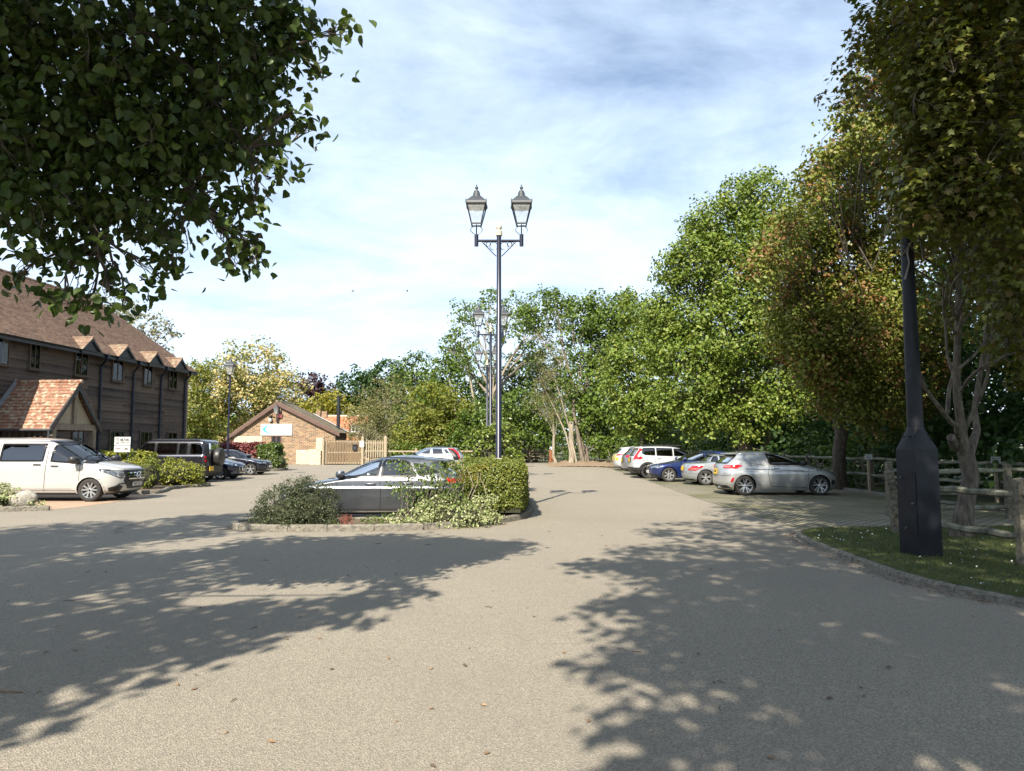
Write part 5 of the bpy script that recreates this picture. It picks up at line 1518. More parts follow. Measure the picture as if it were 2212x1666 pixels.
for b_ in CBL:
    src = cpaths[rc.randint(1, 4)][0]
    q = min([p for c_ in cpaths[1:5] for p in c_[0]], key=lambda p: (Vector(p) - Vector(b_[:3])).length)
    pth = wobble_path(q, b_[:3], 5, rc, .25)
    cpaths.append((pth, .016, .006))
    for _ in range(8):
        d = Vector((rc.gauss(0.15, .9), rc.gauss(0, .9), rc.gauss(-.35, .7))).normalized() * b_[3] * rc.uniform(.7, 1.1)
        cpaths.append((wobble_path(pth[rc.randint(2, 5)], Vector(b_[:3]) + d, 4, rc, .25), .006, .002))
OUTB = [(-5.09,-1.69,6.0,0.45),(-5.78,-1.32,6.2,0.6),(-5.68,-1.24,6.5,0.6),(-6.86,-1.16,7,0.8),(-6.22,-0.74,7,0.7),(-4.64,-0.64,6.2,0.45),(-5.26,-0.28,6.2,0.5),(-4.69,0.09,6.5,0.6),(-4.09,0.28,6.5,0.55),(-3.57,1.4,6.2,0.5),(-3.62,3.05,6.2,0.6),(-5.48,1.99,7,0.9),(-7.23,2.19,7.5,1.0),(-8.62,1.44,8,1.1),(-8.45,0.64,7.5,1.0),(-4.78,3.83,6.8,0.8),(-3.36,5.37,6.0,0.4),(-10.91,1.66,9,1.3),(-10.31,3.37,9,1.4),(-9.67,4.28,9.5,1.3),(-12.03,3.51,9.5,1.4),(-12.36,2.18,9,1.6),(-10.42,5.76,10,0.9),(-6.33,4.16,7.2,0.9),(-10.06,0.39,8,1.4),(-8.16,-1.01,7.5,1.1),(-6.77,0.91,7,0.7),(-4.58,5.69,6.6,0.5),(-5.77,4.83,7,0.6)]
for b_ in OUTB: cpaths.append((wobble_path((-9, 3.4, 4.2), b_[:3], 5, rc, .2), .05, .015))
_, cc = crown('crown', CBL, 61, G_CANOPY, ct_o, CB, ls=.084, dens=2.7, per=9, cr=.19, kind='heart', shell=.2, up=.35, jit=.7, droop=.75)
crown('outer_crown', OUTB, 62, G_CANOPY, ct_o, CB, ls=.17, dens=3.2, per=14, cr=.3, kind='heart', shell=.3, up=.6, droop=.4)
crown('sun_blocking_crown', BLOCK, 63, G_CANOPY, ct_o, CB, ls=.15, dens=3.6, per=12, cr=.25, kind='heart', shell=.2, up=.5, droop=.4)  # unseen clumps added sunward of the visible boughs to keep them in shade
spray_twigs(cpaths, cc, rc, .0045)
trunk_mesh(cpaths, CB, M_barkdark, ct_o)

# --- thickets and woodland behind the right hand fence
def stuff_foliage(name, blobs, mat, seed, **kw):
    o, _ = crown(name, blobs, seed, mat, None, (0, 0, 0), **kw)
    return tag(o, kind='stuff')
rng0 = np.random.default_rng(77)
wd = []
for y in np.arange(13, 64, 3.0):
    x0 = 15.4 + .3 * math.sin(y)
    if y > 52: x0 = 12.5
    wd += [(x0 + rng0.uniform(-.6, 1.0), y, rng0.uniform(.8, 1.6), rng0.uniform(1.5, 2.0)), (x0 + 2 + rng0.uniform(-1, 1), y + 1, rng0.uniform(3, 4.5), 2.4), (x0 + 4, y, rng0.uniform(6.5, 8.5), 2.9), (x0 + 6, y, 3, 3.0)]
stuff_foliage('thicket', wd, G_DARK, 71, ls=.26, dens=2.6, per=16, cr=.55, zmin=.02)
wd = []
for x in np.arange(-64, 46, 5.0):
    wd += [(x, 112 + rng0.uniform(-4, 4), rng0.uniform(2, 4), 4.0), (x + 2, 118, rng0.uniform(3, 5.5), 4.2)]
stuff_foliage('woodland', wd, G_MID, 72, ls=.7, dens=2.4, per=12, cr=1.0, zmin=.02)
wd = [(11.2, 52.6, 1.2, 1.3), (12.4, 50, 1.2, 1.5), (10.2, 55.5, 1.2, 1.5), (8.4, 58.5, 1.4, 1.3), (13.9, 46.5, 1.2, 1.4), (14.3, 43, 1.3, 1.5), (2.2, 67.6, 1.0, 1.2), (4.4, 65, 1.4, 1.4), (14.6, 34.5, 1, 1.3), (14.6, 31, 1, 1.3), (5.2, 60.5, 1.2, 1.1)]
stuff_foliage('undergrowth', wd, G_IVY, 73, ls=.17, dens=2.4, per=16, cr=.35, zmin=.02)
wd = [(-9.6 + 1.5 * k, 62.6 + .5 * math.sin(k * 2), .8 + .25 * math.sin(k * 3), 1.0) for k in range(7)]
stuff_foliage('undergrowth', wd, G_MID, 74, ls=.2, dens=2.6, per=14, cr=.35, zmin=.02)
# dead twigs and brambles under the right hand trees, beyond counting
def brambles():
    rb = random.Random(9)
    g = MB()
    for k in range(420):
        y = rb.uniform(28, 61)
        x = (13.6 + rb.uniform(0, 1.6)) if y < 48 else (13.6 - (y - 48) * .55 + rb.uniform(-.6, 1.6))
        p = Vector((x, y, rb.uniform(0, .6)))
        pts = [p]
        d = Vector((rb.gauss(-.2, .8), rb.gauss(0, .8), rb.uniform(.3, 1.3))).normalized()
        for s_ in range(5):
            d = (d + Vector((rb.gauss(0, .5), rb.gauss(0, .5), rb.gauss(-.12, .4)))).normalized()
            pts.append(pts[-1] + d * rb.uniform(.15, .5))
        r0 = rb.uniform(.010, .035)
        g.tube(pts, [r0 * (1 - .15 * i) for i in range(6)], 4)
    tag(g.build('brambles', M_barkpale, fix=False), kind='stuff')
brambles()

# ---------------------------------------------------------------- shrubs and hedges
def shrub(name, label, cat, base, blobs, mat, seed, stems=12, core=None, stemmat=None, sr=.012, **kw):
    o = thing(name, label, cat, (base[0], base[1], 0))
    bz = (base[0], base[1], 0)
    rnd = random.Random(seed)
    paths = []
    for k in range(stems):
        b_ = blobs[rnd.randrange(len(blobs))]
        rz = b_[5] if len(b_) > 5 else b_[3]
        d = Vector((rnd.gauss(0, .5) * b_[3], rnd.gauss(0, .5) * (b_[4] if len(b_) > 4 else b_[3]), rnd.uniform(-.2, .9) * rz))
        s_ = Vector((base[0] + rnd.gauss(0, .08) + (b_[0] - base[0]) * .6, base[1] + rnd.gauss(0, .06) + (b_[1] - base[1]) * .6, .02))
        paths.append((wobble_path(s_, Vector(b_[:3]) + d, 5, rnd, .25), sr, sr * .3))
    if paths: trunk_mesh(paths, bz, stemmat or M_bark, o, 'stems', flare=1)
    if core:
        for c in core: lump('filler_core', (c[0] - bz[0], c[1] - bz[1], c[2]), 1, pmat('twiggy_dark', (.02, .024, .01), (.035, .035, .015), 9, .95), o, seed, 2, .1, c[3:6])  # solid twig-coloured filler lumps, added to block the view through the leaves
    crown('foliage', blobs, seed, mat, o, bz, **kw)
    return o
S_DARK = leaf_mat('leaf_cotoneaster', [(.04, .058, .028), (.06, .08, .035), (.085, .10, .05), (.05, .065, .03), (.12, .11, .05)], .45, .2)
shrub('evergreen_shrub', 'dark spreading evergreen shrub at the left tip of the kerbed island', 'shrub', (-4.45, 14.8), [(-4.45, 14.8, .42, .82, .55, .45), (-4.1, 14.75, .62, .48, .42, .36), (-4.75, 14.75, .5, .45, .4, .34), (-5.05, 14.7, .22, .35, .35, .22), (-3.85, 14.55, .3, .34, .32, .28), (-4.4, 14.4, .18, .7, .28, .18), (-4.55, 14.7, .85, .18, .2, .16), (-4.25, 14.7, .9, .2, .2, .12)], S_DARK, 81, 22, [(-4.4, 14.8, .35, .62, .36, .32)], ls=.034, dens=2.6, per=22, cr=.085, kind='diamond', shell=.75, up=.3, jit=.7)
tw = MB()
rt = random.Random(4)
for k in range(16):
    x = -4.45 + rt.uniform(-.55, .55)
    tw.tube([(x - -4.45, rt.uniform(-.1, .1), .75), (x + rt.uniform(-.05, .05) + 4.45, 0, .95), (x + rt.uniform(-.1, .1) + 4.45, 0, rt.uniform(1.0, 1.12))], [.006, .005, .003], 4)
S_ROSE = leaf_mat('leaf_rose', [(.075, .125, .022), (.12, .18, .035), (.17, .22, .06), (.09, .14, .025)], .4, .35)
shrub('rose_bush', 'open leggy rose bush in front of the dark grey hatchback', 'shrub', (-2.1, 14.85), [(-2.2, 14.85, 1.2, .3, .25, .2), (-1.75, 14.95, 1.12, .35, .25, .22), (-2.35, 14.85, .75, .3, .25, .2), (-1.45, 15.0, .95, .4, .25, .3), (-1.2, 15.0, 1.2, .28, .25, .15), (-1.9, 14.9, .65, .4, .25, .22), (-1.3, 14.95, .6, .4, .25, .25)], S_ROSE, 82, 26, None, M_bark, .012, ls=.058, dens=1.25, per=9, cr=.13, kind='oval', shell=.2)
S_SUMAC = leaf_mat('leaf_sumac', [(.22, .20, .035), (.30, .25, .05), (.36, .24, .06), (.18, .19, .03)], .5, .4)
shrub('sumac', 'small yellow leaved sumac stem between rose bush and clipped hedge', 'shrub', (-.95, 15.5), [(-1.15, 15.45, 1.22, .26, .2, .14), (-.75, 15.5, 1.12, .26, .2, .16), (-.95, 15.5, 1.0, .3, .2, .12)], S_SUMAC, 83, 8, None, M_barkpale, .018, ls=.10, dens=1.3, per=10, cr=.14, kind='long', shell=.2, droop=.4)
S_VARI = leaf_mat('leaf_variegated', [(.42, .42, .24), (.30, .34, .14), (.20, .27, .08), (.50, .48, .30), (.16, .22, .06)], .5, .25)
shrub('variegated_shrub', 'low cream variegated euonymus spilling over the island kerb', 'shrub', (-1.4, 14.85), [(-2.0, 14.65, .2, .45, .28, .2), (-1.55, 14.8, .36, .42, .3, .32), (-1.0, 14.95, .26, .5, .3, .26), (-.65, 15.2, .34, .32, .3, .28), (-2.35, 14.6, .12, .25, .22, .1), (-1.3, 14.65, .14, .8, .2, .14), (-.55, 15.25, .14, .4, .25, .13)], S_VARI, 84, 14, [(-1.35, 14.9, .2, .75, .25, .18)], ls=.048, dens=2.6, per=14, cr=.1, kind='oval', shell=.6)
S_BOX = leaf_mat('leaf_clipped_hedge', [(.10, .135, .022), (.15, .18, .03), (.20, .22, .045), (.08, .11, .018), (.24, .235, .06)], .4, .25)
def hedge(name, label, x0, x1, y0, y1, z1, mat, seed, ls, dens=2.6, lumpy=.06, z0=.1, rnd_r=.15, blossom=None):
    rng = np.random.default_rng(seed)
    cx_, cy_ = (x0 + x1) / 2, (y0 + y1) / 2
    o = thing(name, label, 'hedge', (cx_, cy_, 0))
    hx, hy, hz = (x1 - x0) / 2, (y1 - y0) / 2, (z1 - z0) / 2
    area = 2 * (hx * hz * 4 + hy * hz * 4) + hx * hy * 4
    n = int(area * dens / (ls * ls * .42))
    # sample the faces of a rounded box
    w_ = np.array([hy * hz, hy * hz, hx * hz, hx * hz, hx * hy * 1.2])
    f = rng.choice(5, n, p=w_ / w_.sum())
    q = rng.uniform(-1, 1, (n, 3))
    for i, (ax, s_) in enumerate(((0, -1), (0, 1), (1, -1), (1, 1), (2, 1))): q[f == i, ax] = s_
    P = q * np.array([hx, hy, hz])
    inner = np.clip(P, -np.array([hx, hy, hz]) + rnd_r, np.array([hx, hy, hz]) - rnd_r)
    d = P - inner
    nrm = unit(np.where(np.linalg.norm(d, axis=1)[:, None] > 1e-6, d, q))
    P = inner + nrm * rnd_r
    k = rng.normal(0, 3.0, (5, 3)); ph = rng.uniform(0, 6, 5)
    wob = np.sin(P @ k.T + ph).sum(1) / 3
    depth = np.abs(rng.normal(0, 1, n)) * .05 - .02
    P = P + nrm * (wob * lumpy - depth)[:, None] + rng.normal(0, ls * .4, P.shape)
    P[:, 2] += hz + z0
    P = P[P[:, 2] > .03] if False else P
    nn = unit(nrm * .8 + np.array([0, 0, .35]) + rng.normal(0, .6, P.shape))
    V, kk, fs = leaves(P, nn, ls, rng, 'oval')
    leaf_object('foliage', V, kk, fs, mat, o)
    g = MB(); g.box((0, 0, z0 + hz - .05), (2 * hx - .22, 2 * hy - .22, 2 * hz - .12)); g.build('filler_core', pmat('twiggy_dark', (.02, .024, .01), (.035, .035, .015), 9, .95), o)  # dark filler box added inside the leaves so the hedge is not see-through
    if blossom is not None:
        m = blossom
        idx = rng.choice(len(P), m)
        V, kk, fs = leaves(P[idx] + nn[idx] * .03, nn[idx], ls * 1.2, rng, 'oval')
        leaf_object('blossom', V, kk, fs, M_white, o)
    return o
hedge('clipped_hedge', 'clipped green hedge round the foot of the nearest street lamp', -1.12, .30, 16.0, 21.6, 1.26, S_BOX, 85, .05, 2.5, .07, .16, .22)
shrub('red_grass', 'small clump of reddish spiky grass on the island kerb edge', 'plant', (-3.35, 14.5), [(-3.35, 14.5, .2, .12, .1, .12)], leaf_mat('leaf_red_grass', [(.16, .045, .03), (.24, .08, .05), (.20, .10, .05)]), 86, 34, None, pmat('red_blade', (.18, .055, .035), (.26, .09, .06), 9, .7), .007, ls=.07, dens=.4, per=5, cr=.06, kind='long')
shrub('ground_plant', 'small low green plant between red grass and rose bush', 'plant', (-2.85, 14.6), [(-2.85, 14.6, .16, .26, .18, .12), (-2.6, 14.65, .22, .15, .12, .14), (-3.6, 14.5, .10, .2, .15, .08)], S_ROSE, 87, 10, None, M_bark, .006, ls=.045, dens=1.5, per=8, cr=.08, kind='oval', shell=.2)
S_LAUREL = leaf_mat('leaf_laurel', [(.07, .11, .016), (.12, .16, .025), (.17, .20, .04), (.09, .13, .02)], .3, .2)
shrub('laurel_bush', 'round clipped laurel bush behind the nearest lamp post', 'shrub', (-.67, 25.2), [(-.67, 25.2, 1.22, .93, .9, 1.2), (-.5, 25.1, 1.9, .6, .6, .52), (-1.0, 25.1, 1.6, .55, .55, .6), (-.1, 25.2, 1.3, .45, .6, .8)], S_LAUREL, 88, 8, [(-.67, 25.2, 1.15, .75, .7, 1.0)], ls=.12, dens=3.0, per=14, cr=.16, kind='oval', shell=.8, jit=.6)
S_YEL = leaf_mat('leaf_bright_shrub', [(.17, .20, .025), (.24, .25, .04), (.30, .30, .06), (.13, .17, .02)], .4, .3)
shrub('rounded_shrub', 'bright yellow green rounded shrub on the kerb beside the black off-roader', 'shrub', (-13.3, 28.6), [(-13.3, 28.6, .55, .95, .75, .55), (-13.7, 28.4, .6, .6, .6, .52), (-12.85, 28.5, .5, .5, .6, .5)], S_YEL, 89, 10, [(-13.3, 28.6, .5, .8, .6, .45)], ls=.075, dens=2.8, per=14, cr=.12, kind='oval', shell=.75)
hedge('leafy_hedge', 'leafy yellow green hedge in front of the white name sign', -16.4, -14.25, 27.75, 28.7, 1.36, S_YEL, 90, .11, 2.6, .06)
shrub('feathery_shrub', 'feathery grass green shrub just past the nose of the white van', 'shrub', (-13.4, 26.3), [(-13.45, 26.3, .72, .5, .5, .5), (-13.25, 26.2, .45, .45, .45, .4), (-13.8, 26.5, .85, .5, .5, .35)], leaf_mat('leaf_feathery', [(.11, .15, .025), (.17, .20, .04), (.22, .23, .06)]), 91, 10, [(-13.45, 26.35, .5, .4, .4, .45)], ls=.13, dens=3.0, per=18, cr=.16, kind='long', up=1.2, shell=.5)
hedge('red_hedge', 'clipped dark red beech hedge in front of the brick building', -19.2, -16.25, 46.1, 47.3, 1.70, leaf_mat('leaf_red_hedge', [(.13, .035, .035), (.20, .055, .05), (.26, .085, .075), (.09, .025, .025)], .4, .25), 92, .15, 2.6, .05)
hedge('flowering_hedge', 'green hedge dotted with white flowers at the end of the red hedge', -16.4, -15.2, 45.9, 47.3, 1.66, leaf_mat('leaf_flowering_hedge', [(.07, .11, .02), (.11, .15, .03), (.05, .085, .015)], .4, .25), 93, .12, 2.8, .1, blossom=70)
shrub('small_bush', 'small bushy end of planting where the flowering hedge meets the road', 'shrub', (-15.0, 46.3), [(-15.0, 46.3, .55, .42, .5, .6)], leaf_mat('leaf_flowering_hedge', []) if False else MATS['leaf_flowering_hedge'], 94, 5, [(-15.0, 46.3, .45, .3, .35, .45)], ls=.12, dens=2.6, per=12, cr=.15, kind='oval', shell=.7)
shrub('trailing_shrub', 'cream variegated shrub beside the boulder in front of the white van', 'shrub', (-13.5, 18.8), [(-13.6, 18.8, .35, .6, .4, .35), (-13.2, 18.6, .22, .4, .3, .22), (-14.2, 18.6, .4, .6, .5, .4), (-12.5, 18.8, .12, .22, .2, .12)], S_VARI, 95, 8, [(-13.7, 18.8, .25, .6, .3, .22)], ls=.06, dens=2.6, per=14, cr=.12, kind='oval', shell=.6)
shrub('golden_bush', 'golden bush tucked at the left corner of the brick building', 'shrub', (-24.3, 57), [(-24.3, 57, 1.0, 1.0, .8, .95), (-25.4, 57.5, .8, .9, .8, .8)], G_YELLOW, 96, 5, None, ls=.2, dens=2.8, per=14, cr=.3, shell=.6, kind='oval')
tree('shaded_maple', 'dark leafy maple behind the fence between the lawn maple and the field maple', (13.6, 17.6), [(11.6, 17.5, 5.2, 1.2), (13.0, 17.5, 6.6, 1.5), (12.2, 17.5, 8.0, 1.4), (14.2, 17.8, 8.6, 1.8), (14.6, 18, 5.4, 1.7), (13.2, 17.5, 4.2, 1.1), (15.6, 17.5, 7, 1.8), (13.4, 18, 10, 1.6), (15.4, 18.5, 10, 2), (16.4, 17, 4.6, 1.6)], G_NEARM, .2, .25, M_barkdark, 53, ls=.15, dens=3.2, per=16, cr=.34, kind='lobed', twigs=5)
# ---------------------------------------------------------------- vehicles
def pchip(knots):
    x = np.array([k[0] for k in knots], float); y = np.array([k[1] for k in knots], float)
    h = np.diff(x); d = np.diff(y) / h
    m = np.zeros(len(x))
    for i in range(1, len(x) - 1):
        if d[i - 1] * d[i] > 0:
            w1, w2 = 2 * h[i] + h[i - 1], h[i] + 2 * h[i - 1]
            m[i] = (w1 + w2) / (w1 / d[i - 1] + w2 / d[i])
    m[0], m[-1] = d[0], d[-1]
    def f(q):
        q = np.clip(np.asarray(q, float), x[0], x[-1])
        i = np.clip(np.searchsorted(x, q) - 1, 0, len(x) - 2)
        t = (q - x[i]) / h[i]
        return y[i] * (1 + 2 * t) * (1 - t) ** 2 + m[i] * h[i] * t * (1 - t) ** 2 + y[i + 1] * t * t * (3 - 2 * t) + m[i + 1] * h[i] * t * t * (t - 1)
    return f
def paint(name, c, metal=.0, rough=.32, flake=0, coat=1.0):
    if name in MATS: return MATS[name]
    m, t, b = nodes_of(name)
    f = noise_of(t, ocoord(t), 1.4, 4)
    t.links.new(ramp_of(t, f, [(.3, c), (.7, tuple(x * .93 for x in c))]), b.inputs['Base Color'])
    b.inputs['Metallic'].default_value = metal
    dirt = ramp_of(t, noise_of(t, ocoord(t), 3.5, 6), [(.4, rough), (.8, min(1, rough + .14))])
    t.links.new(dirt, b.inputs['Roughness'])
    b.inputs['Coat Weight'].default_value = coat
    b.inputs['Coat Roughness'].default_value = .05
    MATS[name] = m
    return m
C_TRIM = pmat('dark_trim_plastic', (.014, .014, .015), (.022, .022, .023), 12, .5)
C_GLOSS = pmat('gloss_black', (.006, .006, .007), (.010, .010, .011), 5, .22, spec=.35)
C_RUB = pmat('tyre_rubber', (.018, .017, .016), (.035, .032, .029), 14, .85)
C_SEAM = pmat('seam_black', (.004, .004, .004), (.006, .006, .006), 5, .7)
C_ALLOY = pmat('silver_alloy', (.55, .56, .57), (.48, .49, .50), 9, .28, .75)
C_ALLOYD = pmat('dark_alloy', (.02, .02, .022), (.035, .035, .037), 9, .35, .5)
C_CHROME = pmat('chrome', (.75, .76, .77), (.7, .71, .72), 5, .1, 1)
C_SEAT = pmat('seat_fabric', (.018, .018, .02), (.03, .03, .032), 20, .9)
C_PLATEW = pmat('plate_white', (.72, .72, .68), (.66, .66, .62), 8, .4)
C_PLATEY = pmat('plate_yellow', (.62, .40, .03), (.56, .36, .03), 8, .4)
C_RED = pmat('red_lens', (.42, .008, .010), (.30, .006, .008), 16, .12, coat=1)
C_REDW = pmat('pale_lens', (.40, .16, .15), (.32, .10, .10), 16, .12, coat=1)
C_AMBER = pmat('amber_lens', (.55, .2, .02), (.5, .17, .02), 9, .15)
def lamp_mat():
    m, t, b = nodes_of('headlamp_lens')
    v = N(t, 'ShaderNodeTexVoronoi', Scale=9)
    t.links.new(ocoord(t), v.inputs['Vector'])
    t.links.new(ramp_of(t, v.outputs['Color'], [(0, (.05, .055, .06)), (.45, (.25, .27, .29)), (1, (.85, .87, .9))]), b.inputs['Base Color'])
    b.inputs['Metallic'].default_value = .7
    b.inputs['Roughness'].default_value = .12
    b.inputs['Coat Weight'].default_value = 1
    return m
C_LAMP = lamp_mat()
C_GLASS = glass_mat('car_glass', (.42, .50, .47), .08)
C_TINT = glass_mat('tinted_car_glass', (.06, .07, .07), .10)

def in_poly(px_, pz_, poly):
    c = np.zeros(px_.shape, bool)
    n = len(poly)
    for i in range(n):
        ax, az = poly[i]; bx, bz = poly[(i + 1) % n]
        cond = (az > pz_) != (bz > pz_)
        c ^= cond & (px_ < (bx - ax) * (pz_ - az) / (bz - az + 1e-12) + ax)
    return c
class Car:
    def __init__(s, sp):
        s.sp = sp
        s.xf = pchip(sp['front']); s.xr = pchip(sp['rear']); s.w = pchip(sp['width'])
        s.z0, s.z1 = sp['width'][0][0], sp['width'][-1][0]
        s.cf0 = sp.get('cf', .62); s.cr0 = sp.get('cr', .5)
        s.pf = sp.get('pf', 2.5); s.pr = sp.get('pr', 2.8)
        s.bar = sp.get('barrel', .035)
        s.L = sp['front'][0][1] - sp['rear'][0][1]
        s.xc = (max(k[1] for k in sp['front']) + min(k[1] for k in sp['rear'])) / 2
        s.hl = (max(k[1] for k in sp['front']) - min(k[1] for k in sp['rear'])) / 2
    def lim(s, z):
        xf, xr, w_ = s.xf(z), s.xr(z), s.w(z)
        d = np.maximum(xf - xr, .02)
        return xf, xr, w_, np.minimum(s.cf0, .48 * d), np.minimum(s.cr0, .48 * d)
    def barrel(s, x): return 1 - s.bar * ((x - s.xc) / s.hl) ** 2
    def side_y(s, x, z):
        xf, xr, w_, cf, cr = s.lim(z)
        b_ = s.barrel(np.clip(x, xr + cr, xf - cf))
        tf = np.clip((x - (xf - cf)) / cf, 0, 1); tr_ = np.clip(((xr + cr) - x) / cr, 0, 1)
        return w_ * b_ * (1 - tf ** s.pf) ** (1 / s.pf) * (1 - tr_ ** s.pr) ** (1 / s.pr)
    def outline(s, z, nc=16, ns=64):
        """half outline from rear centre to front centre"""
        xf, xr, w_, cf, cr = [float(v) for v in s.lim(z)]
        t = np.linspace(0, 1, nc + 1)
        q = np.sin(t * PI / 2) ** (2 / s.pr)          # y fraction
        xa = xr + cr - cr * np.cos(t * PI / 2) ** (2 / s.pr)
        ya = w_ * s.barrel(xr + cr) * q
        xs = np.linspace(xr + cr, xf - cf, ns + 1)[1:-1]
        ys = w_ * s.barrel(xs)
        qf = np.sin(t[::-1] * PI / 2) ** (2 / s.pf)
        xb = xf - cf + cf * np.cos(t[::-1] * PI / 2) ** (2 / s.pf)
        yb = w_ * s.barrel(xf - cf) * qf
        return np.concatenate([xa, xs, xb]), np.concatenate([ya, ys, yb])
    def zlevels(s):
        zz_ = np.arange(s.z0, s.z1, .001)
        xf, xr, w_ = s.xf(zz_), s.xr(zz_), s.w(zz_)
        acc = 0; out = [s.z0]
        for i in range(1, len(zz_)):
            acc += max(.001 / .024, abs(xf[i] - xf[i - 1]) / .045, abs(xr[i] - xr[i - 1]) / .045, abs(w_[i] - w_[i - 1]) / .03)
            if acc >= 1: out.append(zz_[i]); acc = 0
        out.append(s.z1)
        return out
    # ---- surface addressing: kind 'side' -> (x, z); 'front'/'rear' -> (arc length from centre line, z)
    def pos(s, kind, a, z, sg):
        a = np.asarray(a, float); z = np.asarray(z, float)
        if kind == 'side':
            return np.stack([a, sg * s.side_y(a, z), z], -1)
        out = np.zeros(a.shape + (3,))
        fl = out.reshape(-1, 3); af = a.ravel(); zf = z.ravel()
        cache = {}
        for i in range(len(af)):
            k = round(float(zf[i]), 5)
            if k not in cache:
                x, y = s.outline(k, 28, 40)
                if kind == 'front': x, y = x[::-1], y[::-1]
                al = np.concatenate([[0], np.cumsum(np.hypot(np.diff(x), np.diff(y)))])
                cache[k] = (al, x, y)
            al, x, y = cache[k]
            q = abs(af[i])
            fl[i] = (np.interp(q, al, x), math.copysign(1, af[i] if af[i] else 1) * np.interp(q, al, y), zf[i])
        return out
    def posn(s, kind, a, z, sg, off):
        e = .006
        z = np.clip(np.asarray(z, float), s.z0 + e, s.z1 - 2 * e)
        a = np.asarray(a, float)
        p = s.pos(kind, a, z, sg)
        da = s.pos(kind, a + e, z, sg) - s.pos(kind, a - e, z, sg)
        dz = s.pos(kind, a, z + e, sg) - s.pos(kind, a, z - e, sg)
        n = np.cross(da, dz)
        ln = np.linalg.norm(n, axis=-1, keepdims=True)
        n = n / (ln + 1e-12)
        ref = p - np.array([s.xc, 0, .6])
        sgn = np.sign(np.sum(n * ref, -1, keepdims=True)); sgn[sgn == 0] = 1
        return p + n * sgn * off
    def patch(s, kind, poly, sg=1, off=.004, step=.05, thick=.008):
        """skin patch filling a polygon whose every z row is one interval"""
        zs = sorted(set([round(p[1], 4) for p in poly]))
        rows = []
        for a, b_ in zip(zs[:-1], zs[1:]):
            n = max(1, int((b_ - a) / step + .5))
            rows += list(np.linspace(a, b_, n + 1)[:-1])
        rows.append(zs[-1])
        eps = 1e-4
        lo, hi = [], []
        for z in rows:
            zz_ = min(max(z, zs[0] + eps), zs[-1] - eps)
            xs = []
            for i in range(len(poly)):
                (ax, az), (bx, bz) = poly[i], poly[(i + 1) % len(poly)]
                if (az > zz_) != (bz > zz_): xs.append(ax + (bx - ax) * (zz_ - az) / (bz - az))
            lo.append(min(xs)); hi.append(max(xs))
        wmax = max(h_ - l for l, h_ in zip(lo, hi))
        nx = max(2, int(wmax / step + .5))
        A = np.array([[l + (h_ - l) * k / nx for k in range(nx + 1)] for l, h_ in zip(lo, hi)])
        Z = np.array([[z] * (nx + 1) for z in rows])
        P = s.posn(kind, A, Z, sg, off)
        nr = len(rows)
        V = [tuple(p) for p in P.reshape(-1, 3)]
        F = [(j * (nx + 1) + i, j * (nx + 1) + i + 1, (j + 1) * (nx + 1) + i + 1, (j + 1) * (nx + 1) + i) for j in range(nr - 1) for i in range(nx)]
        if thick:
            ring = [i for i in range(nx + 1)] + [j * (nx + 1) + nx for j in range(1, nr)] + [(nr - 1) * (nx + 1) + i for i in range(nx - 1, -1, -1)] + [j * (nx + 1) for j in range(nr - 2, 0, -1)]
            Q = s.posn(kind, A, Z, sg, off - thick).reshape(-1, 3)
            o = len(V)
            V += [tuple(Q[i]) for i in ring]
            m = len(ring)
            F += [(ring[k], ring[(k + 1) % m], o + (k + 1) % m, o + k) for k in range(m)]
        return V, F
    def band(s, kind, pts, width, sg=1, off=.005, closed=False, step=.06):
        P = [np.array(p, float) for p in pts]
        Q = []
        L = len(P)
        for i in range(L if closed else L - 1):
            a, b_ = P[i], P[(i + 1) % L]
            n = max(1, int(np.hypot(*(b_ - a)) / step + .5))
            Q += [a + (b_ - a) * k / n for k in range(n)]
        if not closed: Q.append(P[-1])
        n = len(Q)
        In, Out = [], []
        for i in range(n):
            a = Q[i - 1] if (closed or i) else Q[i]
            b_ = Q[(i + 1) % n] if (closed or i < n - 1) else Q[i]
            d = b_ - a; d = d / (np.hypot(*d) + 1e-9)
            nn = np.array([-d[1], d[0]])
            In.append(Q[i] - nn * width / 2); Out.append(Q[i] + nn * width / 2)
        A = np.array([[p[0] for p in In], [p[0] for p in Q], [p[0] for p in Out]]); Z = np.array([[p[1] for p in In], [p[1] for p in Q], [p[1] for p in Out]])
        R_ = s.posn(kind, A, Z, sg, off).reshape(-1, 3)
        V = [tuple(p) for p in R_]
        F = []
        for i in range(n if closed else n - 1):
            j = (i + 1) % n
            F += [(i, j, n + j, n + i), (n + i, n + j, 2 * n + j, 2 * n + i)]
        return V, F

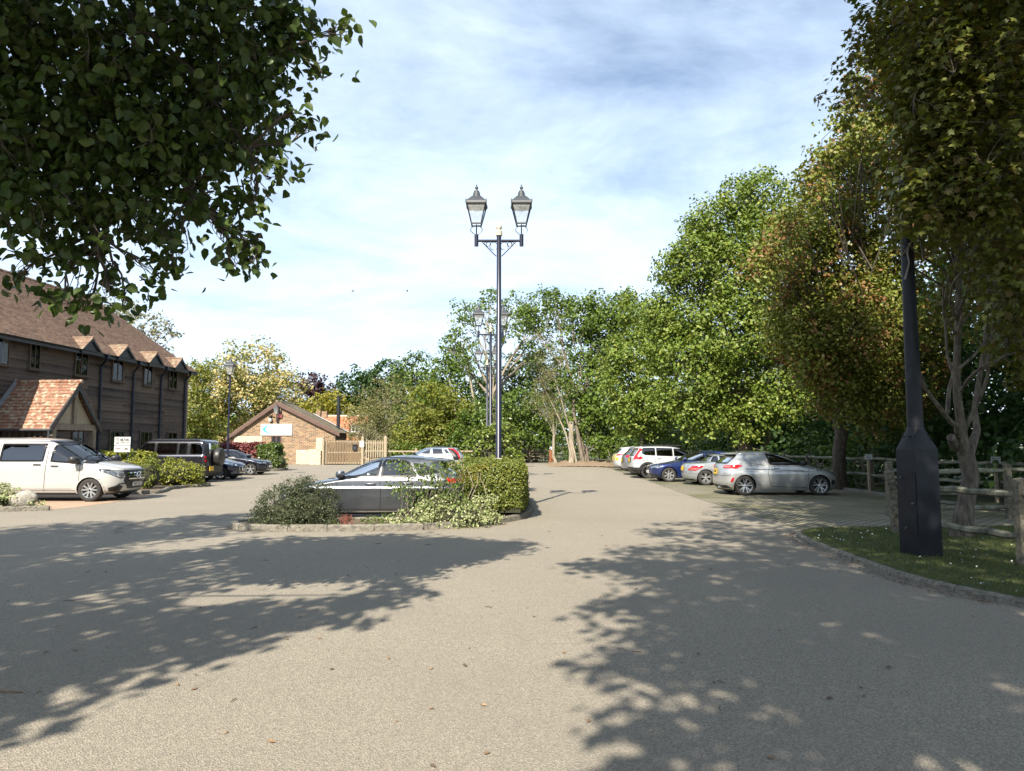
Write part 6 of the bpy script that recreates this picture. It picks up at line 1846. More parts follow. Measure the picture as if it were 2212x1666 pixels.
def make_wheel(parent, loc, r, wd, out, style):
    """out = +1/-1 side of the car; tyre and rim are sub-parts of the wheel"""
    T = Matrix.Translation(loc) @ Matrix.Rotation(-out * PI / 2, 4, 'X')
    g = MB()
    h_ = wd / 2
    rr = r * style.get('rim', .70)
    g.lathe([(rr * .96, -h_ * .85), (rr, -h_), (r - .025, -h_ * .98), (r - .006, -h_ * .8), (r, -h_ * .5), (r, h_ * .5), (r - .006, h_ * .8), (r - .025, h_ * .98), (rr + .012, h_ * 1.02), (rr, h_ * .94), (rr * .96, h_ * .8)], 36, M=T, cap=False)
    tyre = g.build('wheel', C_RUB, parent, smooth=50)
    g = MB()
    g.lathe([(rr * .97, -h_ * .8), (rr * .93, h_ * .3), (rr * .95, h_ * .82), (rr * 1.0, h_ * .92), (rr * 1.0, h_ * .82)], 36, M=T, cap=False)
    n = style.get('n', 5); dbl = style.get('double', True)
    fz = h_ * .86; hub = rr * .17
    for k in range(n):
        for d in ((-1, 1) if dbl else (0,)):
            a0 = 2 * PI * k / n + style.get('ph', .3)
            a1 = a0 + d * style.get('spread', .16)
            ah = a0 + d * .10
            w0, w1 = style.get('w0', .020) * r / .32, style.get('w1', .021) * r / .32
            ch, sh_, c1, s1 = math.cos(ah), math.sin(ah), math.cos(a1), math.sin(a1)
            p0 = (hub * ch, hub * sh_); p1 = (rr * .96 * c1, rr * .96 * s1)
            dx, dy = p1[0] - p0[0], p1[1] - p0[1]; l_ = math.hypot(dx, dy); nx, ny = -dy / l_, dx / l_
            V = []
            for (px_, py_), w_, zt in ((p0, w0, fz * .82), (p1, w1, fz)):
                for q, z in ((-w_, zt - .035), (-w_ * .75, zt), (w_ * .75, zt), (w_, zt - .035)): V.append((px_ + nx * q, py_ + ny * q, z))
            g.add(V, [(0, 1, 5, 4), (1, 2, 6, 5), (2, 3, 7, 6), (3, 0, 4, 7), (0, 1, 2, 3), (4, 5, 6, 7)], 0, T)
    g.lathe([(hub * 1.25, fz * .5), (hub * 1.3, fz * .84), (hub * .8, fz * .88), (hub * .7, fz * .95), (0, fz * .96)], 16, M=T)
    g.build('rim', style.get('mat', C_ALLOY), tyre, smooth=30)
    g = MB(); g.lathe([(0, h_ * .1), (rr * .72, h_ * .1), (rr * .72, h_ * .0)], 24, M=T, cap=False)
    g.build('brake_disc', pmat('brake_steel', (.012, .012, .012), (.03, .03, .03), 20, .6, .3), tyre)
    if style.get('cap'):
        g = MB(); g.lathe([(hub * .75, fz * .96), (hub * .6, fz * 1.0), (0, fz * 1.0)], 14, M=T); g.build('hub_cap', C_GLOSS, tyre)
    return tyre

def car(name, label, cat, loc, rz, sp):
    c = Car(sp)
    o = thing(name, label, cat, loc, rz)
    body_m = sp['paint']
    # ---- body shell
    zs = c.zlevels()
    rows = [c.outline(z) for z in zs]
    nj = len(rows[0][0])
    full = 2 * nj - 2
    V = []
    SF, SR = [], []
    for (x, y), z in zip(rows, zs):
        al = np.concatenate([[0], np.cumsum(np.hypot(np.diff(x), np.diff(y)))])
        V.append(np.concatenate([np.stack([x, y, np.full(nj, z)], 1), np.stack([x, -y, np.full(nj, z)], 1)[nj - 2:0:-1]]))
        SF.append(np.concatenate([al[-1] - al, -(al[-1] - al)[nj - 2:0:-1]])); SR.append(np.concatenate([al, -al[nj - 2:0:-1]]))
    V = np.array(V); SF = np.array(SF); SR = np.array(SR)
    arches = sp['axles']; Ra = sp['r'] + sp.get('arch', .055)
    zc_ = sp['r'] + sp.get('arch_up', .0)
    # pull vertices near the arch edge onto it
    for ax in arches:
        dx, dz = V[..., 0] - ax, V[..., 2] - zc_
        dist = np.hypot(dx, dz)
        near = (np.abs(dist - Ra) < .022) & (np.abs(V[..., 1]) > .5 * sp['width'][3][1])
        f = np.where(near, Ra / np.maximum(dist, 1e-6), 1)
        V[..., 0] = ax + dx * f; V[..., 2] = zc_ + dz * f
    nk = len(zs)
    g = MB()
    keep = []
    mats_i = []
    tz = sp.get('trim_z', 0)
    holes = sp.get('glass', [])
    cen = lambda A, k, j: (A[k, j] + A[k, (j + 1) % full] + A[k + 1, j] + A[k + 1, (j + 1) % full]) / 4
    kk, jj = np.meshgrid(np.arange(nk - 1), np.arange(full), indexing='ij')
    j2 = (jj + 1) % full
    CX = (V[kk, jj] + V[kk, j2] + V[kk + 1, jj] + V[kk + 1, j2]) / 4
    sf = (SF[kk, jj] + SF[kk, j2] + SF[kk + 1, jj] + SF[kk + 1, j2]) / 4
    sr = (SR[kk, jj] + SR[kk, j2] + SR[kk + 1, jj] + SR[kk + 1, j2]) / 4
    gone = np.zeros(CX.shape[:2], bool)
    for kind, poly, m_ in holes:
        if kind == 'side': gone |= in_poly(CX[..., 0], CX[..., 2], poly) & (np.abs(CX[..., 1]) > .3)
        elif kind == 'front': gone |= in_poly(sf, CX[..., 2], poly) & (CX[..., 0] > c.xc)
        else: gone |= in_poly(sr, CX[..., 2], poly) & (CX[..., 0] < c.xc)
    for ax in arches:
        gone |= (np.hypot(CX[..., 0] - ax, CX[..., 2] - zc_) < Ra) & (np.abs(CX[..., 1]) > .5 * sp['width'][3][1])
    F = []; Mi = []
    for k in range(nk - 1):
        for j in range(full):
            if gone[k, j]: continue
            F.append((k * full + j, k * full + (j + 1) % full, (k + 1) * full + (j + 1) % full, (k + 1) * full + j))
            Mi.append(1 if CX[k, j, 2] < tz else (2 if sp.get('roof_z') and CX[k, j, 2] > sp['roof_z'] else 0))
    F.append(tuple((nk - 1) * full + j for j in range(full))); Mi.append(2 if sp.get('roof_z') else 0)
    g.v = [tuple(p) for p in V.reshape(-1, 3)]; g.f = F; g.m = Mi
    # inner wheel housings
    body = g.build('body', [body_m, C_TRIM, sp.get('roof_mat', C_GLOSS)], o, smooth=38, fix=False)
    wl_ = MB()
    wy = sp['width'][3][1]
    for ax in arches:
        for sg in (-1, 1):
            n = 14
            Vw = []
            for i in range(n + 1):
                a = -.35 + (PI + .7) * i / n
                x, z = ax + (Ra + .01) * math.cos(a), zc_ + (Ra + .01) * math.sin(a)
                yo = float(c.side_y(x, max(z, c.z0))) - .012
                Vw += [(x, sg * yo, z), (x, sg * (wy - .42), z)]
            wl_.add(Vw, [(2 * i, 2 * i + 1, 2 * i + 3, 2 * i + 2) for i in range(n)])
            wl_.add([(Vw[2 * i + 1][0], Vw[2 * i + 1][1], Vw[2 * i + 1][2]) for i in range(n + 1)], [tuple(range(n + 1))])
    xf_, xr_ = float(c.xf(c.z0 + .03)), float(c.xr(c.z0 + .03))
    wl_.box(((xf_ + xr_) / 2, 0, c.z0 + .06), (xf_ - xr_ - .5, 2 * wy - .9, .06))
    wl_.build('underbody', C_SEAM, o, fix=False)
    # arch lips
    lip = MB()
    lw = sp.get('lip', .035)
    for ax in arches:
        for sg in (-1, 1):
            a0 = math.asin(max(-1, min(1, (c.z0 + .02 - zc_) / Ra)))
            A = [a0 + (PI - 2 * a0) * i / 30 for i in range(31)]
            v_, f_ = c.band('side', [(ax + (Ra + lw / 2 - .012) * math.cos(a), zc_ + (Ra + lw / 2 - .012) * math.sin(a)) for a in A], lw, sg, .007)
            lip.add(v_, f_)
    lip.build('arch_lip', sp.get('lip_mat', body_m), o, smooth=True, fix=False)
    # ---- wheels
    for ax in arches:
        for sg in (-1, 1):
            wdt = sp.get('tw', .205)
            make_wheel(o, (ax, sg * (float(c.side_y(ax, sp['r'] + Ra + .03)) - wdt / 2 - .012 + sp.get('wout', 0)), sp['r']), sp['r'], wdt, sg, sp.get('wheel', {}))
    # ---- glazing
    for kind, poly, m_ in holes:
        for sg in ((1, -1) if kind == 'side' else (1,)):
            g = MB(); v_, f_ = c.patch(kind, poly, sg, -.006, .06, 0); g.add(v_, f_)
            nm = {'side': 'side_window', 'front': 'windscreen', 'rear': 'rear_window'}[kind]
            wo_ = g.build(nm, m_, o, smooth=True, fix=False)
            g = MB(); v_, f_ = c.band(kind, poly, sp.get('seal', .05), sg, .004, True, .05); g.add(v_, f_)
            g.build('window_seal', sp.get('seal_mat', C_GLOSS), wo_, smooth=True, fix=False)
    # ---- surface parts
    for nm, kind, poly, m_, off in sp.get('parts', []):
        sides = (1, -1) if kind == 'side' else (1,)
        if kind.endswith('*'): kind = kind[:-1]; sides = (1, -1)
        for sg in sides:
            pp = [(sg * a, z) for a, z in poly] if kind != 'side' else poly
            g = MB(); v_, f_ = c.patch(kind, pp, sg, off, .04, off + .006); g.add(v_, f_)
            g.build(nm, m_, o, smooth=35, fix=False)
    # ---- seams
    sm = MB()
    for kind, pts, wd_ in sp.get('seams', []):
        for sg in ((1, -1) if kind == 'side' else (1,)):
            v_, f_ = c.band(kind, pts, wd_, sg, .0025); sm.add(v_, f_)
    if sm.v: sm.build('panel_gaps', C_SEAM, o, fix=False)
    for nm, kind, pts, wd_, m_, off in sp.get('strips', []):
        for sg in ((1, -1) if kind == 'side' else (1,)):
            g = MB(); v_, f_ = c.band(kind, pts, wd_, sg, off); g.add(v_, f_); g.build(nm, m_, o, smooth=True, fix=False)
    # ---- handles, mirrors
    for x, z in sp.get('handles', []):
        for sg in (1, -1):
            p = c.posn('side', np.array([x - .1, x - .07, x, x + .07, x + .1]), np.array([z] * 5), sg, .028)
            q = c.posn('side', np.array([x - .11, x + .11]), np.array([z, z]), sg, .0)
            g = MB(); g.tube([q[0], p[0], p[1], p[2], p[3], p[4], q[1]], [.012, .014, .017, .018, .017, .014, .012], 8)
            g.build('door_handle', sp.get('handle_mat', body_m), o, smooth=60)
    if sp.get('mirror'):
        x, z, sz = sp['mirror']
        for sg in (1, -1):
            y = float(c.side_y(x, z))
            g = MB()
            g.tube([(x, sg * (y - .03), z - .01), (x - .02, sg * (y + .07), z + .01)], [.03, .022], 8, 1)
            prof = [(.0, -.10), (.05, -.095), (.075, -.05), (.08, .02), (.07, .075), (.0, .085)]
            M_ = Matrix.Translation((x - .02, sg * (y + .13 * sz), z + .05 * sz)) @ Matrix.Diagonal((.95 * sz, 1.25 * sz, 1.0 * sz, 1))
            nb = 5; Vm = []; Fm = []
            for ax_ in range(3):
                for s2 in (-1, 1):
                    o2 = len(Vm)
                    for i in range(nb + 1):
                        for j in range(nb + 1):
                            q = [0, 0, 0]; q[ax_] = s2; q[(ax_ + 1) % 3] = 2 * i / nb - 1; q[(ax_ + 2) % 3] = 2 * j / nb - 1
                            q = Vector(q); q = q.lerp(q.normalized(), .62)
                            if q.x > 0: q.y *= 1 - .25 * q.x; q.z *= 1 - .3 * q.x
                            if q.z < 0: q.y *= 1 + .25 * q.z
                            Vm.append((q.x * .085, q.y * .105, q.z * .082))
                    Fm += [(o2 + i * (nb + 1) + j, o2 + (i + 1) * (nb + 1) + j, o2 + (i + 1) * (nb + 1) + j + 1, o2 + i * (nb + 1) + j + 1) for i in range(nb) for j in range(nb)]
            g.add(Vm, Fm, 0, M_)
            mo = g.build('wing_mirror', [sp.get('mirror_mat', body_m), C_TRIM], o, smooth=50)
    # ---- cabin
    if holes:
        zb = sp['belt']; xa, xb = sp['cabin']
        g = MB()
        wv = sp['half_cabin']
        g.box(((xa + xb) / 2, 0, zb - .16), (xb - xa, 2 * wv - .1, .04))
        xw = xb
        g.prism([(xw - .05, zb - .2), (xw - .05, zb - .03), (xw - .45, zb + .0), (xw - .55, zb - .06), (xw - .55, zb - .2)], -wv + .08, wv - .08, 'y')
        ring = [(xw - .62 + .05 * math.sin(a), .36 + .17 * math.cos(a) * 1, zb - .02 + .17 * math.sin(a)) for a in [2 * PI * k / 16 for k in range(17)]]
        sgd = -1 if sp.get('rhd', True) else 1
        g.tube([(p[0], sgd * p[1], p[2]) for p in ring], .016, 6, caps=False)
        for xs_ in sp.get('seat_rows', [xb - 1.25, xb - 2.1]):
            for sy in (-.36, .36):
                g.prism([(xs_ + .06, zb - .25), (xs_ - .10, zb + .16), (xs_ - .20, zb + .16), (xs_ - .12, zb - .25)], sy - .21, sy + .21, 'y')
                g.box((xs_ - .17, sy, zb + .25), (.09, .24, .15))
        g.build('cabin', C_SEAT, o)
    # ---- plates
    for end, z, txt, wd_ in sp.get('plates', []):
        m_ = C_PLATEW if end == 'front' else C_PLATEY
        p = c.posn(end, np.array([0.0]), np.array([z]), 1, .018)[0]
        p2 = c.posn(end, np.array([0.0, 0.0]), np.array([z - .05, z + .05]), 1, .018)
        tilt = math.atan2(p2[1][0] - p2[0][0], .1)
        sgx = 1 if end == 'front' else -1
        M_ = Matrix.Translation(p) @ Matrix.Rotation(tilt, 4, 'Y')
        g = MB(); g.box((sgx * .004, sp.get('plate_y', 0), 0), (.010, wd_, .115 if wd_ > .4 else .19), M=M_)
        po = g.build('number_plate', m_, o)
        if txt:
            Rt = M_ @ Matrix.Translation((sgx * .0105, sp.get('plate_y', 0), 0)) @ Matrix.Rotation(PI / 2 if end == 'front' else -PI / 2, 4, 'Z') @ ROTX
            text_mesh(txt, .118 if wd_ > .4 else .1, 'lettering', C_SEAM, po, Rt, .001, sx=.82, bold=.002)
    return o, c
W5 = dict(n=5, double=True, spread=.17)
# ---- grey hatchback in the island bay
GREY = paint('graphite_grey_paint', (.10, .108, .122), .65, .30)
leon_front = [(.17, 2.00), (.30, 2.09), (.48, 2.13), (.60, 2.11), (.70, 2.03), (.77, 1.86), (.83, 1.58), (.88, 1.30), (.93, 1.02), (.965, .86), (1.05, .66), (1.2, .34), (1.32, .05), (1.38, -.12), (1.42, -.32), (1.445, -.52), (1.46, -.85)]
leon_rear = [(.17, -2.00), (.30, -2.10), (.50, -2.13), (.70, -2.11), (.85, -2.08), (.97, -2.02), (1.1, -1.86), (1.22, -1.70), (1.29, -1.66), (1.335, -1.72), (1.36, -1.66), (1.40, -1.40), (1.435, -1.12), (1.46, -.86)]
leon_w = [(.17, .78), (.25, .835), (.40, .865), (.55, .885), (.70, .90), (.745, .905), (.775, .888), (.90, .872), (.97, .845), (1.1, .775), (1.25, .69), (1.33, .635), (1.38, .58), (1.42, .49), (1.445, .33), (1.46, .02)]
LEON = dict(front=leon_front, rear=leon_rear, width=leon_w, paint=GREY, axles=[1.27, -1.36], r=.325, belt=.96, cabin=(-1.75, .85), half_cabin=.74, trim_z=.20,
  glass=[('side', [(-.20, .985), (.72, .975), (.48, 1.12), (.17, 1.27), (.0, 1.325), (-.24, 1.345)], C_GLASS), ('side', [(-1.03, 1.01), (-.29, .99), (-.33, 1.345), (-.72, 1.33), (-.86, 1.29)], C_TINT), ('side', [(-1.5, 1.09), (-1.13, 1.02), (-.98, 1.27), (-1.2, 1.23)], C_TINT),
         ('front', [(-.66, 1.0), (.66, 1.0), (.50, 1.37), (-.50, 1.37)], C_GLASS), ('rear', [(-.58, 1.02), (.58, 1.02), (.50, 1.25), (-.50, 1.25)], C_TINT)],
  parts=[('headlight', 'front*', [(.46, .62), (.98, .70), (.92, .76), (.50, .70)], C_LAMP, .006), ('grille', 'front', [(-.36, .57), (.36, .57), (.44, .69), (-.44, .69)], C_GLOSS, .006), ('lower_grille', 'front', [(-.55, .24), (.55, .24), (.62, .36), (-.62, .36)], C_TRIM, .006),
         ('tail_light', 'rear*', [(.42, .86), (.98, .84), (.94, .96), (.50, .95)], C_RED, .008)],
  seams=[('side', [(.78, .96), (.66, .84), (.70, .5), (.66, .30)], .014), ('side', [(-.25, .98), (-.29, .7), (-.27, .30)], .014), ('side', [(-1.0, 1.0), (-1.12, .8), (-1.05, .68)], .012), ('side', [(.66, .29), (-1.0, .29)], .012), ('side', [(.98, .93), (.78, .95)], .012)],
  strips=[('sill_line', 'side', [(.85, .235), (-.95, .25)], .02, C_CHROME, .012), ('roof_seam', 'side', [(.15, 1.375), (-.4, 1.408), (-1.2, 1.375)], .016, C_SEAM, .003)],
  handles=[(-.06, .835), (-.86, .85)], mirror=(.64, .98, 1.15), mirror_mat=GREY, wheel=dict(n=5, double=True, spread=.2), plates=[('rear', .58, '', .52), ('front', .42, '', .52)])
lo, lc_ = car('hatchback', 'dark grey hatchback parked behind the shrubs on the kerbed island', 'car', (-3.15, 16.5, 0), PI, LEON)
g = MB(); g.prism([(-1.50, 1.36), (-1.78, 1.325), (-1.80, 1.30), (-1.52, 1.33)], -.5, .5, 'y'); g.build('spoiler', GREY, lo)
g = MB(); g.tube([(.86, -.5, .985), (.80, -.2, .99), (.62, .25, 1.05)], .012, 5); g.build('wiper', C_TRIM, lo)

# ---- white crew van
VWHITE = paint('van_white_paint', (.40, .395, .375), 0, .3)
VAN = dict(front=[(.22, 2.35), (.32, 2.48), (.50, 2.55), (.70, 2.57), (.88, 2.54), (.98, 2.46), (1.05, 2.30), (1.11, 2.05), (1.17, 1.78), (1.21, 1.60), (1.30, 1.44), (1.5, 1.09), (1.68, .76), (1.78, .52), (1.84, .30), (1.88, .0), (1.905, -.5), (1.91, -.9)],
  rear=[(.22, -2.50), (.5, -2.56), (1.0, -2.57), (1.4, -2.54), (1.7, -2.46), (1.82, -2.38), (1.87, -2.2), (1.90, -1.7), (1.91, -.95)],
  width=[(.22, .86), (.35, .93), (.50, .955), (.65, .96), (.95, .965), (1.08, .96), (1.10, .945), (1.2, .93), (1.45, .87), (1.65, .81), (1.75, .77), (1.82, .70), (1.87, .56), (1.90, .35), (1.91, .02)],
  cf=.75, pf=2.6, cr=.22, pr=3.5, barrel=.01, paint=VWHITE, axles=[1.65, -1.55], r=.345, arch=.05, belt=1.15, cabin=(-1.6, 1.45), half_cabin=.86, trim_z=.27,
  glass=[('side', [(.47, 1.20), (1.34, 1.14), (1.30, 1.42), (1.02, 1.60), (.78, 1.70), (.50, 1.72)], C_GLASS), ('side', [(1.42, 1.16), (1.74, 1.14), (1.44, 1.36)], C_TINT), ('side', [(-1.05, 1.21), (.22, 1.21), (.24, 1.70), (-1.05, 1.70)], C_TINT), ('side', [(-2.3, 1.21), (-1.2, 1.21), (-1.2, 1.70), (-2.25, 1.70)], C_TINT),
         ('front', [(-.80, 1.24), (.80, 1.24), (.66, 1.79), (-.66, 1.79)], C_GLASS)],
  parts=[('headlight', 'front*', [(.57, .72), (.72, .70), (1.20, .90), (1.18, .96), (.62, .88)], C_LAMP, .010), ('headlight_surround', 'front*', [(.50, .72), (.72, .675), (1.25, .915), (1.20, .985), (.55, .905)], C_GLOSS, .005), ('grille', 'front', [(-.44, .58), (.44, .58), (.53, .90), (-.53, .90)], C_GLOSS, .014), ('grille_surround', 'front', [(-.40, .37), (.40, .37), (.60, .60), (.58, .93), (-.58, .93), (-.60, .60)], C_TRIM, .008),
         ('fog_surround', 'front*', [(.62, .27), (.92, .30), (1.0, .41), (.72, .50), (.60, .44)], C_TRIM, .010), ('fog_grille', 'front*', [(.70, .30), (.90, .33), (.88, .43), (.72, .43)], C_GLOSS, .018), ('lower_lip', 'front', [(-.62, .235), (.62, .235), (.60, .29), (-.60, .29)], C_TRIM, .016),
         ('tail_light', 'rear*', [(.80, 1.0), (.95, 1.0), (.93, 1.6), (.80, 1.6)], C_RED, .008)],
  strips=[('grille_bar', 'front', [(-.45, .66), (.45, .66)], .03, C_CHROME, .030), ('grille_bar', 'front', [(-.47, .745), (.47, .745)], .03, C_CHROME, .030), ('grille_bar', 'front', [(-.50, .83), (.50, .83)], .03, C_CHROME, .030), ('sill_strip', 'side', [(1.1, .40), (-2.4, .40)], .02, VWHITE, .014), ('fog_wing', 'front', [(.95, .36), (.72, .52), (.45, .53)], .035, C_TRIM, .02), ('fog_wing', 'front', [(-.95, .36), (-.72, .52), (-.45, .53)], .035, C_TRIM, .02)],
  seams=[('side', [(1.36, 1.14), (1.33, .70), (1.32, .34)], .012), ('side', [(.35, 1.78), (.33, .9), (.30, .32)], .016), ('side', [(.35, 1.775), (.85, 1.72), (1.36, 1.44)], .012), ('side', [(.30, 1.78), (-1.12, 1.80), (-1.12, .32)], .012), ('side', [(1.4, 1.165), (1.8, 1.165)], .010), ('side', [(1.32, .34), (-1.1, .34)], .012), ('front', [(-.92, 1.20), (-.62, .955), (.62, .955), (.92, 1.20)], .012)],
  handles=[(.60, 1.06), (.08, 1.085)], handle_mat=C_TRIM, mirror=(1.30, 1.16, 1.45), mirror_mat=C_TRIM, wheel=dict(n=5, double=True, spread=.30, w0=.022, w1=.027, cap=True, rim=.68), plates=[('front', .50, 'KN25 BZC', .52)], tw=.23, seat_rows=[.25, -.7])
vo, vc_ = car('passenger_van', 'white passenger van parked nose out in front of the timber office', 'van', (-14.17, 22.15, 0), 0, VAN)
p = vc_.posn('front', np.array([0.0]), np.array([.75]), 1, .045)[0]
g = MB()
M_ = Matrix.Translation(p) @ Matrix.Rotation(PI / 2, 4, 'Y')
g.tube([(.105 * math.cos(a), .105 * math.sin(a), 0) for a in [2 * PI * k / 24 for k in range(25)]], .014, 8, caps=False, M=M_)
for k in range(3):
    a = PI + 2 * PI * k / 3
    g.tube([(0, 0, .005), (.10 * math.cos(a), .10 * math.sin(a), 0)], [.022, .006], 6, M=M_)
g.build('star_badge', C_CHROME, vo, smooth=60)
g = MB(); g.tube([(1.66, -.62, 1.235), (1.52, -.1, 1.27), (1.50, .3, 1.29)], .014, 5); g.tube([(1.64, .1, 1.25), (1.50, .55, 1.28)], .014, 5); g.build('wiper', C_TRIM, vo)
g = MB(); g.box((1.62, -.02, 1.19), (.10, 1.3, .02)); g.build('cowl', C_TRIM, vo)
p = vc_.posn('side', np.array([1.24]), np.array([.93]), -1, .004)[0]
g = MB(); g.lathe([(.03, 0), (.03, .008), (0, .009)], 12, M=Matrix.Translation(p) @ ROTX); g.build('badge', VWHITE, vo)

# ---- black off-roader with a spare wheel
DBLK = paint('black_offroader_paint', (.022, .022, .028), .45, .26)
DEF = dict(front=[(.28, 2.10), (.45, 2.25), (.70, 2.28), (.95, 2.26), (1.08, 2.20), (1.13, 2.0), (1.17, 1.6), (1.20, 1.22), (1.24, 1.10), (1.45, .92), (1.70, .70), (1.82, .56), (1.88, .36), (1.92, .1), (1.94, -.5), (1.945, -.9)],
  rear=[(.28, -2.25), (.45, -2.33), (.8, -2.33), (1.2, -2.31), (1.6, -2.27), (1.80, -2.22), (1.88, -2.10), (1.92, -1.8), (1.945, -1.0)],
  width=[(.28, .84), (.40, .93), (.60, .965), (.80, .975), (1.12, .975), (1.18, .965), (1.22, .945), (1.5, .90), (1.78, .85), (1.85, .80), (1.90, .70), (1.93, .5), (1.945, .02)],
  cf=.32, pf=3.2, cr=.24, pr=3.6, barrel=.006, paint=DBLK, axles=[1.45, -1.55], r=.405, arch=.07, belt=1.2, cabin=(-2.0, 1.1), half_cabin=.86, trim_z=.45, lip=.09, lip_mat=C_TRIM, roof_z=1.90, roof_mat=DBLK,
  glass=[('side', [(.02, 1.25), (1.0, 1.25), (.74, 1.66), (.55, 1.76), (.02, 1.76)], C_TINT), ('side', [(-.98, 1.25), (-.10, 1.25), (-.10, 1.76), (-.98, 1.76)], C_TINT), ('side', [(-1.42, 1.26), (-1.08, 1.26), (-1.08, 1.75), (-1.42, 1.75)], C_TINT), ('side', [(-2.12, 1.26), (-1.58, 1.26), (-1.58, 1.74), (-2.10, 1.74)], C_TINT),
         ('front', [(-.76, 1.27), (.76, 1.27), (.70, 1.80), (-.70, 1.80)], C_TINT), ('rear', [(-.62, 1.28), (.62, 1.28), (.60, 1.76), (-.60, 1.76)], C_TINT)],
  parts=[('tail_light', 'rear*', [(.84, .92), (.94, .92), (.94, 1.02), (.84, 1.02)], C_RED, .016), ('tail_light', 'rear*', [(.84, 1.08), (.94, 1.08), (.94, 1.18), (.84, 1.18)], C_RED, .016), ('rear_bumper', 'rear', [(-1.05, .44), (1.05, .44), (1.08, .74), (-1.08, .74)], C_TRIM, .05), ('headlight', 'front*', [(.58, .95), (.82, .95), (.82, 1.08), (.58, 1.08)], C_LAMP, .012), ('grille', 'front', [(-.5, .92), (.5, .92), (.52, 1.06), (-.52, 1.06)], C_GLOSS, .01)],
  strips=[('roof_rail', 'side', [(.4, 1.885), (-1.9, 1.885)], .06, C_TRIM, .03), ('body_line', 'side', [(1.2, 1.19), (-2.2, 1.19)], .018, C_CHROME, .006), ('tail_pillar', 'side', [(-2.245, .75), (-2.235, 1.7)], .02, C_TRIM, .006)],
  seams=[('side', [(1.05, 1.22), (1.02, .5)], .014), ('side', [(-.04, 1.80), (-.04, .48)], .014), ('side', [(-1.03, 1.80), (-1.03, 1.0)], .014), ('side', [(-1.5, 1.85), (-1.5, 1.16)], .014)],
  handles=[(.1, 1.10), (-.9, 1.10)], mirror=(.95, 1.27, 1.35), mirror_mat=DBLK, wheel=dict(n=5, double=True, mat=C_ALLOYD, spread=.2), tw=.255, seal=.035)
do, dc_ = car('off_roader', 'black boxy off-roader with a covered spare wheel on its back door', 'off-roader', (-15.85, 32.55, 0), PI, DEF)
T = Matrix.Translation((-2.36, 0, 1.13)) @ Matrix.Rotation(-PI / 2, 4, 'Y')
g = MB(); g.lathe([(.0, .0), (.36, .0), (.39, .03), (.40, .10), (.40, .22), (.375, .27), (.30, .29), (0, .30)], 32, M=T); g.build('spare_wheel', pmat('spare_cover_vinyl', (.018, .017, .016), (.03, .028, .026), 6, .45), do, smooth=40)
g = MB(); g.box((-2.40, .55, .62), (.02, .42, .2)); g.build('number_plate', C_PLATEY, do)
g = MB(); g.box((-2.42, .55, .62), (.012, .30, .10)); 
g = MB()
for s_ in (-1, 1): g.box((-1.98, s_ * .8, .36), (.03, .3, .32))
g.build('mud_flap', C_TRIM, do)
g = MB()
for z in (1.0, 1.12, 1.24): g.box((-2.36, -.72, z), (.06, .12, .07))
g.build('door_hinge', C_TRIM, do)

# ---- small navy hatchback, nose out
NAVY = paint('navy_paint', (.010, .013, .038), .4, .22)
PEU_front = [(.16, 1.80), (.28, 1.90), (.45, 1.945), (.58, 1.95), (.70, 1.90), (.80, 1.74), (.87, 1.50), (.93, 1.26), (.985, 1.06), (1.02, .95), (1.12, .74), (1.28, .40), (1.38, .12), (1.42, -.05), (1.45, -.3), (1.465, -.75)]
PEU_rear = [(.16, -1.85), (.30, -1.95), (.50, -1.99), (.75, -1.97), (.95, -1.92), (1.05, -1.86), (1.2, -1.72), (1.32, -1.58), (1.38, -1.52), (1.42, -1.35), (1.45, -1.1), (1.465, -.78)]
PEU_w = [(.16, .74), (.25, .80), (.40, .84), (.55, .86), (.72, .87), (.80, .86), (.92, .845), (1.0, .82), (1.15, .755), (1.30, .67), (1.37, .61), (1.42, .5), (1.45, .34), (1.465, .02)]
def small_glass(dx=0, tint=C_TINT):
    return [('side', [(-.15 + dx, 1.02), (.78 + dx, 1.03), (.52 + dx, 1.18), (.22 + dx, 1.33), (-.16 + dx, 1.36)], C_GLASS), ('side', [(-1.0 + dx, 1.05), (-.25 + dx, 1.02), (-.27 + dx, 1.36), (-.75 + dx, 1.34)], tint), ('side', [(-1.46 + dx, 1.12), (-1.1 + dx, 1.07), (-.9 + dx, 1.31), (-1.15 + dx, 1.28)], tint),
            ('front', [(-.64, 1.05), (.64, 1.05), (.48, 1.38), (-.48, 1.38)], C_GLASS), ('rear', [(-.56, 1.08), (.56, 1.08), (.46, 1.33), (-.46, 1.33)], tint)]
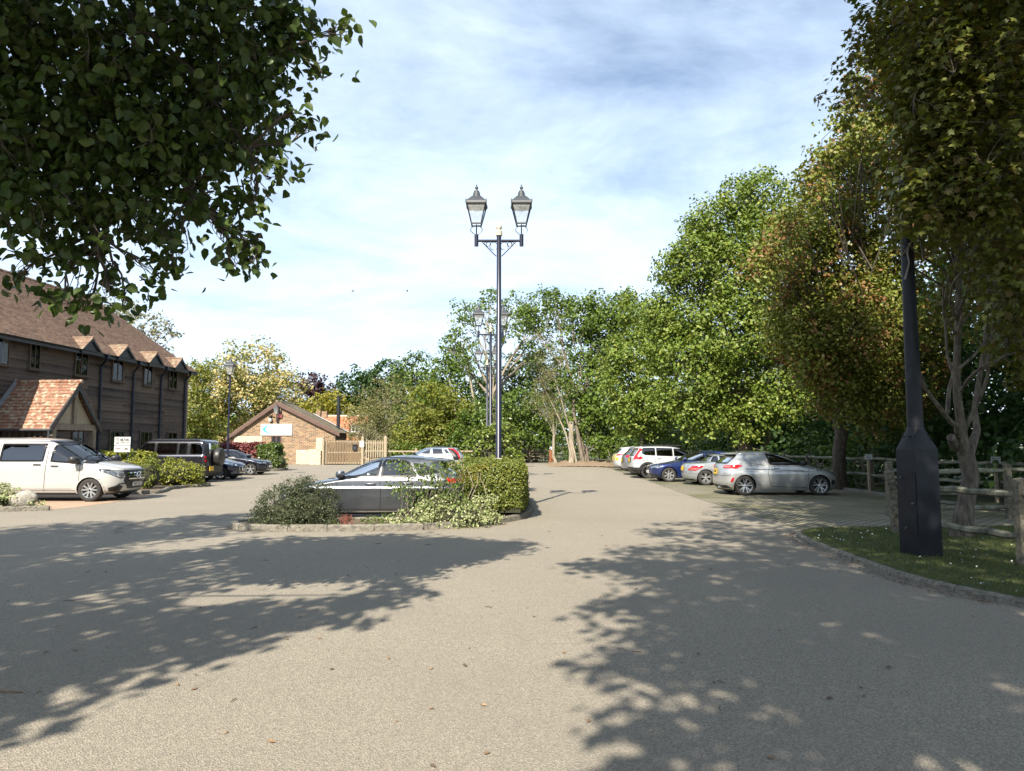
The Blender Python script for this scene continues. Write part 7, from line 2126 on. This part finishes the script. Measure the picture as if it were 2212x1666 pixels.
PEU = dict(front=PEU_front, rear=PEU_rear, width=PEU_w, paint=NAVY, axles=[1.13, -1.41], r=.315, belt=1.0, cabin=(-1.6, .9), half_cabin=.72, trim_z=.2, cf=.66, pf=2.3, glass=small_glass(),
  parts=[('headlight', 'front*', [(.52, .66), (.66, .64), (1.12, .79), (1.08, .87), (.60, .76)], C_LAMP, .01), ('grille', 'front', [(-.36, .34), (.36, .34), (.46, .60), (-.46, .60)], C_GLOSS, .010), ('fog_surround', 'front*', [(.58, .28), (.78, .26), (.86, .34), (.66, .42), (.56, .38)], pmat('satin_grey', (.16, .17, .18), (.2, .21, .22), 6, .35), .012)],
  strips=[('grille_chrome', 'front', [(-.46, .605), (.46, .605), (.36, .34), (-.36, .34), (-.46, .605)], .028, C_CHROME, .016), ('lower_lip', 'front', [(-.95, .24), (-.5, .215), (.5, .215), (.95, .24)], .04, C_TRIM, .015)],
  seams=[('side', [(.80, 1.0), (.74, .6), (.74, .28)], .012), ('side', [(-.2, 1.02), (-.22, .28)], .012), ('front', [(-.95, .93), (-.5, .74), (.5, .74), (.95, .93)], .010)],
  handles=[(-.02, .86)], mirror=(.78, 1.02, 1.0), wheel=dict(n=5, double=True, spread=.26, w0=.024, w1=.02), plates=[('front', .49, 'MY16 OXE', .50)])
car('small_hatchback', 'small navy hatchback nosing out between the black off-roader and the dark saloon-nosed car', 'car', (-15.15, 35.2, 0), 0, PEU)
# ---- dark compact car with a large single frame grille
AUD = dict(PEU)
AUD.update(paint=paint('midnight_paint', (.012, .014, .026), .45, .2), front=[(.16, 1.82), (.26, 1.92), (.45, 1.96), (.62, 1.95), (.72, 1.90), (.79, 1.76), (.84, 1.5), (.89, 1.2), (.93, .98), (.965, .86), (1.08, .64), (1.25, .28), (1.35, .02), (1.39, -.14), (1.41, -.4), (1.42, -.8)],
  rear=[(.16, -1.82), (.30, -1.94), (.50, -1.97), (.75, -1.95), (.92, -1.90), (1.02, -1.82), (1.18, -1.62), (1.30, -1.42), (1.36, -1.3), (1.40, -1.1), (1.42, -.82)],
  width=[(.16, .76), (.25, .82), (.40, .855), (.55, .87), (.70, .875), (.76, .868), (.88, .85), (.96, .825), (1.1, .76), (1.25, .68), (1.33, .61), (1.38, .5), (1.41, .32), (1.42, .02)], belt=.96,
  glass=[(k, [(a, z - .045) for a, z in p_], m_) for k, p_, m_ in small_glass(-.02)],
  parts=[('headlight', 'front*', [(.46, .60), (.90, .63), (1.02, .73), (.50, .71)], C_LAMP, .01), ('grille', 'front', [(-.30, .28), (.30, .28), (.36, .46), (.33, .70), (-.33, .70), (-.36, .46)], C_GLOSS, .010), ('fog_grille', 'front*', [(.52, .26), (.82, .28), (.80, .38), (.50, .36)], C_TRIM, .012)],
  strips=[('grille_chrome', 'front', [(-.30, .28), (.30, .28), (.36, .46), (.33, .70), (-.33, .70), (-.36, .46), (-.30, .28)], .022, C_CHROME, .016), ('lower_lip', 'front', [(-1.0, .215), (-.5, .20), (.5, .20), (1.0, .215)], .03, C_ALLOY, .012)],
  plates=[('front', .47, '', .50)], wheel=dict(n=5, double=True, spread=.14, w0=.02, w1=.024), r=.32)
ao, ac_ = car('compact_car', 'midnight blue compact car parked nose out in front of the red hedge', 'car', (-15.6, 40.35, 0), 0, AUD)
g = MB()
p = ac_.posn('front', np.array([0.0]), np.array([.62]), 1, .022)[0]
for k in range(4):
    g.tube([(p[0], (k - 1.5) * .052 + .036 * math.cos(a), p[2] + .036 * math.sin(a)) for a in [2 * PI * i / 14 for i in range(15)]], .005, 5, caps=False)
g.build('ring_badge', C_CHROME, ao, smooth=60)

# ---- white van just showing behind the off-roader
WV = dict(VAN); WV.update(plates=[], parts=[q for q in VAN['parts'] if 'head' in q[0]], strips=[], handles=[])
car('panel_van', 'white van mostly hidden behind the black off-roader, only its roof corner showing', 'van', (-20.6, 46.5, 0), 0, WV)

# ---- silver and black crossover
SILV = paint('silver_paint', (.52, .53, .54), .7, .3)
CROSS = dict(front=[(.20, 2.0), (.35, 2.15), (.55, 2.2), (.75, 2.17), (.88, 2.05), (.95, 1.8), (1.0, 1.45), (1.05, 1.12), (1.10, .98), (1.22, .74), (1.38, .4), (1.48, .12), (1.53, -.1), (1.56, -.4), (1.575, -.9)],
  rear=[(.20, -2.05), (.4, -2.18), (.65, -2.21), (.90, -2.18), (1.05, -2.12), (1.2, -2.0), (1.36, -1.82), (1.44, -1.78), (1.49, -1.72), (1.53, -1.4), (1.56, -1.1), (1.575, -.92)],
  width=[(.20, .80), (.30, .86), (.45, .90), (.65, .915), (.85, .915), (.95, .90), (1.06, .86), (1.25, .78), (1.42, .69), (1.49, .62), (1.53, .52), (1.56, .34), (1.575, .02)],
  paint=SILV, axles=[1.36, -1.36], r=.34, belt=1.06, cabin=(-1.8, 1.0), half_cabin=.76, trim_z=.38, lip=.07, lip_mat=C_TRIM, roof_z=1.50, seal_mat=C_CHROME,
  glass=[('side', [(-.2, 1.09), (.82, 1.10), (.5, 1.28), (.18, 1.42), (-.2, 1.45)], C_TINT), ('side', [(-1.0, 1.11), (-.3, 1.09), (-.3, 1.45), (-.85, 1.43)], C_TINT), ('side', [(-1.38, 1.17), (-1.1, 1.13), (-.95, 1.41), (-1.15, 1.39)], C_TINT), ('front', [(-.66, 1.13), (.66, 1.13), (.5, 1.47), (-.5, 1.47)], C_GLASS), ('rear', [(-.58, 1.12), (.58, 1.12), (.5, 1.40), (-.5, 1.40)], C_TINT)],
  parts=[('rear_panel', 'side', [(-2.0, .78), (-1.62, .78), (-1.38, 1.12), (-1.2, 1.44), (-1.56, 1.46), (-1.8, 1.25)], C_GLOSS, .008), ('tail_light', 'side', [(-1.98, .86), (-1.90, .86), (-1.78, 1.12), (-1.48, 1.38), (-1.22, 1.43), (-1.25, 1.46), (-1.55, 1.43), (-1.84, 1.2)], C_RED, .016)],
  seams=[('side', [(.86, 1.08), (.80, .4)], .014), ('side', [(-.25, 1.09), (-.25, .4)], .014)], handles=[(-.1, .96), (-.9, .97)], mirror=(.78, 1.10, 1.15), mirror_mat=C_GLOSS, wheel=dict(n=5), plates=[])
car('crossover', 'silver crossover with black tail and red boomerang light behind the grey hatchback', 'car', (-5.0, 42.8, 0), PI, CROSS)

# ---- the parked row on the right
SILV2 = paint('pale_silver_paint', (.46, .47, .47), .6, .3)
FORD = dict(front=[(.16, 1.82), (.26, 1.94), (.42, 2.00), (.58, 2.01), (.70, 1.95), (.80, 1.78), (.88, 1.50), (.94, 1.24), (.99, 1.06), (1.03, .95), (1.14, .70), (1.30, .30), (1.40, .0), (1.44, -.2), (1.465, -.45), (1.48, -.85)],
  rear=[(.20, -1.88), (.30, -1.97), (.46, -2.02), (.70, -2.01), (.90, -1.97), (1.03, -1.92), (1.15, -1.80), (1.30, -1.62), (1.375, -1.56), (1.40, -1.62), (1.42, -1.55), (1.45, -1.25), (1.48, -.88)],
  width=[(.16, .74), (.25, .80), (.40, .84), (.55, .86), (.72, .872), (.78, .865), (.80, .855), (.95, .84), (1.03, .81), (1.15, .75), (1.30, .67), (1.38, .61), (1.43, .5), (1.46, .34), (1.48, .02)],
  paint=SILV2, axles=[1.22, -1.29], r=.325, belt=1.02, cabin=(-.6, .9), half_cabin=.72, trim_z=.2, pf=2.4,
  glass=[('side', [(-.42, 1.04), (.86, 1.03), (.58, 1.17), (.26, 1.32), (.0, 1.375), (-.52, 1.40)], C_TINT), ('front', [(-.64, 1.06), (.64, 1.06), (.48, 1.40), (-.48, 1.40)], C_TINT), ('rear', [(-.60, 1.07), (.60, 1.07), (.54, 1.32), (-.54, 1.32)], C_TINT)],
  parts=[('tail_light', 'rear*', [(.52, .90), (1.02, .89), (1.20, .98), (1.00, 1.03), (.56, 1.00)], C_RED, .012), ('tail_light_inner', 'rear*', [(.58, .93), (.80, .92), (.80, .98), (.58, .98)], C_REDW, .018), ('rear_reflector', 'rear*', [(.86, .44), (.95, .46), (1.01, .60), (.92, .58)], C_RED, .01), ('rear_diffuser', 'rear', [(-.78, .24), (.78, .24), (.70, .34), (-.70, .34)], C_TRIM, .01),
         ('headlight', 'front*', [(.56, .70), (.74, .68), (1.12, .83), (1.05, .90), (.62, .78)], C_LAMP, .01), ('grille', 'front', [(-.40, .46), (.40, .46), (.46, .66), (-.46, .66)], C_GLOSS, .01), ('fog_surround', 'front*', [(.7, .32), (.92, .36), (.94, .52), (.76, .50)], C_TRIM, .01), ('plate_recess', 'rear', [(-.34, .68), (.34, .68), (.38, .88), (-.38, .88)], pmat('recess_silver', (.30, .305, .31), (.36, .365, .37), 6, .4, .4), .004)],
  seams=[('side', [(.92, 1.0), (.82, .80), (.84, .45), (.78, .27)], .012), ('side', [(-.48, 1.42), (-.47, 1.0), (-.52, .70), (-.42, .30), (.78, .27)], .014), ('side', [(-.55, 1.0), (-1.1, 1.06)], .008), ('rear', [(-.9, .86), (-.86, .66), (.86, .66), (.9, .86)], .012), ('front', [(-.9, .95), (-.5, .76), (.5, .76), (.9, .95)], .01)],
  strips=[('crease', 'side', [(.7, .815), (-.55, .86), (-1.25, .88)], .02, C_SEAM, .002), ('sill_skirt', 'side', [(.85, .20), (-.92, .20)], .05, SILV2, .02), ('front_splitter', 'front', [(-1.0, .20), (-.5, .18), (.5, .18), (1.0, .20)], .04, SILV2, .03)],
  handles=[(-.26, .90)], mirror=(.70, 1.02, 1.1), mirror_mat=C_TRIM, wheel=dict(n=5, double=True, spread=.24, w0=.022, w1=.02, rim=.74), plates=[('rear', .78, 'XS MZL', .36)])
fo, fc_ = car('hatchback_van', 'silver three door hatchback van with blanked rear sides, nearest of the right row', 'car', (9.02, 24.65, 0), R(1.5), FORD)
g = MB(); g.tube([(-1.25, 0, 1.45), (-1.45, 0, 1.66)], [.008, .004], 5); g.lathe([(.03, 0), (.02, .03), (0, .03)], 8, M=Matrix.Translation((-1.25, 0, 1.44))); g.build('aerial', C_TRIM, fo)
g = MB(); g.prism([(-1.42, 1.425), (-1.66, 1.395), (-1.67, 1.37), (-1.45, 1.39)], -.52, .52, 'y'); g.build('spoiler', SILV2, fo)
g = MB(); g.tube([(-1.95, -.35, .27), (-2.04, -.35, .26)], .04, 10); g.build('exhaust', C_CHROME, fo)

# silver roadster
ROAD = dict(front=[(.15, 1.80), (.28, 1.98), (.45, 2.05), (.60, 2.04), (.70, 1.92), (.77, 1.6), (.83, 1.2), (.88, .85), (.91, .70), (1.0, .52), (1.15, .2), (1.23, -.05), (1.26, -.2), (1.285, -.45), (1.29, -.6)],
  rear=[(.18, -1.88), (.30, -2.0), (.5, -2.04), (.70, -2.02), (.84, -1.98), (.90, -1.9), (.94, -1.55), (.965, -1.30), (1.02, -1.18), (1.12, -1.04), (1.20, -.92), (1.25, -.82), (1.285, -.68), (1.29, -.62)],
  width=[(.15, .74), (.25, .82), (.40, .865), (.55, .885), (.68, .89), (.78, .87), (.86, .845), (.92, .79), (1.02, .70), (1.12, .64), (1.20, .56), (1.25, .44), (1.28, .25), (1.29, .02)],
  paint=paint('cool_silver_paint', (.42, .455, .475), .65, .28), axles=[1.15, -1.28], r=.315, belt=.92, cabin=(-1.0, .6), half_cabin=.66, pr=2.3, cr=.65,
  glass=[('side', [(-.62, .97), (.46, .95), (.18, 1.12), (-.1, 1.20), (-.6, 1.20)], C_TINT), ('side', [(-.98, .99), (-.72, .97), (-.70, 1.19), (-.82, 1.18)], C_TINT), ('front', [(-.55, .94), (.55, .94), (.42, 1.22), (-.42, 1.22)], C_GLASS), ('rear', [(-.46, 1.0), (.46, 1.0), (.36, 1.20), (-.36, 1.20)], C_TINT)],
  parts=[('tail_light', 'rear*', [(.50, .62), (.92, .60), (1.22, .78), (1.05, .84), (.74, .80)], C_RED, .012), ('tail_light_inner', 'rear*', [(.62, .645), (.95, .65), (1.08, .70), (.68, .70)], C_REDW, .018), ('rear_valance', 'rear', [(-.7, .19), (.7, .19), (.72, .26), (-.72, .26)], C_TRIM, .008)],
  seams=[('side', [(.5, .9), (.42, .5), (.40, .26)], .012), ('side', [(-.66, .92), (-.76, .6), (-.6, .26)], .012), ('rear', [(-1.5, .5), (1.5, .5)], .010), ('rear', [(-.5, .9), (-.46, .56), (.46, .56), (.5, .9)], .010)],
  handles=[(-.46, .72)], mirror=(.40, .93, 1.0), wheel=dict(n=5, double=True, spread=.18, w0=.022, w1=.022), plates=[('rear', .69, '', .36)], seat_rows=[-.4], seal=.035)
car('roadster', 'silver blue coupe roadster parked nose in beside the silver hatchback van', 'car', (9.30, 30.5, 0), R(1), ROAD)

# blue hatchback facing out
BLUE = paint('deep_blue_paint', (.014, .030, .125), .5, .24)
BM = dict(front=[(.17, 1.95), (.28, 2.07), (.45, 2.12), (.60, 2.12), (.70, 2.06), (.78, 1.88), (.84, 1.55), (.89, 1.20), (.93, .95), (.965, .82), (1.08, .58), (1.24, .22), (1.34, -.05), (1.38, -.22), (1.41, -.5), (1.42, -.85)],
  rear=[(.17, -1.98), (.30, -2.08), (.50, -2.11), (.75, -2.09), (.92, -2.04), (1.02, -1.96), (1.18, -1.78), (1.30, -1.62), (1.35, -1.52), (1.39, -1.3), (1.42, -.88)],
  width=[(.17, .76), (.25, .82), (.40, .85), (.55, .87), (.70, .875), (.78, .865), (.90, .845), (.97, .81), (1.1, .745), (1.25, .66), (1.33, .60), (1.38, .48), (1.41, .3), (1.42, .02)],
  paint=BLUE, axles=[1.34, -1.32], r=.325, belt=.96, cabin=(-1.7, .8), half_cabin=.72, trim_z=.19, cf=.6,
  glass=[('side', [(-.3, .985), (.68, .985), (.42, 1.12), (.1, 1.27), (-.3, 1.31)], C_GLASS), ('side', [(-1.15, 1.02), (-.4, .985), (-.4, 1.31), (-.85, 1.29)], C_TINT), ('side', [(-1.5, 1.08), (-1.24, 1.04), (-1.0, 1.26), (-1.2, 1.23)], C_TINT), ('front', [(-.62, 1.0), (.62, 1.0), (.47, 1.34), (-.47, 1.34)], C_GLASS), ('rear', [(-.55, 1.04), (.55, 1.04), (.46, 1.29), (-.46, 1.29)], C_TINT)],
  parts=[('headlight', 'front*', [(.42, .60), (.90, .62), (1.02, .70), (.86, .745), (.46, .70)], C_LAMP, .010), ('kidney_grille', 'front*', [(.03, .55), (.28, .56), (.31, .68), (.05, .70)], C_GLOSS, .012), ('lower_grille', 'front', [(-.5, .24), (.5, .24), (.52, .36), (-.52, .36)], C_GLOSS, .008), ('fog_grille', 'front*', [(.62, .26), (.82, .27), (.84, .36), (.62, .36)], C_TRIM, .01)],
  strips=[('grille_chrome', 'front', [(.03, .55), (.28, .56), (.31, .68), (.05, .70), (.03, .55)], .022, C_CHROME, .018), ('grille_chrome', 'front', [(-.03, .55), (-.28, .56), (-.31, .68), (-.05, .70), (-.03, .55)], .022, C_CHROME, .018)],
  seams=[('side', [(.72, .95), (.66, .6), (.66, .28)], .012), ('side', [(-.35, .98), (-.36, .28)], .012), ('front', [(-.95, .86), (-.4, .72), (.4, .72), (.95, .86)], .010)],
  handles=[(-.18, .80), (-1.0, .82)], mirror=(.62, .98, 1.0), wheel=dict(n=7, double=False, w0=.03, w1=.04, cap=True), plates=[('front', .45, '', .50)])
car('blue_hatchback', 'deep blue hatchback parked nose out between the roadster and the white estate', 'car', (8.42, 33.15, 0), PI + R(1), BM)

# white seven seat estate
WHITE = paint('white_paint_car', (.42, .435, .44), 0, .3)
JOG = dict(front=[(.24, 2.05), (.4, 2.2), (.6, 2.26), (.8, 2.24), (.92, 2.1), (1.0, 1.75), (1.05, 1.4), (1.09, 1.15), (1.15, 1.0), (1.3, .72), (1.45, .42), (1.53, .18), (1.58, -.1), (1.61, -.5), (1.62, -.95)],
  rear=[(.24, -2.12), (.4, -2.24), (.65, -2.27), (.95, -2.25), (1.10, -2.20), (1.3, -2.08), (1.45, -1.98), (1.52, -2.04), (1.56, -1.98), (1.59, -1.7), (1.62, -1.0)],
  width=[(.24, .80), (.35, .86), (.50, .88), (.70, .892), (.95, .892), (1.05, .875), (1.12, .855), (1.3, .80), (1.48, .73), (1.55, .66), (1.59, .55), (1.61, .35), (1.62, .02)],
  paint=WHITE, axles=[1.42, -1.48], r=.345, arch=.05, belt=1.08, cabin=(-2.0, 1.05), half_cabin=.78, trim_z=.46, lip=.10, lip_mat=C_TRIM, pr=3.0, cr=.4,
  glass=[('side', [(-.15, 1.12), (.86, 1.11), (.55, 1.30), (.25, 1.44), (-.15, 1.47)], C_TINT), ('side', [(-1.02, 1.15), (-.25, 1.12), (-.25, 1.48), (-1.02, 1.50)], C_TINT), ('side', [(-1.74, 1.26), (-1.60, 1.18), (-1.12, 1.16), (-1.12, 1.50), (-1.70, 1.49), (-1.80, 1.42)], C_TINT), ('front', [(-.66, 1.14), (.66, 1.14), (.52, 1.52), (-.52, 1.52)], C_GLASS), ('rear', [(-.58, 1.14), (.58, 1.14), (.55, 1.46), (-.55, 1.46)], C_TINT)],
  parts=[('tail_light', 'rear*', [(.70, 1.10), (.86, 1.10), (.80, 1.50), (.66, 1.50)], C_RED, .014), ('tail_light', 'rear*', [(.68, .92), (1.12, .96), (1.18, 1.02), (1.05, 1.10), (.70, 1.12)], C_RED, .014), ('rear_bumper', 'rear', [(-1.2, .42), (1.2, .42), (1.2, .55), (-1.2, .55)], C_TRIM, .03), ('plate_recess', 'rear', [(-.34, .80), (.34, .80), (.36, 1.02), (-.36, 1.02)], C_TRIM, .006)],
  seams=[('side', [(.9, 1.1), (.84, .48)], .012), ('side', [(-.2, 1.12), (-.2, .48)], .012), ('side', [(-1.06, 1.12), (-1.12, .8)], .012), ('side', [(-1.75, .90), (-1.50, .90), (-1.50, 1.05), (-1.75, 1.05), (-1.75, .90)], .010), ('rear', [(-.68, 1.1), (-.66, .56), (.66, .56), (.68, 1.1)], .012)],
  handles=[(-.05, .98), (-.92, 1.0)], mirror=(.82, 1.12, 1.15), mirror_mat=C_TRIM, wheel=dict(n=5, double=True, mat=C_ALLOYD, spread=.22), plates=[('rear', .91, '', .36)])
jo, jc_ = car('estate_car', 'white estate car with black wheel arches and roof bars in the right row', 'car', (8.25, 36.5, 0), R(1), JOG)
for s_ in (-1, 1):
    g = MB(); g.tube([(.35, s_ * .57, 1.58), (.25, s_ * .57, 1.645), (-1.5, s_ * .59, 1.655), (-1.62, s_ * .59, 1.58)], .022, 6); g.tube([(-.6, s_ * .58, 1.58), (-.6, s_ * .58, 1.65)], .022, 6); g.build('roof_bar', C_TRIM, jo)
g = MB(); g.prism([(-1.7, 1.60), (-2.10, 1.545), (-2.11, 1.51), (-1.75, 1.55)], -.62, .62, 'y'); g.build('spoiler', WHITE, jo)

# grey car squeezed between, and the far white car
GR2 = dict(CROSS); GR2.update(paint=paint('mid_grey_paint', (.22, .23, .25), .6, .3), seal_mat=C_GLOSS, parts=[('tail_light', 'rear*', [(.52, .98), (1.0, .98), (.96, 1.1), (.56, 1.1)], C_RED, .012), ('plate_recess', 'rear', [(-.34, .72), (.34, .72), (.36, .90), (-.36, .90)], C_TRIM, .006)], plates=[('rear', .81, '', .36)])
car('grey_crossover', 'mid grey car almost hidden behind the tail of the white estate', 'car', (8.38, 40.2, 0), R(1), GR2)
FW = dict(CROSS); FW.update(paint=paint('bright_white_paint', (.42, .435, .44), 0, .3), seal_mat=C_GLOSS, roof_z=None, lip_mat=paint('bright_white_paint', (0, 0, 0)), trim_z=.26, axles=[1.36, -1.34], parts=[('tail_light', 'rear*', [(.60, .92), (1.08, .98), (1.12, 1.06), (.66, 1.08)], C_RED, .012), ('marking_block', 'rear*', [(.30, .78), (.52, .78), (.58, 1.06), (.40, 1.06)], pmat('marking_yellow', (.62, .50, .04), (.56, .44, .03), 6, .4), .008), ('marking_block', 'rear*', [(.56, .66), (.86, .66), (.90, .84), (.58, .84)], pmat('marking_yellow', (0, 0, 0)), .008)], plates=[('rear', .74, '', .36)])
car('marked_car', 'far white car with yellow markings on its tail at the end of the right row', 'car', (8.85, 46.9, 0), R(1), FW)
